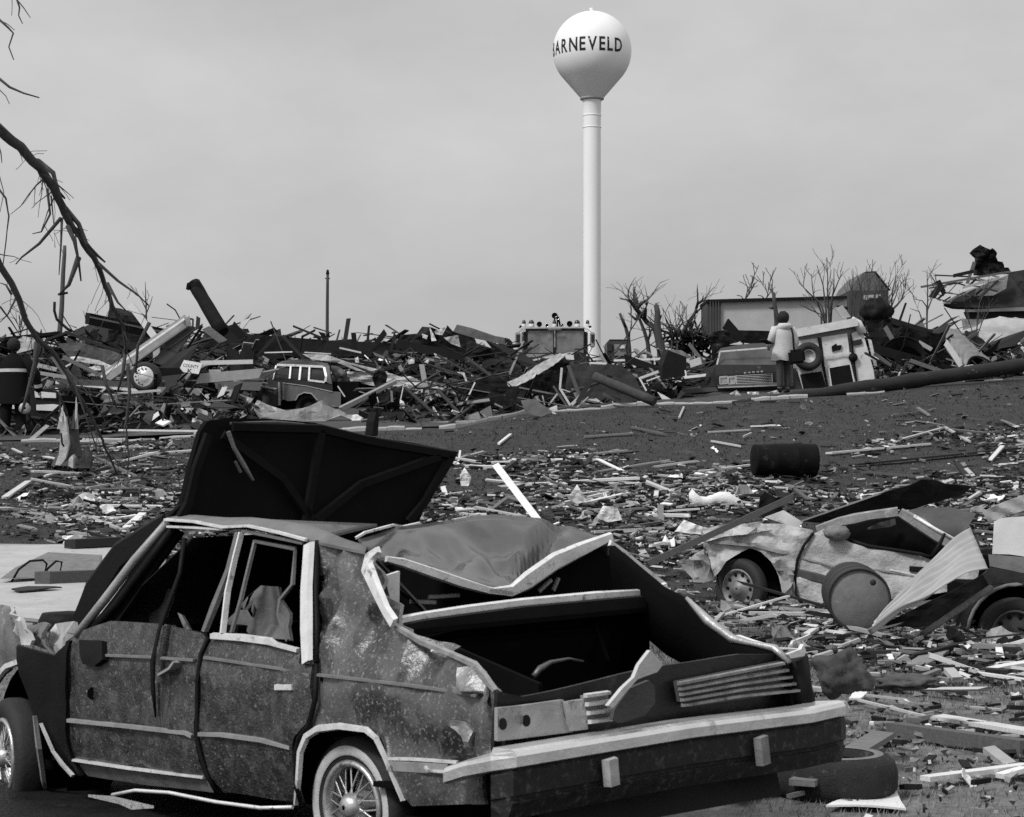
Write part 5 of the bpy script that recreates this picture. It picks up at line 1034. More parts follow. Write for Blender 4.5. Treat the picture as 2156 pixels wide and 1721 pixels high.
sheet('corrugated_roofing', mM, [(1250, 930), (1420, 960), (1600, 1020), (1760, 1040), (1830, 1100), (1820, 1230), (1700, 1300), (1600, 1250), (1500, 1150), (1400, 1080), (1260, 1020)], 41.5, CORP, 'pale ribbed roofing sheet sagging between dark sheets', 'metal sheet', .01, .12, 1.0, cell=.06, rib=(1.75, .2, .03), tilt=(0, .6))
sheet('corrugated_roofing', mM, [(930, 920), (1100, 930), (1240, 960), (1200, 1050), (1060, 1020), (960, 1000)], 42, CORP, 'small pale ribbed sheet right of the wagon', 'metal sheet', .01, .1, 1.4, cell=.06, rib=(1.8, .2, .02))
sheet('dark_cloth', mM, [(1150, 930), (1230, 900), (1265, 960), (1240, 1060), (1160, 1040), (1140, 980)], 41, SHEETD, 'dark cloth lump against the small ribbed sheet', 'cloth', .05, .15, 3)
sheet('black_hollow', mM, [(1180, 1110), (1320, 1050), (1420, 1060), (1500, 1150), (1560, 1290), (1500, 1340), (1200, 1350), (1150, 1250)], 40.2, BLACK, 'black sheet in the hollow right of the wagon', 'liner', .03, .1, 2)  # flat black sheet where the heap opens into a hollow
sheet('crumpled_tarp', mM, [(140, 1190), (330, 1250), (480, 1240), (600, 1220), (700, 1195), (840, 1235), (930, 1270), (1095, 1280), (1090, 1330), (980, 1335), (880, 1300), (760, 1330), (500, 1330), (200, 1300)], 38.6, M('tarp_mid', .2, .5, 2.5, .6, 0, .1, spot=(1.2, .55, .05, .02), spot2=(1.7, .6, .06, .6)), 'wavy crumpled tarp sheet behind the raised hood', 'tarp', .015, .2, 1.6, tilt=(0, .8))
sheet('dark_scrap', mM, [(1440, 1250), (1530, 1190), (1620, 1260), (1700, 1290), (1660, 1340), (1480, 1340)], 39, SHEETD, 'dark crumpled scrap below the pale ribbed roofing', 'scrap', .03, .12, 3)
sheet('dark_metal_sheet', mM, [(1840, 1300), (1900, 1150), (1985, 1010), (2120, 950), (2240, 990), (2330, 1180), (2250, 1240), (2100, 1290), (1900, 1310)], 40, SHEETD, 'dark upright metal sheet with a bright edge left of the truck', 'metal sheet', .015, .1, 1.2)
beam('sheet_edge', mM, (1850, 1300), (1990, 1010), 39.7, 12, WHITEM, 'bright thin edge of the dark upright sheet', 'sheet edge', .02)
# ---- pieces before the fire truck
sheet('curled_roofing', mR, [(180, 1030), (300, 1015), (420, 960), (560, 880), (680, 805), (755, 768), (800, 790), (700, 870), (560, 960), (400, 1035), (250, 1052)], 40.6, CORP, 'pale curled roofing sheet rising to the right before the fire truck', 'metal sheet', .012, .05, 1.5, cell=.08, rib=(1.0, .18, .015), tilt=(.2, .8))
sheet('curled_underside', mR, [(230, 1050), (420, 1030), (560, 960), (700, 870), (790, 790), (830, 850), (830, 1000), (760, 1120), (640, 1200), (420, 1230), (300, 1240)], 41.4, BLACK, 'black underside of the curled roofing before the fire truck', 'liner', .03, .1)
sheet('dark_metal_sheet', mR, [(-10, 1290), (60, 1130), (180, 960), (200, 1050), (420, 1040), (400, 1150), (330, 1240), (100, 1290)], 40, SHEETD, 'dark sheet hanging under the curled roofing', 'metal sheet', .015, .08)
sheet('grey_sheet', mR, [(432, 1160), (545, 1148), (620, 1200), (695, 1250), (600, 1295), (470, 1262)], 38.6, M('panel_mid', .16, .4, 6, .8), 'flat grey panel lying on the kerb before the fire truck', 'panel', .02, .03)
sheet('white_rag', mR, [(660, 1225), (730, 1200), (735, 1250), (680, 1255)], 38.8, PAPER, 'white rag beside the grey panel on the kerb', 'rag', .01, .06)
sheet('mound_cover', mR, [(830, 850), (1000, 865), (1150, 865), (1280, 890), (1370, 960), (1430, 1080), (1500, 1150), (1300, 1180), (1000, 1210), (850, 1200), (800, 1050)], 41.3, M('mound_dark', .028, .5, 4, .9, 0, .4), 'dark rounded cover over a mound right of the curled roofing', 'cover', .05, .1, 1.2, tilt=(0, .3))
beam('dark_log', mR, (1040, 960), (1540, 1170), (40.2, 39.6), 82, M('log_dark', .05, .5, 9, .9, 0, .5), 'thick dark log lying down the mound below the water tower', 'log', roundn=9, rough=.02)
for p, q, wd_, m, lb_ in (((770, 890), (755, 1060), 18, WP, 'upper half of a pale bent stick in the black hollow before the truck'), ((755, 1060), (840, 1200), 18, WP, 'lower half of a pale bent stick in the black hollow before the truck'), ((825, 870), (910, 1105), 30, WG, 'grey stick leaning left above the dark log'),
    ((700, 1040), (810, 1200), 18, WG, 'grey stick crossing the pale bent stick'), ((660, 1200), (745, 1090), 14, WP, 'short pale stick at the foot of the hollow'), ((1000, 1010), (900, 1180), 40, WD, 'dark leaning stake beside the dark log'), ((850, 1195), (990, 1060), 26, WP, 'pale stake leaning on the dark stake'),
    ((610, 1120), (630, 1200), 12, WP, 'thin pale curved stick left of the hollow'), ((890, 1220), (990, 1130), 10, WP, 'thin pale twig at the foot of the dark stake'), ((750, 1060), (840, 1090), 8, WP, 'tiny pale twig in the hollow'), ((1110, 1105), (1260, 1160), 26, WG, 'grey short log on the kerb below the dark log'), ((1190, 1185), (1530, 1230), 16, WW, 'white pipe lying along the kerb below the dark log'),
    ((1420, 975), (1570, 920), 22, WP, 'pale slat right of the mound'), ((1410, 970), (1470, 1080), 14, WW, 'white stick pointing down right of the mound'), ((1470, 1000), (1580, 960), 10, WW, 'thin white rod right of the mound'), ((1780, 970), (1960, 950), 22, WW, 'white board end beside the car with the grille'), ((1790, 910), (1800, 965), 12, WW, 'small white stake beside the car with the grille'),
    ((1820, 690), (1930, 830), 30, WG, 'grey rafter leaning left behind the car with the grille'), ((1830, 860), (1920, 830), 60, WP, 'pale broken frame corner behind the car with the grille'), ((1700, 760), (1840, 850), 26, WP, 'pale rafter over the dark crate'), ((1200, 830), (1600, 815), 18, WW, 'long white board behind the mound'), ((1290, 810), (1540, 900), 60, DARK, 'black slab tilted behind the mound'), ((800, 800), (870, 805), 40, WHITEM, 'small white plate below the truck bumper'),
    ((1000, 850), (1140, 855), 16, WW, 'white lath below the truck beside the tower'), ((70, 1290), (310, 1220), 26, WP, 'pale round stake lying on the kerb left of the grey panel'), ((190, 1320), (420, 1300), 26, WP, 'pale plank on the kerb left of the grey panel')):
    beam('stick' if wd_ < 30 else 'timber', mR, p, q, 40.2 if p[1] > 840 else 43.5, wd_, m, lb_, 'stick' if wd_ < 30 else 'timber')
b_ = B(); d_ = 41.5; fr = [at(mR, a, d_) for a in ((1600, 880), (1650, 745), (1800, 800), (1800, 960), (1600, 980))]; b_.prism(fr, (0, 1.2, .1)); b_.build('crate', DARK, None, 'dark crushed crate with a ribbed lid left of the grille car', 'crate')
sheet('ribbed_sheet', mR, [(1645, 740), (1760, 745), (1860, 810), (1800, 815), (1720, 790)], 42, GALV, 'ribbed pale lid sliding off the dark crate', 'lid', .015, .03, rib=(.6, .12, .01))
sheet('pale_scrap', mR, [(1560, 1090), (1620, 1120), (1670, 1150), (1600, 1150)], 39.8, PAPER, 'white flat scrap on the kerb left of the grille car', 'scrap', .01, .04)
b_ = B(); b_.tube([at(mR, a, 43) for a in ((1395, 805), (1410, 775), (1450, 760), (1495, 775), (1515, 810))], .04, 6); b_.build('tyre_hoop', M('hoop_grey', .2, .3, 9, .6), None, 'grey tyre hoop poking out below the bare trees', 'tyre')
# ================================================================== FIRE TRUCK
D6 = 62.0; q6 = lambda x, y, dd=0.0: at(mR, (x, y), D6 + dd)
ft = thing('fire_truck', 'dark fire truck cab with beacons and horns along its roof', 'fire truck', on(q6(720, 900)))
FTD = M('truck_dark', .022, .3, 2, .4, spec=.3); FTG = M('truck_window', .2, .6, 1.6, .25, 0, 0, spot=(1.4, .48, .3, .03), spec=.5)  # pale and dark blotches in the window colour stand in for reflections
def q6box(name, mat, x0, y0, x1, y1, dd0, dd1, parent=ft, bevel=.02):
    a, c = q6(x0, y0), q6(x1, y1); b_ = B(); b_.blk(((a.x + c.x) / 2, D6 + (dd0 + dd1) / 2, (a.z + c.z) / 2), (abs(a.x - c.x) / 2, 0, 0), (0, abs(dd1 - dd0) / 2, 0), (0, 0, abs(a.z - c.z) / 2)); return b_.build(name, mat, parent, bevel=bevel)
q6box('cab', FTD, 440, 558, 990, 790, 0, 2.2, bevel=.12); q6box('lower_cab', FTD, 435, 770, 1000, 1100, -.25, 2.2, bevel=.1)
for x0, x1 in ((490, 698), (726, 950)):
    wn = sheet('windshield', mR, [(x0, 600), (x0 + 10, 585), (x1, 585), (x1, 765), (x0, 770)], D6 - .04, FTG, parent=ft, crump=.01)
    sheet('rubber_seal', mR, [(x0 - 12, 575), (x1 + 10, 575), (x1 + 10, 780), (x0 - 12, 780)], D6 - .01, FTD, parent=wn, crump=0)
beam('roof_edge', mR, (470, 560), (960, 556), D6 - .12, 12, CHROME, parent=ft); beam('corner_trim', mR, (447, 770), (447, 600), D6 - .1, 8, TRIMG, parent=ft); beam('corner_trim', mR, (470, 562), (447, 600), D6 - .1, 8, TRIM, parent=ft)
beam('corner_trim', mR, (985, 600), (985, 770), D6 - .1, 8, TRIMG, parent=ft); beam('corner_trim', mR, (960, 560), (985, 600), D6 - .1, 8, TRIM, parent=ft)
beam('center_post', mR, (712, 575), (712, 720), D6 - .08, 12, TRIMG, parent=ft)
sg = beam('name_plate', mR, (660, 571), (765, 570), D6 - .2, 16, TRIMG, parent=ft)
for x in range(668, 762, 9): beam('plate_mark', mR, (x, 571), (x + 5, 571), D6 - .28, 8, BLACK, parent=sg)
beam('nose_band', mR, (480, 790), (760, 788), D6 - .4, 26, TRIMG, parent=ft)
for x0, x1 in ((385, 430), (1000, 1042)):
    m_ = q6box('mirror', M('mirror_frame', .3, .3, 6, .5), x0, 600, x1, 725, -.3, -.1, bevel=.03); q6box('mirror_glass', FTD, x0 + 10, 620, x1 - 8, 680, -.34, -.3, m_, bevel=.0)
    beam('mirror_arm', mR, ((x0 + x1) / 2, 600), (455 if x0 < 500 else 975, 565), D6 - .15, 7, TRIMG, parent=ft); beam('mirror_arm', mR, ((x0 + x1) / 2, 725), (445 if x0 < 500 else 985, 790), D6 - .15, 7, TRIMG, parent=ft)
for x, y, r_ in ((458, 525, 17), (520, 525, 24), (898, 520, 24), (984, 522, 16), (710, 528, 17)):
    s_ = px(mR, 1, D6); c_ = q6(x, 552, -.1)
    bs = B().lathe(c_, (0, 0, 1), [(r_ * s_, 0), (r_ * s_, 22 * s_), (r_ * s_ * .9, 26 * s_)], 16).build('beacon', M('beacon_base', .7, .1, 6, .4), ft)
    B().lathe(c_ + V3((0, 0, 24 * s_)), (0, 0, 1), [(r_ * s_ * .95, 0), (r_ * s_ * .95, 14 * s_), (r_ * s_ * .7, 28 * s_), (.01, 34 * s_)], 16).build('beacon_dome', M('beacon_dark', .03, .3, 6, .25, spec=.5), bs)
for x, y, r_, dk in ((585, 530, 22, 1), (835, 527, 24, 1), (648, 540, 15, 0), (772, 538, 14, 0), (712, 460, 25, 1), (735, 478, 16, 0), (428, 552, 14, 0), (1005, 552, 12, 0)):
    s_ = px(mR, 1, D6); c_ = q6(x, y, -.15)
    h_ = B().lathe(c_, (0, -1, 0), [(r_ * s_ * .5, -.3), (r_ * s_, 0), (r_ * s_ * 1.02, .03), (r_ * s_ * .85, .03), (r_ * s_ * .6, -.04), (.01, -.06)], 18).build('horn', DARK if dk else CHROME, ft)
    B().tube([c_, V3((c_.x, c_.y + .1, q6(x, 556).z))], .025, 5).build('horn_stem', DARK, h_)
beam('light_mast', mR, (740, 470), (760, 550), D6 - .05, 16, DARK, parent=ft)
# smaller dark truck and vehicle tops behind the rubble
tk = thing('parked_truck', 'small dark truck standing right of the water tower shaft', 'truck', on(at(mR, (1230, 860), 66)))
def bxp(name, conv, x0, y0, x1, y1, d0, d1, mat, parent, bevel=.03):
    a, c = at(conv, (x0, y0), d0), at(conv, (x1, y1), d0); b_ = B(); b_.blk(((a.x + c.x) / 2, (d0 + d1) / 2, (a.z + c.z) / 2), (abs(a.x - c.x) / 2, 0, 0), (0, abs(d1 - d0) / 2, 0), (0, 0, abs(a.z - c.z) / 2)); return b_.build(name, mat, parent, bevel=bevel)
bxp('cab', mR, 1145, 668, 1320, 830, 66, 68, M('cab_grey', .05, .4, 3, .5), tk); bxp('window', mR, 1205, 695, 1300, 790, 65.93, 65.99, FTG, tk, 0); bxp('side_window', mR, 1150, 690, 1185, 750, 65.93, 65.99, GLASS, tk, 0); bxp('roof_rack', mR, 1165, 655, 1320, 672, 66.2, 67, DARK, tk, 0)
bxp('grille', mR, 1240, 705, 1290, 730, 65.86, 65.92, TRIM, tk, 0)
bp = thing('road_sign_posts', 'cluster of dark valve handles left of the fire truck', 'fittings', at(mR, (290, 770), 58))
beam('rail', mR, (190, 700), (390, 700), 58, 12, DARK, parent=bp)
for x in (265, 305, 335): beam('post', mR, (x, 685), (x, 780), 58, 18, DARK, parent=bp)
B().lathe(at(mR, (305, 705), 57.9), (0, -1, 0), [(.2, 0), (.22, .05), (.1, .1), (.01, .1)], 12).build('valve_wheel', DARK, bp)
# ================================================================== CAR WITH THE GRILLE, seen from the front
D7 = 43.4; gc = thing('parked_sedan', 'dark sedan facing us with a wide bright grille and square headlamps', 'car', at(mQ, (370, 1075), D7 + 2))
CRP = M('sedan_paint', .035, .35, 5, .4, 0, .1, spot=(7, .62, .1, .14), spec=.5)
def qs(name, pts, dd, mat, parent=gc, crump=.01, th=.02, tilt=(0, 0), **k_): return sheet(name, mQ, pts, D7 + dd, mat, parent=parent, crump=crump, th=th, tilt=tilt, **k_)
qs('windshield', [(190, 755), (520, 728), (560, 735), (575, 840), (180, 862), (178, 820)], .9, M('sedan_glass', .07, .6, 2.4, .35, 0, 0, spec=.4), tilt=(0, .7))
qs('roof', [(170, 770), (200, 735), (330, 712), (520, 700), (560, 712), (565, 735), (520, 730), (195, 758)], 1.3, CRP, tilt=(0, 1.2))
for p, q_ in (((195, 758), (172, 855)), ((195, 758), (520, 732))): beam('windshield_trim', mQ, p, q_, D7 + .75, 10, TRIM, parent=gc)
qs('hood', [(172, 868), (580, 845), (590, 905), (180, 915)], .35, CRP, tilt=(0, 1.6))
qs('front_face', [(175, 905), (590, 890), (590, 985), (180, 990)], .0, M('face_dark', .02, .4, 5, .5), th=.05)
gr = qs('grille', [(298, 905), (530, 898), (532, 965), (300, 970)], -.04, DARK)
for i in range(6): beam('grille_bar', mQ, (300, 914 + 10 * i), (530, 902 + 11 * i), D7 - .08, 4, CHROME, parent=gr)
for i in range(2): beam('grille_frame', mQ, ((298, 910), (530, 898))[i], ((300, 972), (534, 968))[i], D7 - .09, 6, CHROME, parent=gr)
for x0, x1 in ((192, 243), (248, 292)):
    hl = qs('headlamp', [(x0, 922), (x1, 918), (x1 + 1, 962), (x0 + 2, 966)], -.06, M('headlamp', .4, .4, 9, .2, 0, 0, spec=.6)); 
    for (a, b_, c, e) in ((x0, 920, x1, 917), (x0 + 2, 968, x1, 964), (x0, 920, x0 + 2, 968), (x1, 918, x1, 964)): beam('lamp_bezel', mQ, (a, b_), (c, e), D7 - .09, 5, CHROME, parent=hl)
beam('bumper', mQ, (182, 985), (590, 968), D7 - .25, 22, M('bumper_grey', .12, .3, 6, .5), parent=gc, depth=.15); beam('bumper_trim', mQ, (182, 990), (590, 975), D7 - .36, 6, CHROME, parent=gc)
qs('fender_side', [(100, 985), (108, 920), (130, 880), (172, 860), (180, 900), (180, 990), (160, 1050), (110, 1050)], .5, CRP, tilt=(-1.5, 0))
qs('under_nose', [(180, 990), (590, 980), (590, 1030), (185, 1050)], .25, BLACK)
b_ = B(); b_.blk(at(mQ, (370, 940), D7 + 1.6), (.93, 0, 0), (0, 1.35, 0), (0, 0, .28)); b_.build('body', CRP, gc, bevel=.08)
b_ = B(); b_.blk(at(mQ, (370, 800), D7 + 2.3), (.7, 0, 0), (0, .9, 0), (0, 0, .26)); b_.build('cabin', INN, gc, bevel=.08)
for x in (125, 165): pass
wheel(gc, at(mQ, (150, 1030), D7 + .75), (-1, -.25, 0), .31, 'steel', rimc=DARK, ww=False)
tv, tf = text2d('DODGE', 1.0)
xs_ = [v.x for v in tv]; a = at(mQ, (350, 899), D7 - .12); c = at(mQ, (468, 889), D7 - .12)
for i, ch in enumerate('DODGE'):
    tv, tf = text2d(ch, 1.0); x0 = min(v.x for v in tv); x1 = max(v.x for v in tv); l0 = a.lerp(c, i / 4.35)
    B().add([l0 + V3(((v.x - x0) / (x1 - x0) * .05, 0, v.y * .04)) for v in tv], tf).build('hood_letter', TRIM, gc, fixn=False)
beam('roof_slab', mQ, (230, 575), (330, 690), 46.5, 60, DARK, 'dark short slab tilted up above the grille car', 'slab', .3)
sheet('dark_sheet', mQ, [(310, 620), (520, 625), (530, 700), (420, 710), (330, 700)], 46.8, BLACK, 'black sheet lying level behind the person in the coat', 'sheet', .04, .05)
sheet('cloth_hump', mQ, [(115, 660), (150, 630), (240, 620), (300, 700), (250, 715), (140, 745)], 46, SHEETD, 'dark humped cover left above the grille car', 'cover', .04, .12)
for pts, lb_ in (([(258, 1030), (300, 1010), (340, 1050), (330, 1058), (262, 1055)], 'crumpled pale paper below the square headlamps'), ([(370, 1020), (445, 1020), (448, 1052), (385, 1055)], 'crumpled white paper below the middle of the grille'), ([(500, 1025), (560, 1008), (580, 1030), (540, 1042)], 'folded pale paper at the person\'s feet')):
    sheet('paper_litter', mQ, pts, 42.0, PAPER, lb_, 'paper', .01, .1, 4)
# ================================================================== TIPPED WHITE VAN
D8 = 43.8; vn = thing('white_van', 'white van tipped on the heap, its rear doors towards us', 'van', at(mQ, (900, 1020), D8 + 1.5))
VW = M('van_white', .62, .2, 5, .5, 0, .12, spot=(7, .62, .08, .25), spot2=(30, .66, .05, .3)); 
def vs_(name, pts, dd, mat, parent=vn, crump=.012, th=.03, **k_): return sheet(name, mQ, pts, D8 + dd, mat, parent=parent, crump=crump, th=th, **k_)
vs_('rear_body', [(650, 1022), (665, 900), (690, 660), (850, 610), (1060, 560), (1100, 600), (1190, 880), (1200, 950), (1100, 968), (890, 1000)], .08, M('van_body_grey', .3, .4, 4, .6))
b_ = B(); fr = [at(mQ, a, D8 + .12) for a in ((650, 1020), (690, 640), (1050, 555), (1195, 950))]; b_.prism(fr, (.55, 3.4, .25)); b_.build('body', VW, vn)
beam('roof_cap', mQ, (685, 640), (1075, 568), D8 - .05, 52, VW, parent=vn, depth=.25); b_ = B().tube([at(mQ, a, D8 - .02) for a in ((1040, 558), (1085, 580), (1115, 640))], .1, 8); b_.build('roof_corner', VW, vn)
ld = vs_('rear_door', [(850, 665), (1015, 640), (1040, 850), (1075, 965), (895, 995), (870, 850)], -.06, VW)
vs_('door_window', [(902, 862), (1035, 842), (1055, 955), (918, 985)], -.1, BLACK, ld); vs_('license_recess', [(915, 725), (945, 705), (950, 718), (980, 715), (975, 745), (920, 758)], -.1, BLACK, ld)
for p, q_ in (((895, 862), (1035, 836)), ((895, 862), (915, 990)), ((1035, 836), (1060, 955)), ((915, 992), (1062, 962)), ((868, 790), (1040, 768))): beam('door_pressing', mQ, p, q_, D8 - .11, 8, VW, parent=ld)
l2 = vs_('rear_door', [(690, 690), (830, 670), (850, 850), (885, 995), (735, 1018), (700, 900)], -.05, VW); vs_('door_window', [(712, 905), (850, 885), (880, 990), (738, 1015)], -.09, BLACK, l2)
beam('door_gap', mQ, (830, 668), (890, 998), D8 - .09, 14, BLACK, parent=vn); beam('door_gap', mQ, (1040, 650), (1078, 965), D8 - .07, 10, BLACK, parent=vn)
vs_('tail_lamp', [(1045, 690), (1108, 675), (1113, 708), (1052, 722)], -.07, GLASS); vs_('corner_panel', [(1045, 640), (1110, 610), (1185, 880), (1195, 950), (1085, 966), (1060, 850)], -.03, VW)
B().lathe(at(mQ, (1053, 797), D8 - .07), (0, -1, 0), [(.1, 0), (.1, .04), (.01, .05)], 12).build('door_latch', BLACK, vn)
sp = at(mQ, (765, 790), D8 - .2)
B().lathe(sp, (.1, -1, .1), [(.15, .05), (.2, .1), (.27, .09), (.31, .04), (.31, -.08), (.15, -.1)], 36).build('spare_tyre', RUBBER, vn); B().lathe(sp, (.1, -1, .1), [(.155, .0), (.155, .06), (.13, .06), (.12, .02), (.01, .0)], 24).build('spare_rim', M('rim_van', .3, .4, 9, .5, .2), vn)
# ---- pole on the ground, right heap, white car, curved roof
dp0, dp1 = gpt(*mQ(290, 1110)), gpt(*mQ(2000, 965))
b_ = B(); a, c = at(mQ, (270, 1110), 40.4), at(mQ, (2230, 835), 43.2)
b_.tube([a.lerp(c, t) + V3((0, 0, .03 * noise.noise((t * 9, 0, 0)))) for t in [i / 14 for i in range(15)]], [.1 + .05 * min(1, i / 7) + .025 * noise.noise((i * .9, 3, 3)) for i in range(15)], 12)
b_.build('fallen_pole', M('fallen_pole_bark', .018, .7, 5, .85, 0, .6, stretch=(.3, 1, 1), spot=(4, .62, .08, .14)), None, 'long dark fallen utility pole lying across the top of the lawn', 'pole')
for p, q_, d_, wd_, m, lb_ in (((1190, 740), (1720, 890), 45, 60, DARK, 'long black beam sloping right behind the white van'), ((1160, 680), (1200, 860), 44.5, 20, WP, 'pale strip standing against the van\'s side'), ((1190, 770), (1300, 850), 44, 22, WG, 'grey slat right of the van'), ((1420, 815), (1650, 895), 44, 26, WG, 'grey plank below the black bucket shape'),
    ((1260, 600), (1330, 720), 45.5, 30, WG, 'grey upright slat behind the van'), ((1300, 560), (1560, 640), 46, 40, DARK, 'black rafter above the curved roof'), ((1480, 700), (1560, 745), 45, 26, WP, 'pale chip on the right heap'), ((1390, 895), (1470, 915), 43.5, 14, WP, 'pale lath on the fallen pole'), ((1650, 700), (1750, 850), 44, 36, WW, 'white torn strip falling beside the curved metal roof'), ((1770, 860), (1830, 850), 43.5, 20, WW, 'white scrap where the torn strip meets the fallen pole'),
    ((960, 470), (1010, 540), 47, 50, WP, 'pale short panel standing up above the van roof'), ((950, 470), (1020, 480), 47, 20, DARK, 'dark cap on the short panel above the van')):
    beam('timber' if wd_ > 30 else 'slat', mQ, p, q_, d_, wd_, m, lb_, 'timber' if wd_ > 30 else 'slat')
blob('black_hump', at(mQ, (1205, 500), 47.5), (.36, .3, .33), BLACK, 'rounded black hump behind the tipped van', 'cover', .3, 2, 8)
sheet('black_sheeting', mQ, [(1130, 560), (1290, 545), (1450, 620), (1560, 640), (1700, 660), (1760, 760), (1700, 860), (1400, 900), (1200, 780)], 46, BLACK, 'black sheeting draped over the right heap', 'sheeting', .05, .25, .9)
b_ = B(); b_.lathe(at(mQ, (1370, 800), 44.8), (-.3, -.9, .25), [(.02, -.5), (.42, -.5), (.5, 0), (.52, 0), (.45, -.02), (.4, -.4), (.02, -.42)], 22); b_.build('black_tub', DARK, None, 'black round tub lying on the heap right of the van', 'tub')
corr('curved_roof', M('roof_metal_dull', .2, .4, 3, .5, .3, .15, spot=(4, .58, .1, .08)), at(mQ, (1660, 760), 45.5), at(mQ, (1790, 860), 43.5), at(mQ, (1740, 630), 46.5), at(mQ, (1975, 850), 44), ribs=5, amp=.05, label='curved ribbed metal roof panel sliding down the right heap', cat='metal roof', bend=.25)
sheet('grey_gable', mQ, [(1440, 600), (1500, 565), (1540, 640), (1470, 620)], 46.5, M('panel_mid'), 'small grey triangular panel on the right heap', 'panel')
wc_ = thing('white_car', 'white hatchback at the picture edge behind the fallen pole', 'car', on(at(mQ, (2080, 850), 52)))
def ws(name, pts, dd, mat, parent=wc_): return sheet(name, mQ, pts, 52 + dd, mat, parent=parent, crump=.01, th=.03)
ws('rear_body', [(1890, 690), (1920, 680), (2060, 682), (2130, 700), (2180, 760), (2200, 870), (1960, 860), (1905, 760)], 0, WHITEM)
ws('rear_window', [(1915, 705), (2040, 705), (2045, 770), (1950, 775)], -.05, GLASS); ws('side_window', [(2060, 705), (2110, 700), (2160, 770), (2165, 800), (2085, 800)], -.05, GLASS)
ws('rear_lamp_band', [(1960, 780), (2040, 778), (2045, 800), (1965, 800)], -.06, M('rub_dark'))
b_ = B(); b_.blk(at(mQ, (2060, 820), 53.6), (.95, 0, 0), (0, 1.5, 0), (0, 0, .3)); b_.build('body', WHITEM, wc_, bevel=.08); wheel(wc_, at(mQ, (2120, 880), 52.3), (.2, -1, 0), .3, 'steel', rimc=DARK, ww=False)
b_ = blob('pale_heap', at(mQ, (2060, 660), 56), (1.2, .8, .5), SHT[2][0], 'pale rounded cover behind the white hatchback', 'cover', .3, 2, 4)
# ================================================================== BACKGROUND BUILDINGS
tr_ = thing('box_trailer', 'long pale box trailer with a dark end on the skyline', 'trailer', on(at(mQ, (560, 700), 78)))
def fq(conv, pts, d): return [at(conv, a, d) for a in pts]
b_ = B(); b_.prism(fq(mQ, [(195, 435), (1012, 412), (1012, 640), (195, 650)], 78), (0, 2.4, 0)); b_.build('side_wall', M('trailer_pale', .42, .15, 1.5, .6, spot=(2, .64, .1, .3)), tr_)
b_ = B(); b_.prism(fq(mQ, [(112, 428), (200, 432), (200, 650), (112, 650)], 77.9), (0, 2.5, 0)); b_.build('end_wall', M('trailer_dark', .05, .3, 2, .7), tr_)
for x in (132, 150, 168, 186): beam('end_rib', mQ, (x, 436), (x, 645), 77.8, 5, M('trailer_rib', .09, .3, 2, .7), parent=tr_)
b_ = B(); b_.prism(fq(mQ, [(108, 422), (1015, 398), (1015, 416), (108, 440)], 77.8), (0, 2.8, 0)); b_.build('roof_rail', DARK, tr_)
so_ = thing('broken_barn', 'grey sloped barn roof poking up behind the leafless bush', 'building', on(at(mQ, (1160, 560), 84)))
b_ = B(); b_.prism(fq(mQ, [(1125, 245), (1195, 243), (1282, 365), (1030, 365), (1060, 310)], 84), (0, 4, 0)); b_.build('roof', M('barn_grey', .12, .3, 1, .8), so_); b_ = B(); b_.prism(fq(mQ, [(1030, 364), (1280, 364), (1290, 560), (1030, 560)], 84), (0, 4, 0)); b_.build('wall', M('barn_wall', .05, .4, 1, .8), so_)
b_ = B(); b_.prism(fq(mQ, [(1120, 395), (1230, 390), (1230, 425), (1120, 425)], 83.9), (0, -.06, 0)); b_.build('window', M('barn_pale', .35, .2, 1, .8), so_)
beam('rake_board', mQ, (1195, 245), (1290, 365), 83.6, 14, DARK, parent=so_); beam('rake_board', mQ, (1130, 247), (1195, 243), 83.6, 8, DARK, parent=so_); beam('antenna', mQ, (1177, 240), (1180, 165), 83.7, 3, DARK, parent=so_)
# ruined house on the far right
HD = 58.0; hs = thing('ruined_house', 'ruined house with a torn slanting roof and jagged chimney at the right', 'house', on(at(mQ, (1960, 640), HD)))
def hs_(name, pts, dd, mat, crump=.06, th=.15, tilt=(0, 0), **k_): return sheet(name, mQ, pts, HD + dd, mat, parent=hs, crump=crump, th=th, tilt=tilt, **k_)
hs_('roof_slope', [(1640, 450), (1850, 345), (1960, 300), (2060, 260), (2160, 400), (2160, 480), (1900, 475), (1700, 470)], 0, M('house_roof', .035, .5, 2, .9, 0, .3, spec=.1), tilt=(0, .4))
hs_('pale_gable', [(1845, 400), (1850, 345), (1960, 300), (2055, 265), (2040, 350), (1960, 395)], -.3, M('gable_pale', .22, .3, 3, .8)); hs_('pale_siding', [(1635, 450), (1740, 385), (1845, 345), (1700, 420), (1680, 450)], -.3, MATS['gable_pale'])
hs_('side_wall', [(2060, 245), (2160, 230), (2180, 480), (2140, 480)], .3, M('house_dark', .03, .4, 2, .9))
hs_('chimney', [(1815, 115), (1840, 90), (1880, 65), (1930, 105), (1915, 130), (1940, 95), (1975, 130), (1970, 150), (1985, 175), (2015, 180), (2030, 215), (2060, 215), (2080, 250), (1840, 262), (1845, 200), (1850, 150)], .6, BLACK, .3, .5)
hs_('eave_beam', [(1780, 500), (2180, 480), (2180, 545), (1800, 545)], -.4, BLACK, .02, .3); hs_('eave_board', [(1780, 488), (2180, 470), (2180, 495), (1790, 503)], -.5, M('eave_grey', .18, .3, 4, .8), .01, .2)
hs_('wall_below', [(1760, 545), (2180, 545), (2180, 690), (1780, 690)], 1.0, M('house_wall_pale', .34, .3, 2, .8), .05)
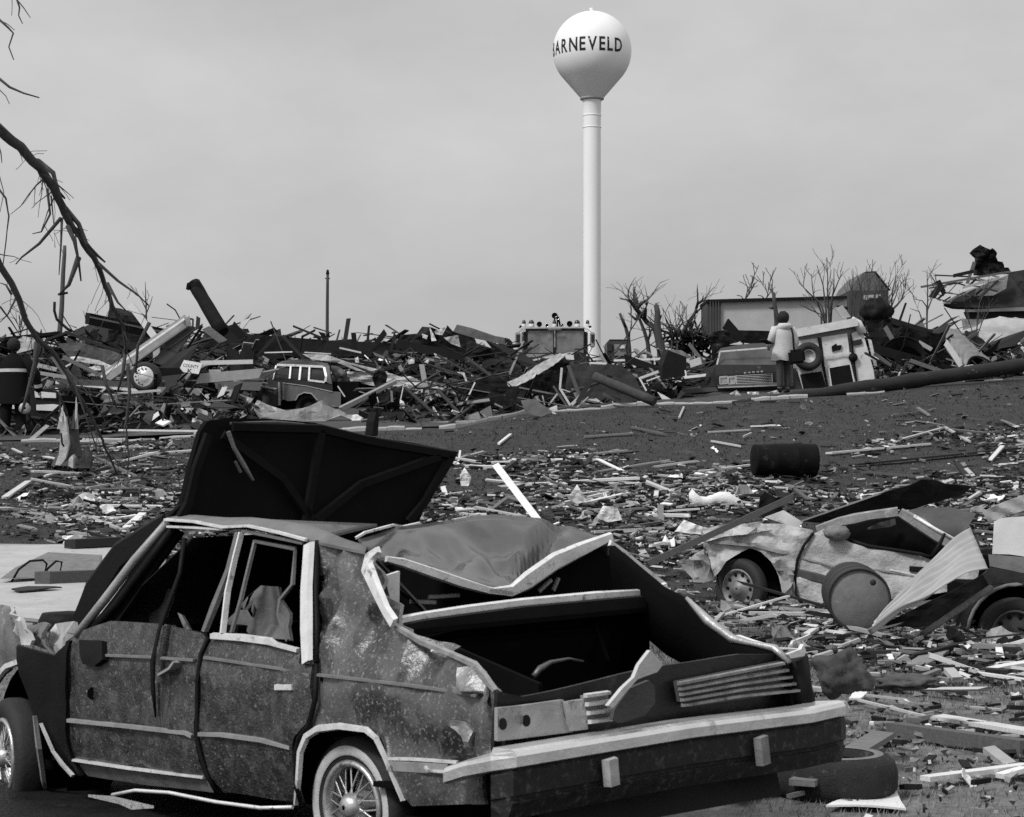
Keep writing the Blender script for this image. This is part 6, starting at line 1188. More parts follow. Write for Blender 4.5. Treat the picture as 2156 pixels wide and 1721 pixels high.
for p, q_, wd_, m in (((1490, 342), (2070, 242), 14, WG), ((1580, 265), (1800, 275), 9, WD), ((1700, 270), (1830, 240), 22, DARK), ((1790, 320), (1835, 180), 20, WG), ((1560, 410), (1620, 330), 40, DARK), ((1540, 350), (1760, 310), 9, WD), ((1990, 300), (1860, 420), 16, WD), ((1600, 300), (1640, 380), 30, DARK), ((2060, 555), (2160, 640), 34, WD), ((1760, 345), (1990, 285), 16, WP)):
    beam('broken_rafter', mQ, p, q_, HD - .9, wd_, m, parent=hs)
for i in range(26):
    x = rng.uniform(1560, 1680) if i < 14 else rng.uniform(1640, 1990); y = rng.uniform(310, 440) if i < 14 else rng.uniform(255, 420); a = rng.uniform(-.6, .9); l = rng.uniform(30, 110)
    beam('broken_rafter', mQ, (x, y), (x + l * math.cos(a), y - l * math.sin(a)), HD - rng.uniform(.2, .9), rng.uniform(5, 14), rng.choice([WD, DARK, WG]), parent=hs)
# ================================================================== TREES
def branch_path(p, dirv, L_, n, wob, droop, rg):
    pts = [V3(p)]; d = V3(dirv).normalized()
    for i in range(n):
        d = (d + V3((rg.uniform(-wob, wob), rg.uniform(-wob, wob) * .7, rg.uniform(-wob, wob) - droop))).normalized(); pts.append(pts[-1] + d * L_ / n)
    return pts
def twigs(b_, path, r0, rg, depth, dens, Ls, droop=0.0, spread=.9, up=.2, rmin=.004):
    for i in range(1, len(path)):
        for _ in range(rg.choices([0, 1, 2], weights=dens)[0]):
            t = rg.random(); p = path[i - 1].lerp(path[i], t); d = (path[i] - path[i - 1]).normalized()
            side_ = V3((rg.uniform(-1, 1), rg.uniform(-1, 1) * .6, rg.uniform(-1, 1) * .8 + up)); dv = (d * .6 + side_ * spread).normalized()
            L_ = Ls * rg.uniform(.5, 1.2) * (1 - .4 * i / len(path)); r_ = max(rmin, r0 * rg.uniform(.35, .6)); n = 4
            q = branch_path(p, dv, L_, n, .22, droop, rg); b_.tube(q, [max(rmin * .8, r_ * (1 - .75 * k_ / n)) for k_ in range(n + 1)], 5 if depth > 1 else 4, False)
            if depth > 1: twigs(b_, q, r_, rg, depth - 1, (dens[0] + .2, dens[1], dens[2] * .7), Ls * .55, droop, spread, up, rmin)
def bare_tree(name, label, conv, trunk, d, r0, limbs, seed, twig=.8, rmin=.008, group=None, depth=2):
    rg = random.Random(seed); base = at(conv, trunk[0], d); base.z = gz(base.x, base.y)
    t = thing(name, label, 'tree', base, group)
    tp = [V3((base.x, base.y, base.z - .1))] + [at(conv, a, d) for a in trunk]; n = len(tp)
    B().tube(tp, [r0 * (1 - .45 * i / (n - 1)) for i in range(n)], 8).build('trunk', BARK, t)
    for pts in limbs:
        q = [at(conv, a, d + rg.uniform(-.4, .4) * i) for i, a in enumerate(pts)]; b_ = B(); m = len(q)
        r_ = r0 * .6; b_.tube(q, [max(rmin, r_ * (1 - .8 * i / (m - 1))) for i in range(m)], 6)
        twigs(b_, q, r_ * .6, rg, depth, (1.3, 1, .25), twig, 0, .8, .5, rmin); b_.build('limb', BARK, t)
    return t
bare_tree('bare_tree', 'largest bare tree right of the water tower with a forked snapped crown', mR, [(1590, 760), (1565, 640), (1540, 560), (1480, 520)], 76, .17, [[(1480, 520), (1420, 440), (1360, 370), (1320, 330), (1250, 318)], [(1440, 470), (1380, 400), (1330, 330), (1315, 285)], [(1420, 440), (1380, 490), (1320, 435)], [(1450, 480), (1460, 420), (1475, 360), (1485, 300)], [(1400, 400), (1370, 300), (1372, 220)], [(1380, 395), (1440, 350), (1490, 320)]], 5, 1.4)
bare_tree('snapped_tree', 'thick snapped trunk standing just right of the forked bare tree', mR, [(1600, 760), (1570, 640), (1560, 520), (1562, 430), (1550, 370)], 75, .17, [[(1565, 500), (1585, 470), (1595, 455)], [(1556, 420), (1552, 380), (1545, 358)]], 6, .4)
bare_tree('bare_tree', 'thin leaning bare tree nearest the water tower shaft', mR, [(1330, 760), (1320, 640), (1300, 560), (1270, 490), (1250, 440)], 77, .09, [[(1325, 640), (1345, 540), (1350, 460)], [(1300, 560), (1280, 500), (1252, 436)]], 7, .8)
bare_tree('bare_tree', 'curving bare tree below the forked tree with slim trunk', mR, [(1490, 770), (1480, 680), (1450, 580), (1410, 480)], 76.5, .1, [[(1460, 600), (1420, 500), (1375, 440)], [(1480, 680), (1500, 600), (1490, 540)]], 8, .9)
bare_tree('bare_tree', 'tall curved bare tree just left of the box trailer', mR, [(1760, 620), (1790, 560), (1820, 520), (1870, 440), (1895, 360)], 80, .09, [[(1880, 400), (1895, 340), (1890, 240), (1892, 200)], [(1790, 560), (1770, 520), (1765, 490)], [(1895, 360), (1930, 330), (1945, 290)], [(1895, 360), (1950, 330), (1960, 310)], [(1870, 440), (1920, 400), (1950, 350)]], 9, 1.6)
for i, (x, y, h) in enumerate(((1680, 600, 120), (1725, 590, 110), (1855, 610, 100), (1615, 640, 130))):
    rg = random.Random(40 + i)
    bare_tree('bush', ('lowest', 'second', 'densest', 'slimmest')[i] + ' leafless bush on the skyline ' + ('right of the snapped trunk', 'beside the curved tree', 'before the box trailer end', 'touching the snapped trunk')[i], mR, [(x, 760), (x, 660)], 79, .05, [[(x, 660), (x + rg.uniform(-30, 30), y - rg.uniform(0, 40)), (x + rg.uniform(-60, 60), y - rg.uniform(20, h * .6))] for _ in range(7)], 20 + i, 1.2, .014, 'leafless bushes by the trailer')
rg = random.Random(3); p = at(mR, (1760, 700), 79.5)
t_ = thing('dark_hedge', 'dark scrubby hedge below the box trailer', 'hedge', on(p)); b_ = B()
for i in range(130):
    q = at(mR, (rg.uniform(1660, 2000), rg.uniform(600, 760)), 79 + rg.uniform(0, 2)); dv = V3((rg.uniform(-1, 1), rg.uniform(-1, 1), rg.uniform(-.3, 1))); b_.tube(branch_path(q, dv, rg.uniform(.5, 1.3), 3, .4, 0, rg), [.05, .04, .03, .015], 4, False)
b_.build('brush', DARK, t_, fixn=False)
# leafless bushes behind the white van
def twig_bush(name, label, stems, d, seed, r=.05, tw=.7, rmin=.006):
    rg = random.Random(seed); base = on(at(mQ, stems[0][0], d)); t = thing(name, label, 'bush', base)
    for pts in stems:
        q0 = at(mQ, pts[0], d); q = [V3((q0.x, q0.y, gz(q0.x, q0.y) - .1))] + [at(mQ, a, d + rg.uniform(-.2, .2)) for a in pts]; b_ = B(); m = len(q); b_.tube(q, [max(rmin, r * (1 - .8 * i / (m - 1))) for i in range(m)], 5)
        twigs(b_, q[1:], r * .5, rg, 2, (.6, 1, .5), tw, 0, .6, .7, rmin); b_.build('stem', BARK, t, fixn=False)
twig_bush('leafless_bush', 'tall leafless bush with forked stems above the van roof', [[(880, 560), (850, 460), (800, 400), (790, 330), (785, 260)], [(900, 560), (890, 420), (890, 280), (882, 150)], [(870, 560), (820, 430), (760, 370), (705, 315)], [(910, 560), (920, 400), (960, 300), (990, 240)], [(900, 500), (930, 350), (930, 220)], [(850, 520), (780, 490), (700, 450)], [(880, 500), (860, 330), (820, 200)]], 50, 31, .035)
twig_bush('leafless_bush', 'dense dark bush in front of the grey barn roof', [[(1110, 500), (1120, 380), (1130, 290)], [(1160, 500), (1190, 400), (1200, 330)], [(1200, 500), (1250, 400), (1290, 330), (1320, 280)], [(1260, 500), (1320, 380), (1360, 280)], [(1280, 520), (1340, 460), (1390, 400)], [(1300, 480), (1310, 350), (1330, 270)], [(1060, 480), (1060, 390), (1090, 300)], [(1290, 500), (1370, 420), (1395, 340)]], 50.5, 32, .03, .7)
twig_bush('leafless_bush', 'tangled bush hiding the foot of the grey barn', [[(1040, 520), (1050, 420), (1030, 320)], [(1090, 520), (1110, 400), (1100, 300)], [(1140, 520), (1150, 380), (1170, 270)], [(1200, 520), (1220, 380), (1230, 260)], [(1240, 520), (1270, 380), (1300, 250)], [(1280, 520), (1330, 400), (1350, 300)], [(1180, 520), (1120, 420), (1060, 350)], [(1220, 500), (1190, 380), (1190, 300)]], 52, 41, .03, .8)
twig_bush('leafless_bush', 'slim leafless bush left of the ruined house', [[(1530, 560), (1535, 420), (1532, 300), (1530, 230)], [(1530, 500), (1570, 400), (1600, 330)], [(1530, 470), (1500, 430), (1450, 420)], [(1500, 560), (1480, 500), (1420, 480)]], 51, 33, .03)
twig_bush('leafless_bush', 'sparse bush between the ruined house and the white hatchback', [[(1850, 640), (1860, 520), (1870, 440), (1900, 380)], [(1860, 640), (1890, 560), (1930, 500)], [(1830, 650), (1800, 560), (1790, 500)]], 53, 34, .025)
bare_tree('snag', 'snapped dark sapling rising behind the person in the coat', mQ, [(560, 700), (560, 560), (555, 500), (545, 430), (540, 380)], 60, .09, [[(545, 430), (535, 380), (525, 320)], [(550, 470), (530, 480), (510, 475)], [(545, 400), (530, 370), (510, 350)]], 35, .3)
for i, (x, y) in enumerate(((355, 330), (490, 300))):
    bare_tree('far_tree', ('shorter', 'taller')[i] + ' thin twiggy tree top showing above the box trailer', mQ, [(x - 10, 640), (x, 500), (x + 5, 420)], 96, .06, [[(x + 5, 420), (x + 15, 370), (x + 20, y + 10)], [(x, 430), (x - 25, 400), (x - 50, 395)], [(x + 5, 410), (x + 40, 360), (x + 45, y)]], 36 + i, 1.5, .02)
for i, (x, y0, y1) in enumerate(((1210, 470, 180), (170, 640, 450), (770, 660, 580))):
    bare_tree('far_sapling', ('tall thin twiggy', 'low feathery', 'small round')[i] + ' sapling far off ' + ('behind the dark box beam', 'near the lower leaning branch', 'beside the box beam tip')[i], mL, [(x, y0 + 250), (x, y0), (x - 5, (y0 + y1) / 2)], 90, .05, [[(x - 5, (y0 + y1) / 2 + 30), (x - 8, y1 + 40), (x - 10, y1)], [(x, y0 - 30), (x + 30, y0 - 100), (x + 50, y0 - 170)], [(x, y0 - 60), (x - 40, y0 - 140), (x - 70, y0 - 190)]], 50 + i, 1.3, .014)
# the two leaning boughs on the left and their broken tree
rg = random.Random(21)
def mT(x, y): return (.41391 * x, .41391 * y)
SCL[mT] = .41391
def bough(name, label, pts, d0, d1, r0, r1, seed, tw=.9, drp=.12, extra=(), dens=(1.5, 1, .35)):
    rg = random.Random(seed); n = len(pts); q = [at(mT, a, d0 + (d1 - d0) * i / (n - 1)) for i, a in enumerate(pts)]
    base = min(q, key=lambda p: p.z); t = thing(name, label, 'tree limb', base)
    qq = []
    for a, c in zip(q, q[1:]): qq += [a.lerp(c, i / 3) + V3((rg.uniform(-1, 1), 0, rg.uniform(-1, 1))) * r0 * .25 for i in range(3)]
    qq.append(q[-1]); m = len(qq)
    B().tube(qq, [r0 + (r1 - r0) * i / (m - 1) for i in range(m)], 9).build('limb', BARK, t)
    b_ = B(); twigs(b_, qq, r0 * .3, rg, 2, dens, tw, drp, .8, -.25, .0045); tag(b_.build('twigs', BARK, t, fixn=False), kind='stuff')
    for ep, r_ in extra:
        e = [at(mT, a, d0 + (d1 - d0) * .5 + rg.uniform(-.15, .15)) for a in ep]; b_ = B(); k_ = len(e); b_.tube(e, [max(.005, r_ * (1 - .7 * i / (k_ - 1))) for i in range(k_)], 6); twigs(b_, e, r_ * .5, rg, 1, (2, 1, .1), tw * .6, drp, .7, -.2, .0045); b_.build('side_branch', BARK, t, fixn=False)
    return t
bough('leaning_bough', 'long bare bough slanting down from the left edge into the heap', [(-120, 560), (0, 660), (100, 750), (200, 850), (270, 960), (330, 1080), (400, 1200), (480, 1310), (520, 1400), (570, 1560), (620, 1650), (640, 1800)], 25, 28, .075, .02, 61, .7, .06,
      [([(240, 960), (255, 1090), (210, 1180), (165, 1190)], .02), ([(310, 1110), (200, 1240), (110, 1310), (80, 1345)], .025), ([(345, 1150), (380, 1230), (400, 1330), (412, 1430)], .035), ([(330, 1060), (400, 1140), (440, 1240), (495, 1300), (535, 1335)], .04), ([(400, 1310), (350, 1450), (300, 1500)], .04), ([(500, 1340), (600, 1430), (700, 1500), (760, 1560)], .025), ([(545, 1440), (600, 1540), (640, 1580)], .025), ([(190, 820), (270, 880), (300, 980), (330, 1010)], .045), ([(260, 1000), (270, 1100), (280, 1260)], .012), ([(315, 1110), (310, 1250), (300, 1400)], .02)])
bough('leaning_bough', 'shorter bare bough at the left edge bending down to the stump', [(-60, 1240), (0, 1350), (80, 1480), (130, 1620), (190, 1730), (270, 1790), (340, 1900), (420, 2050), (480, 2150), (520, 2240), (560, 2330), (600, 2420)], 27, 29, .052, .012, 62, .6, .06,
      [([(60, 1500), (30, 1450), (0, 1440)], .02), ([(90, 1500), (40, 1600), (0, 1640)], .018), ([(0, 1560), (60, 1640), (110, 1720)], .015), ([(190, 1740), (180, 1850), (140, 2000), (110, 2100)], .05), ([(300, 1830), (380, 1960), (430, 2100), (490, 2280)], .025), ([(340, 1880), (440, 1990), (560, 2180)], .02)])
# hanging twigs from branches above the frame
for i, (pts, r_) in enumerate((([(-30, 380), (50, 445), (120, 475), (200, 498)], .02), ([(80, -20), (100, 40), (95, 80), (115, 122)], .014), ([(70, -20), (120, 40), (155, 92)], .01), ([(-10, 95), (40, 140), (68, 170), (45, 240), (70, 305)], .016), ([(0, 105), (40, 125), (75, 155)], .008), ([(-20, 440), (30, 490), (48, 530)], .008), ([(-30, 930), (30, 1010), (45, 1100), (30, 1230), (15, 1350)], .016), ([(-20, 700), (5, 780), (10, 830)], .012), ([(60, -30), (62, 30), (60, 80)], .006), ([(-10, 870), (20, 980), (0, 1080)], .008))):
    e = [at(mT, a, 24.5) for a in pts]; b_ = B(); k_ = len(e); b_.tube(e, [max(.004, r_ * (1 - .6 * j / (k_ - 1))) for j in range(k_)], 5)
    b_.build('hanging_twig', BARK, None, ('longest thin twig reaching in at the upper left', 'kinked twig hanging from the top edge', 'straight thin twig slanting from the top edge', 'crooked twig hanging at the left edge below the top', 'short twig beside the crooked twig', 'tiny twig under the long upper twig', 'long drooping twig along the left edge', 'short drooping twig beside the big bough', 'finest twig hanging straight from the top edge', 'faint curved twig at the left edge under the bough')[i], 'twig', 'twigs of a tree outside the frame')
for i, pts in enumerate(([(640, 1780), (625, 1900), (600, 1990)], [(650, 1850), (660, 2000), (640, 2150), (655, 2330), (650, 2420)], [(520, 1860), (540, 1960), (600, 2080)], [(760, 1640), (700, 1760), (690, 1900)])):
    e = [at(mT, a, 28.5) for a in pts]; b_ = B(); b_.tube(e, [.03, .024, .016, .01, .006][:len(e)], 5); twigs(b_, e, .012, rg, 1, (.5, 1, .5), .5, .1, .8, -.2, .005)
    b_.build('dead_branch', BARK, None, ('short dead branch under the bough tip', 'long dead branch hanging down to the grass', 'dead branch crossing the grey wall panel', 'dead branch before the hub-capped wheel')[i], 'branch')
# splintered stump
sp = at(mL, (560, 1690), 30.5); st = thing('splintered_stump', 'splintered tree stump with pale torn wood on its left face', 'stump', on(sp))
rows = []
for i in range(12):
    t = i / 11; c_ = at(mL, (600 - 40 * t, 1700 - 340 * t), 30.5); rr = .17 * (1 - .3 * t) + (.16 * (1 - t) ** 3)
    rows.append([c_ + V3((math.cos(a) * rr * (1 + .25 * noise.noise((math.cos(a) * 2, math.sin(a) * 2, t * 3))), math.sin(a) * rr, (.18 * noise.noise((a * 1.7, 0, 4)) if i == 11 else 0))) for a in [2 * math.pi * j / 20 for j in range(21)]])
B().grid(rows).build('bark_shell', BARK, st)
sheet('torn_wood', mL, [(455, 1690), (485, 1600), (500, 1420), (490, 1300), (510, 1290), (525, 1360), (545, 1295), (560, 1400), (570, 1520), (540, 1640), (500, 1700)], 30.2, WP, parent=st, crump=.05, th=.06)
for k_ in range(9):
    a0 = 2 * math.pi * k_ / 9; c_ = at(mL, (560, 1370), 30.5) + V3((math.cos(a0) * .13, math.sin(a0) * .13, -.05)); h_ = random.uniform(.15, .5)
    B().box(c_, c_ + V3((random.uniform(-.06, .06), 0, h_)), .09, .05, taper=.15).build('splinter', random.choice([WP, BARK, WG]), st)
for pts in ([(505, 1430), (515, 1520), (530, 1540)],): B().tube([at(mL, a, 30.05) for a in pts], .015, 5).build('crack', BLACK, st)
for pts, m in (([(560, 1700), (570, 1640), (600, 1610), (610, 1640), (600, 1720)], WP), ([(680, 1610), (720, 1605), (740, 1640), (700, 1645)], WP), ([(640, 1600), (720, 1540), (760, 1640), (740, 1720), (640, 1720)], BARK)): sheet('root_flare', mL, pts, 30.1, m, parent=st, crump=.06, th=.08)
pp = thing('leaning_pole', 'slim grey pole with broken fittings standing by the left boughs', 'pole', on(at(mL, (490, 640), 82)))
B().tube([at(mL, a, 82) for a in ((490, 760), (492, 610), (510, 400), (522, 100), (532, -40), (535, -120))], [.12, .11, .1, .09, .08, .07], 8).build('shaft', M('pole_grey', .08, .4, 6, .9), pp)
B().tube([at(mL, a, 81.5) for a in ((480, 285), (560, 270))], .05, 5).build('bracket', DARK, pp); B().tube([at(mL, a, 81.5) for a in ((452, 345), (450, 420), (470, 490), (560, 570), (640, 610))], .06, 5).build('loose_cable', DARK, pp)
# car behind the firefighter
C9 = thing('parked_car', 'dark car with broad white side stripes behind the firefighter', 'car', on(at(mL, (200, 1440), 37.7)))
def c9(name, pts, dd, mat, parent=C9, crump=.01): return sheet(name, mL, pts, 37.7 + dd, mat, parent=parent, crump=crump, th=.03)
c9('body_side', [(-200, 1180), (60, 1100), (290, 1070), (470, 1080), (520, 1160), (560, 1250), (560, 1440), (480, 1440), (260, 1425), (190, 1370), (120, 1350), (40, 1370), (-10, 1430), (-200, 1430)], 0, M('car_black', .015, .3, 4, .4, spec=.3))
c9('side_stripe', [(285, 1082), (460, 1098), (462, 1140), (290, 1135)], -.04, WHITEM); c9('side_stripe', [(300, 1195), (440, 1190), (500, 1200), (525, 1250), (300, 1240)], -.04, WHITEM); c9('side_stripe', [(-150, 1170), (0, 1160), (130, 1205), (130, 1230), (-150, 1210)], -.04, WHITEM)
b_ = B(); b_.tube([at(mL, a, 37.6) for a in ((185, 1362), (230, 1380), (275, 1415), (480, 1420))], .022, 5); b_.build('sill_trim', CHROME, C9); b_ = B(); b_.tube([at(mL, a, 37.6) for a in ((-30, 1420), (0, 1400), (45, 1362))], .022, 5); b_.build('arch_trim', CHROME, C9)
wheel(C9, at(mL, (120, 1450), 37.65), (0, -1, 0), .27, 'steel', rimc=DARK, ww=True)
b_ = B(); b_.blk(at(mL, (150, 1290), 38.7), (1.5, 0, 0), (0, .8, 0), (0, 0, .38)); b_.build('body', INN, C9, bevel=.05)
# ================================================================== PEOPLE
def person(name, label, joints, radii, edges, base, mats, sub=2):
    t = thing(name, label, 'person', base)
    def skin(nm, js, es, mat, parent=t):
        names = list(dict.fromkeys([x for e in es for x in e])); idx = {n: i for i, n in enumerate(names)}
        me = bpy.data.meshes.new(nm); me.from_pydata([tuple(joints[n] - V3(base)) for n in names], [(idx[a], idx[b_]) for a, b_ in es], [])
        o = bpy.data.objects.new(nm, me); COL.objects.link(o)
        m = o.modifiers.new('skin', 'SKIN'); m.use_smooth_shade = True
        sv = me.skin_vertices[0].data
        for n in names: sv[idx[n]].radius = radii[n]
        sv[0].use_root = True
        s_ = o.modifiers.new('sub', 'SUBSURF'); s_.levels = sub; s_.render_levels = sub
        dg = bpy.context.evaluated_depsgraph_get(); ev = o.evaluated_get(dg); m2 = bpy.data.meshes.new_from_object(ev)
        bpy.data.objects.remove(o); m2.materials.clear()
        m2.polygons.foreach_set('use_smooth', [True] * len(m2.polygons))
        ob = link(nm, m2, mat, parent); return ob
    return t, skin
JJ = lambda d: {k_: V3(v) for k_, v in d.items()}
def hand(root, dirv, sidev, s_=1.0):
    """palm with five bent fingers as chains; returns joints, radii, edges"""
    js, rs, es = {}, {}, []; d = V3(dirv).normalized(); s = V3(sidev).normalized(); n = d.cross(s)
    js['palm'] = V3(root) + d * .05 * s_; rs['palm'] = (.03 * s_, .018 * s_)
    for i, (o, l) in enumerate(((-.03, .055), (-.012, .075), (.008, .08), (.027, .07), (.04, .05))):
        a, b_, c = 'f%da' % i, 'f%db' % i, 'f%dc' % i; b0 = js['palm'] + s * o * s_ + d * (.03 if i < 4 else -.01) * s_
        if i == 4: b0 = js['palm'] + s * -.03 * s_ - d * .02 * s_
        dd = d if i < 4 else (d * .6 - s * .8).normalized()
        js[a] = b0; js[b_] = b0 + (dd + n * .35).normalized() * l * .55 * s_; js[c] = js[b_] + (dd + n * .9).normalized() * l * .5 * s_
        for k_ in (a, b_, c): rs[k_] = (.0085 * s_, .0085 * s_)
        es += [('palm', a), (a, b_), (b_, c)]
    return js, rs, es
def figure(label, feet, facing, mats, coat, arms, lean=0.0, hgt=1.68, stance=.13, bulk=1.12):
    """standing figure: feet midpoint, facing direction (unit, horizontal); mats: skin, hair, top, trousers, shoes"""
    f = V3(feet); fw = V3(facing).normalized(); sd = fw.cross(V3((0, 0, 1))).normalized(); s_ = hgt / 1.7; U_ = V3((0, 0, 1))
    P_ = lambda a, b_, c: f + sd * a * s_ + fw * b_ * s_ + U_ * c * s_
    jt = {'pelvis': P_(0, 0, .92), 'waist': P_(0, .01, 1.06), 'chest': P_(0, lean * .5, 1.28), 'neck': P_(0, lean, 1.46), 'head0': P_(0, lean + .01, 1.53)}
    rd_ = {'pelvis': (.13, .1), 'waist': (.145, .11), 'chest': (.165, .12), 'neck': (.055, .055), 'head0': (.055, .06)}
    for sg_, nm in ((-1, 'L'), (1, 'R')):
        jt['hip' + nm] = P_(.09 * sg_, 0, .88); jt['knee' + nm] = P_((.1 + stance * .15) * sg_, .03 * (1 if sg_ > 0 else -1), .5); jt['ank' + nm] = P_((.1 + stance * .3) * sg_, .02 * sg_, .09); jt['toe' + nm] = P_((.12 + stance * .3) * sg_, .17 + .02 * sg_, .035); jt['heel' + nm] = P_((.1 + stance * .3) * sg_, -.05 + .02 * sg_, .045)
        rd_.update({'hip' + nm: (.085, .085), 'knee' + nm: (.068, .07), 'ank' + nm: (.055, .06), 'toe' + nm: (.04, .03), 'heel' + nm: (.042, .04)})
        el, wr = arms[nm]
        jt['sh' + nm] = P_(.19 * sg_, lean * .8, 1.38); jt['el' + nm] = P_(*el); jt['wr' + nm] = P_(*wr)
        rd_.update({'sh' + nm: (.075, .075), 'el' + nm: (.055, .055), 'wr' + nm: (.04, .035)})
    es = [('pelvis', 'waist'), ('waist', 'chest'), ('chest', 'neck'), ('neck', 'head0')]
    for nm in 'LR': es += [('pelvis', 'hip' + nm), ('hip' + nm, 'knee' + nm), ('knee' + nm, 'ank' + nm), ('chest', 'sh' + nm), ('sh' + nm, 'el' + nm), ('el' + nm, 'wr' + nm)]
    t, skin = person('person', label, jt, rd_, es, f, mats)
    skin('body', jt, es, mats['top'])
    # trousers, shoes, hands and head sit on the one body
    for nm in 'LR':
        for k_ in ('hip', 'knee', 'ank'): rd_[k_ + nm] = tuple(a * bulk for a in rd_[k_ + nm])
    rd_['pelvis'] = (.13, .1)
    skin('trousers', jt, [('pelvis', 'hipL'), ('pelvis', 'hipR'), ('hipL', 'kneeL'), ('hipR', 'kneeR'), ('kneeL', 'ankL'), ('kneeR', 'ankR')], mats['trousers'])
    for nm in 'LR':
        rd_['ank' + nm] = (.05, .055); skin('shoe', jt, [('ank' + nm, 'heel' + nm), ('heel' + nm, 'toe' + nm)], mats['shoes'])
        d = (jt['wr' + nm] - jt['el' + nm]); hj, hr, he = hand(jt['wr' + nm], d, fw if abs(d.normalized().dot(fw)) < .8 else sd, s_ * .95)
        jt.update({nm + k_: v for k_, v in hj.items()}); rd_.update({nm + k_: v for k_, v in hr.items()}); skin('hand', jt, [('wr' + nm, nm + 'palm')] + [(nm + a, nm + b_) for a, b_ in he], mats['skin'])
    hc = P_(0, lean + .02, 1.6); rows = []
    for i in range(15):
        th = math.pi * i / 14; r_ = []
        for j in range(25):
            ph = 2 * math.pi * j / 24; a = math.sin(th) * math.cos(ph); b_ = math.sin(th) * math.sin(ph); c = math.cos(th)
            k_ = 1 - (.22 * max(0, -c - .25)) + (.12 * max(0, b_) ** 3 * math.exp(-((c + .1) / .16) ** 2) * math.exp(-(a / .2) ** 2) * 2)
            r_.append(hc + sd * a * .075 * k_ * s_ + fw * b_ * .095 * k_ * s_ + U_ * c * .118 * s_)
        rows.append(r_)
    hd_ = B().grid(rows).build('head', mats['skin'], t)
    for sg_ in (-1, 1):
        B().blk(hc + sd * sg_ * .077 * s_ - fw * .005, fw * .018, sd * .008, U_ * .03).build('ear', mats['skin'], hd_, bevel=.005)
        B().lathe(hc + sd * sg_ * .03 * s_ + fw * .088 * s_ + U_ * .01, fw, [(.012, 0), (.008, .006), (.001, .008)], 8).build('eye', BLACK, hd_)
    B().blk(hc + fw * .088 * s_ - U_ * .055, sd * .024, fw * .006, U_ * .006).build('mouth', BLACK, hd_)
    return t, P_, jt, hc, sd, fw, s_
# person in the pale coat, seen from behind
pf = at(mQ, (605, 1028), 42.3)
SK = M('skin_grey', .3, .1, 9, .6, 0, 0); COATM = M('coat_pale', .5, .18, 7, .9, 0, .3)
pm = dict(skin=SK, top=COATM, trousers=M('trousers_dark', .05, .3, 9, .9), shoes=BLACK)
t, P_, jt, hc, sd, fw, s_ = figure('person in a pale hooded coat and dark trousers seen from behind beside the grille car', pf, (-.35, .94, 0), pm, True, {'L': ((-.3, .02, 1.13), (-.22, .24, 1.02)), 'R': ((.29, -.02, 1.1), (.26, .1, .86))}, .02, 1.68, .02)
rows = []
for i, (h_, a, b_) in enumerate(((.70, .255, .2), (.72, .265, .205), (.9, .25, .2), (1.05, .225, .175), (1.2, .235, .175), (1.33, .235, .16), (1.42, .18, .13), (1.47, .09, .085))):
    rows.append([P_(math.cos(q) * a * (1 + .05 * noise.noise((q * 2, i, 0))), math.sin(q) * b_ + .01, h_ + (.012 * math.sin(q * 5) if i < 2 else 0)) for q in [2 * math.pi * j / 28 for j in range(29)]])
B().grid(rows).build('coat', COATM, t)
for nm in 'LR':
    B().tube([jt['sh' + nm] + V3((0, 0, .03)), jt['sh' + nm].lerp(jt['el' + nm], .5), jt['el' + nm], jt['el' + nm].lerp(jt['wr' + nm], .6), jt['wr' + nm]], [.085, .085, .075, .068, .058], 12).build('sleeve', COATM, t)
rows = [[P_(math.cos(q) * a, math.sin(q) * b_ - .05, h_) for q in [2 * math.pi * j / 20 for j in range(21)]] for h_, a, b_ in ((1.36, .16, .09), (1.4, .18, .12), (1.45, .17, .13), (1.5, .13, .11), (1.49, .09, .08))]
B().grid(rows).build('hood', COATM, t)
blob('hair', hc + V3((0, 0, .03)) - fw * .02, (.13 * s_, .14 * s_, .14 * s_), M('hair_dark', .012, .4, 20, .8, 0, .6), amp=.14, sc=5, parent=t)
bag_c = at(mQ, (690, 790), 42.05)
bg_ = thing('shoulder_bag', 'dark shoulder bag hanging at the hip of the person in the coat', 'bag', (bag_c.x, bag_c.y, bag_c.z - .16))
B().blk(bag_c, (.17, 0, .02), (0, .07, 0), (-.02, 0, .15)).build('bag_body', BLACK, bg_, bevel=.05); B().tube([at(mQ, a, 42.0) for a in ((655, 605), (665, 650), (668, 700), (672, 745))], .02, 5).build('strap', BLACK, bg_)
b_ = B(); b_.blk(at(mQ, (492, 694), 41.95), (.09, .05, -.04), (-.05, .12, 0), (.002, 0, .01)); b_.build('clipboard', DARK, None, 'dark clipboard held out by the person in the coat', 'clipboard')
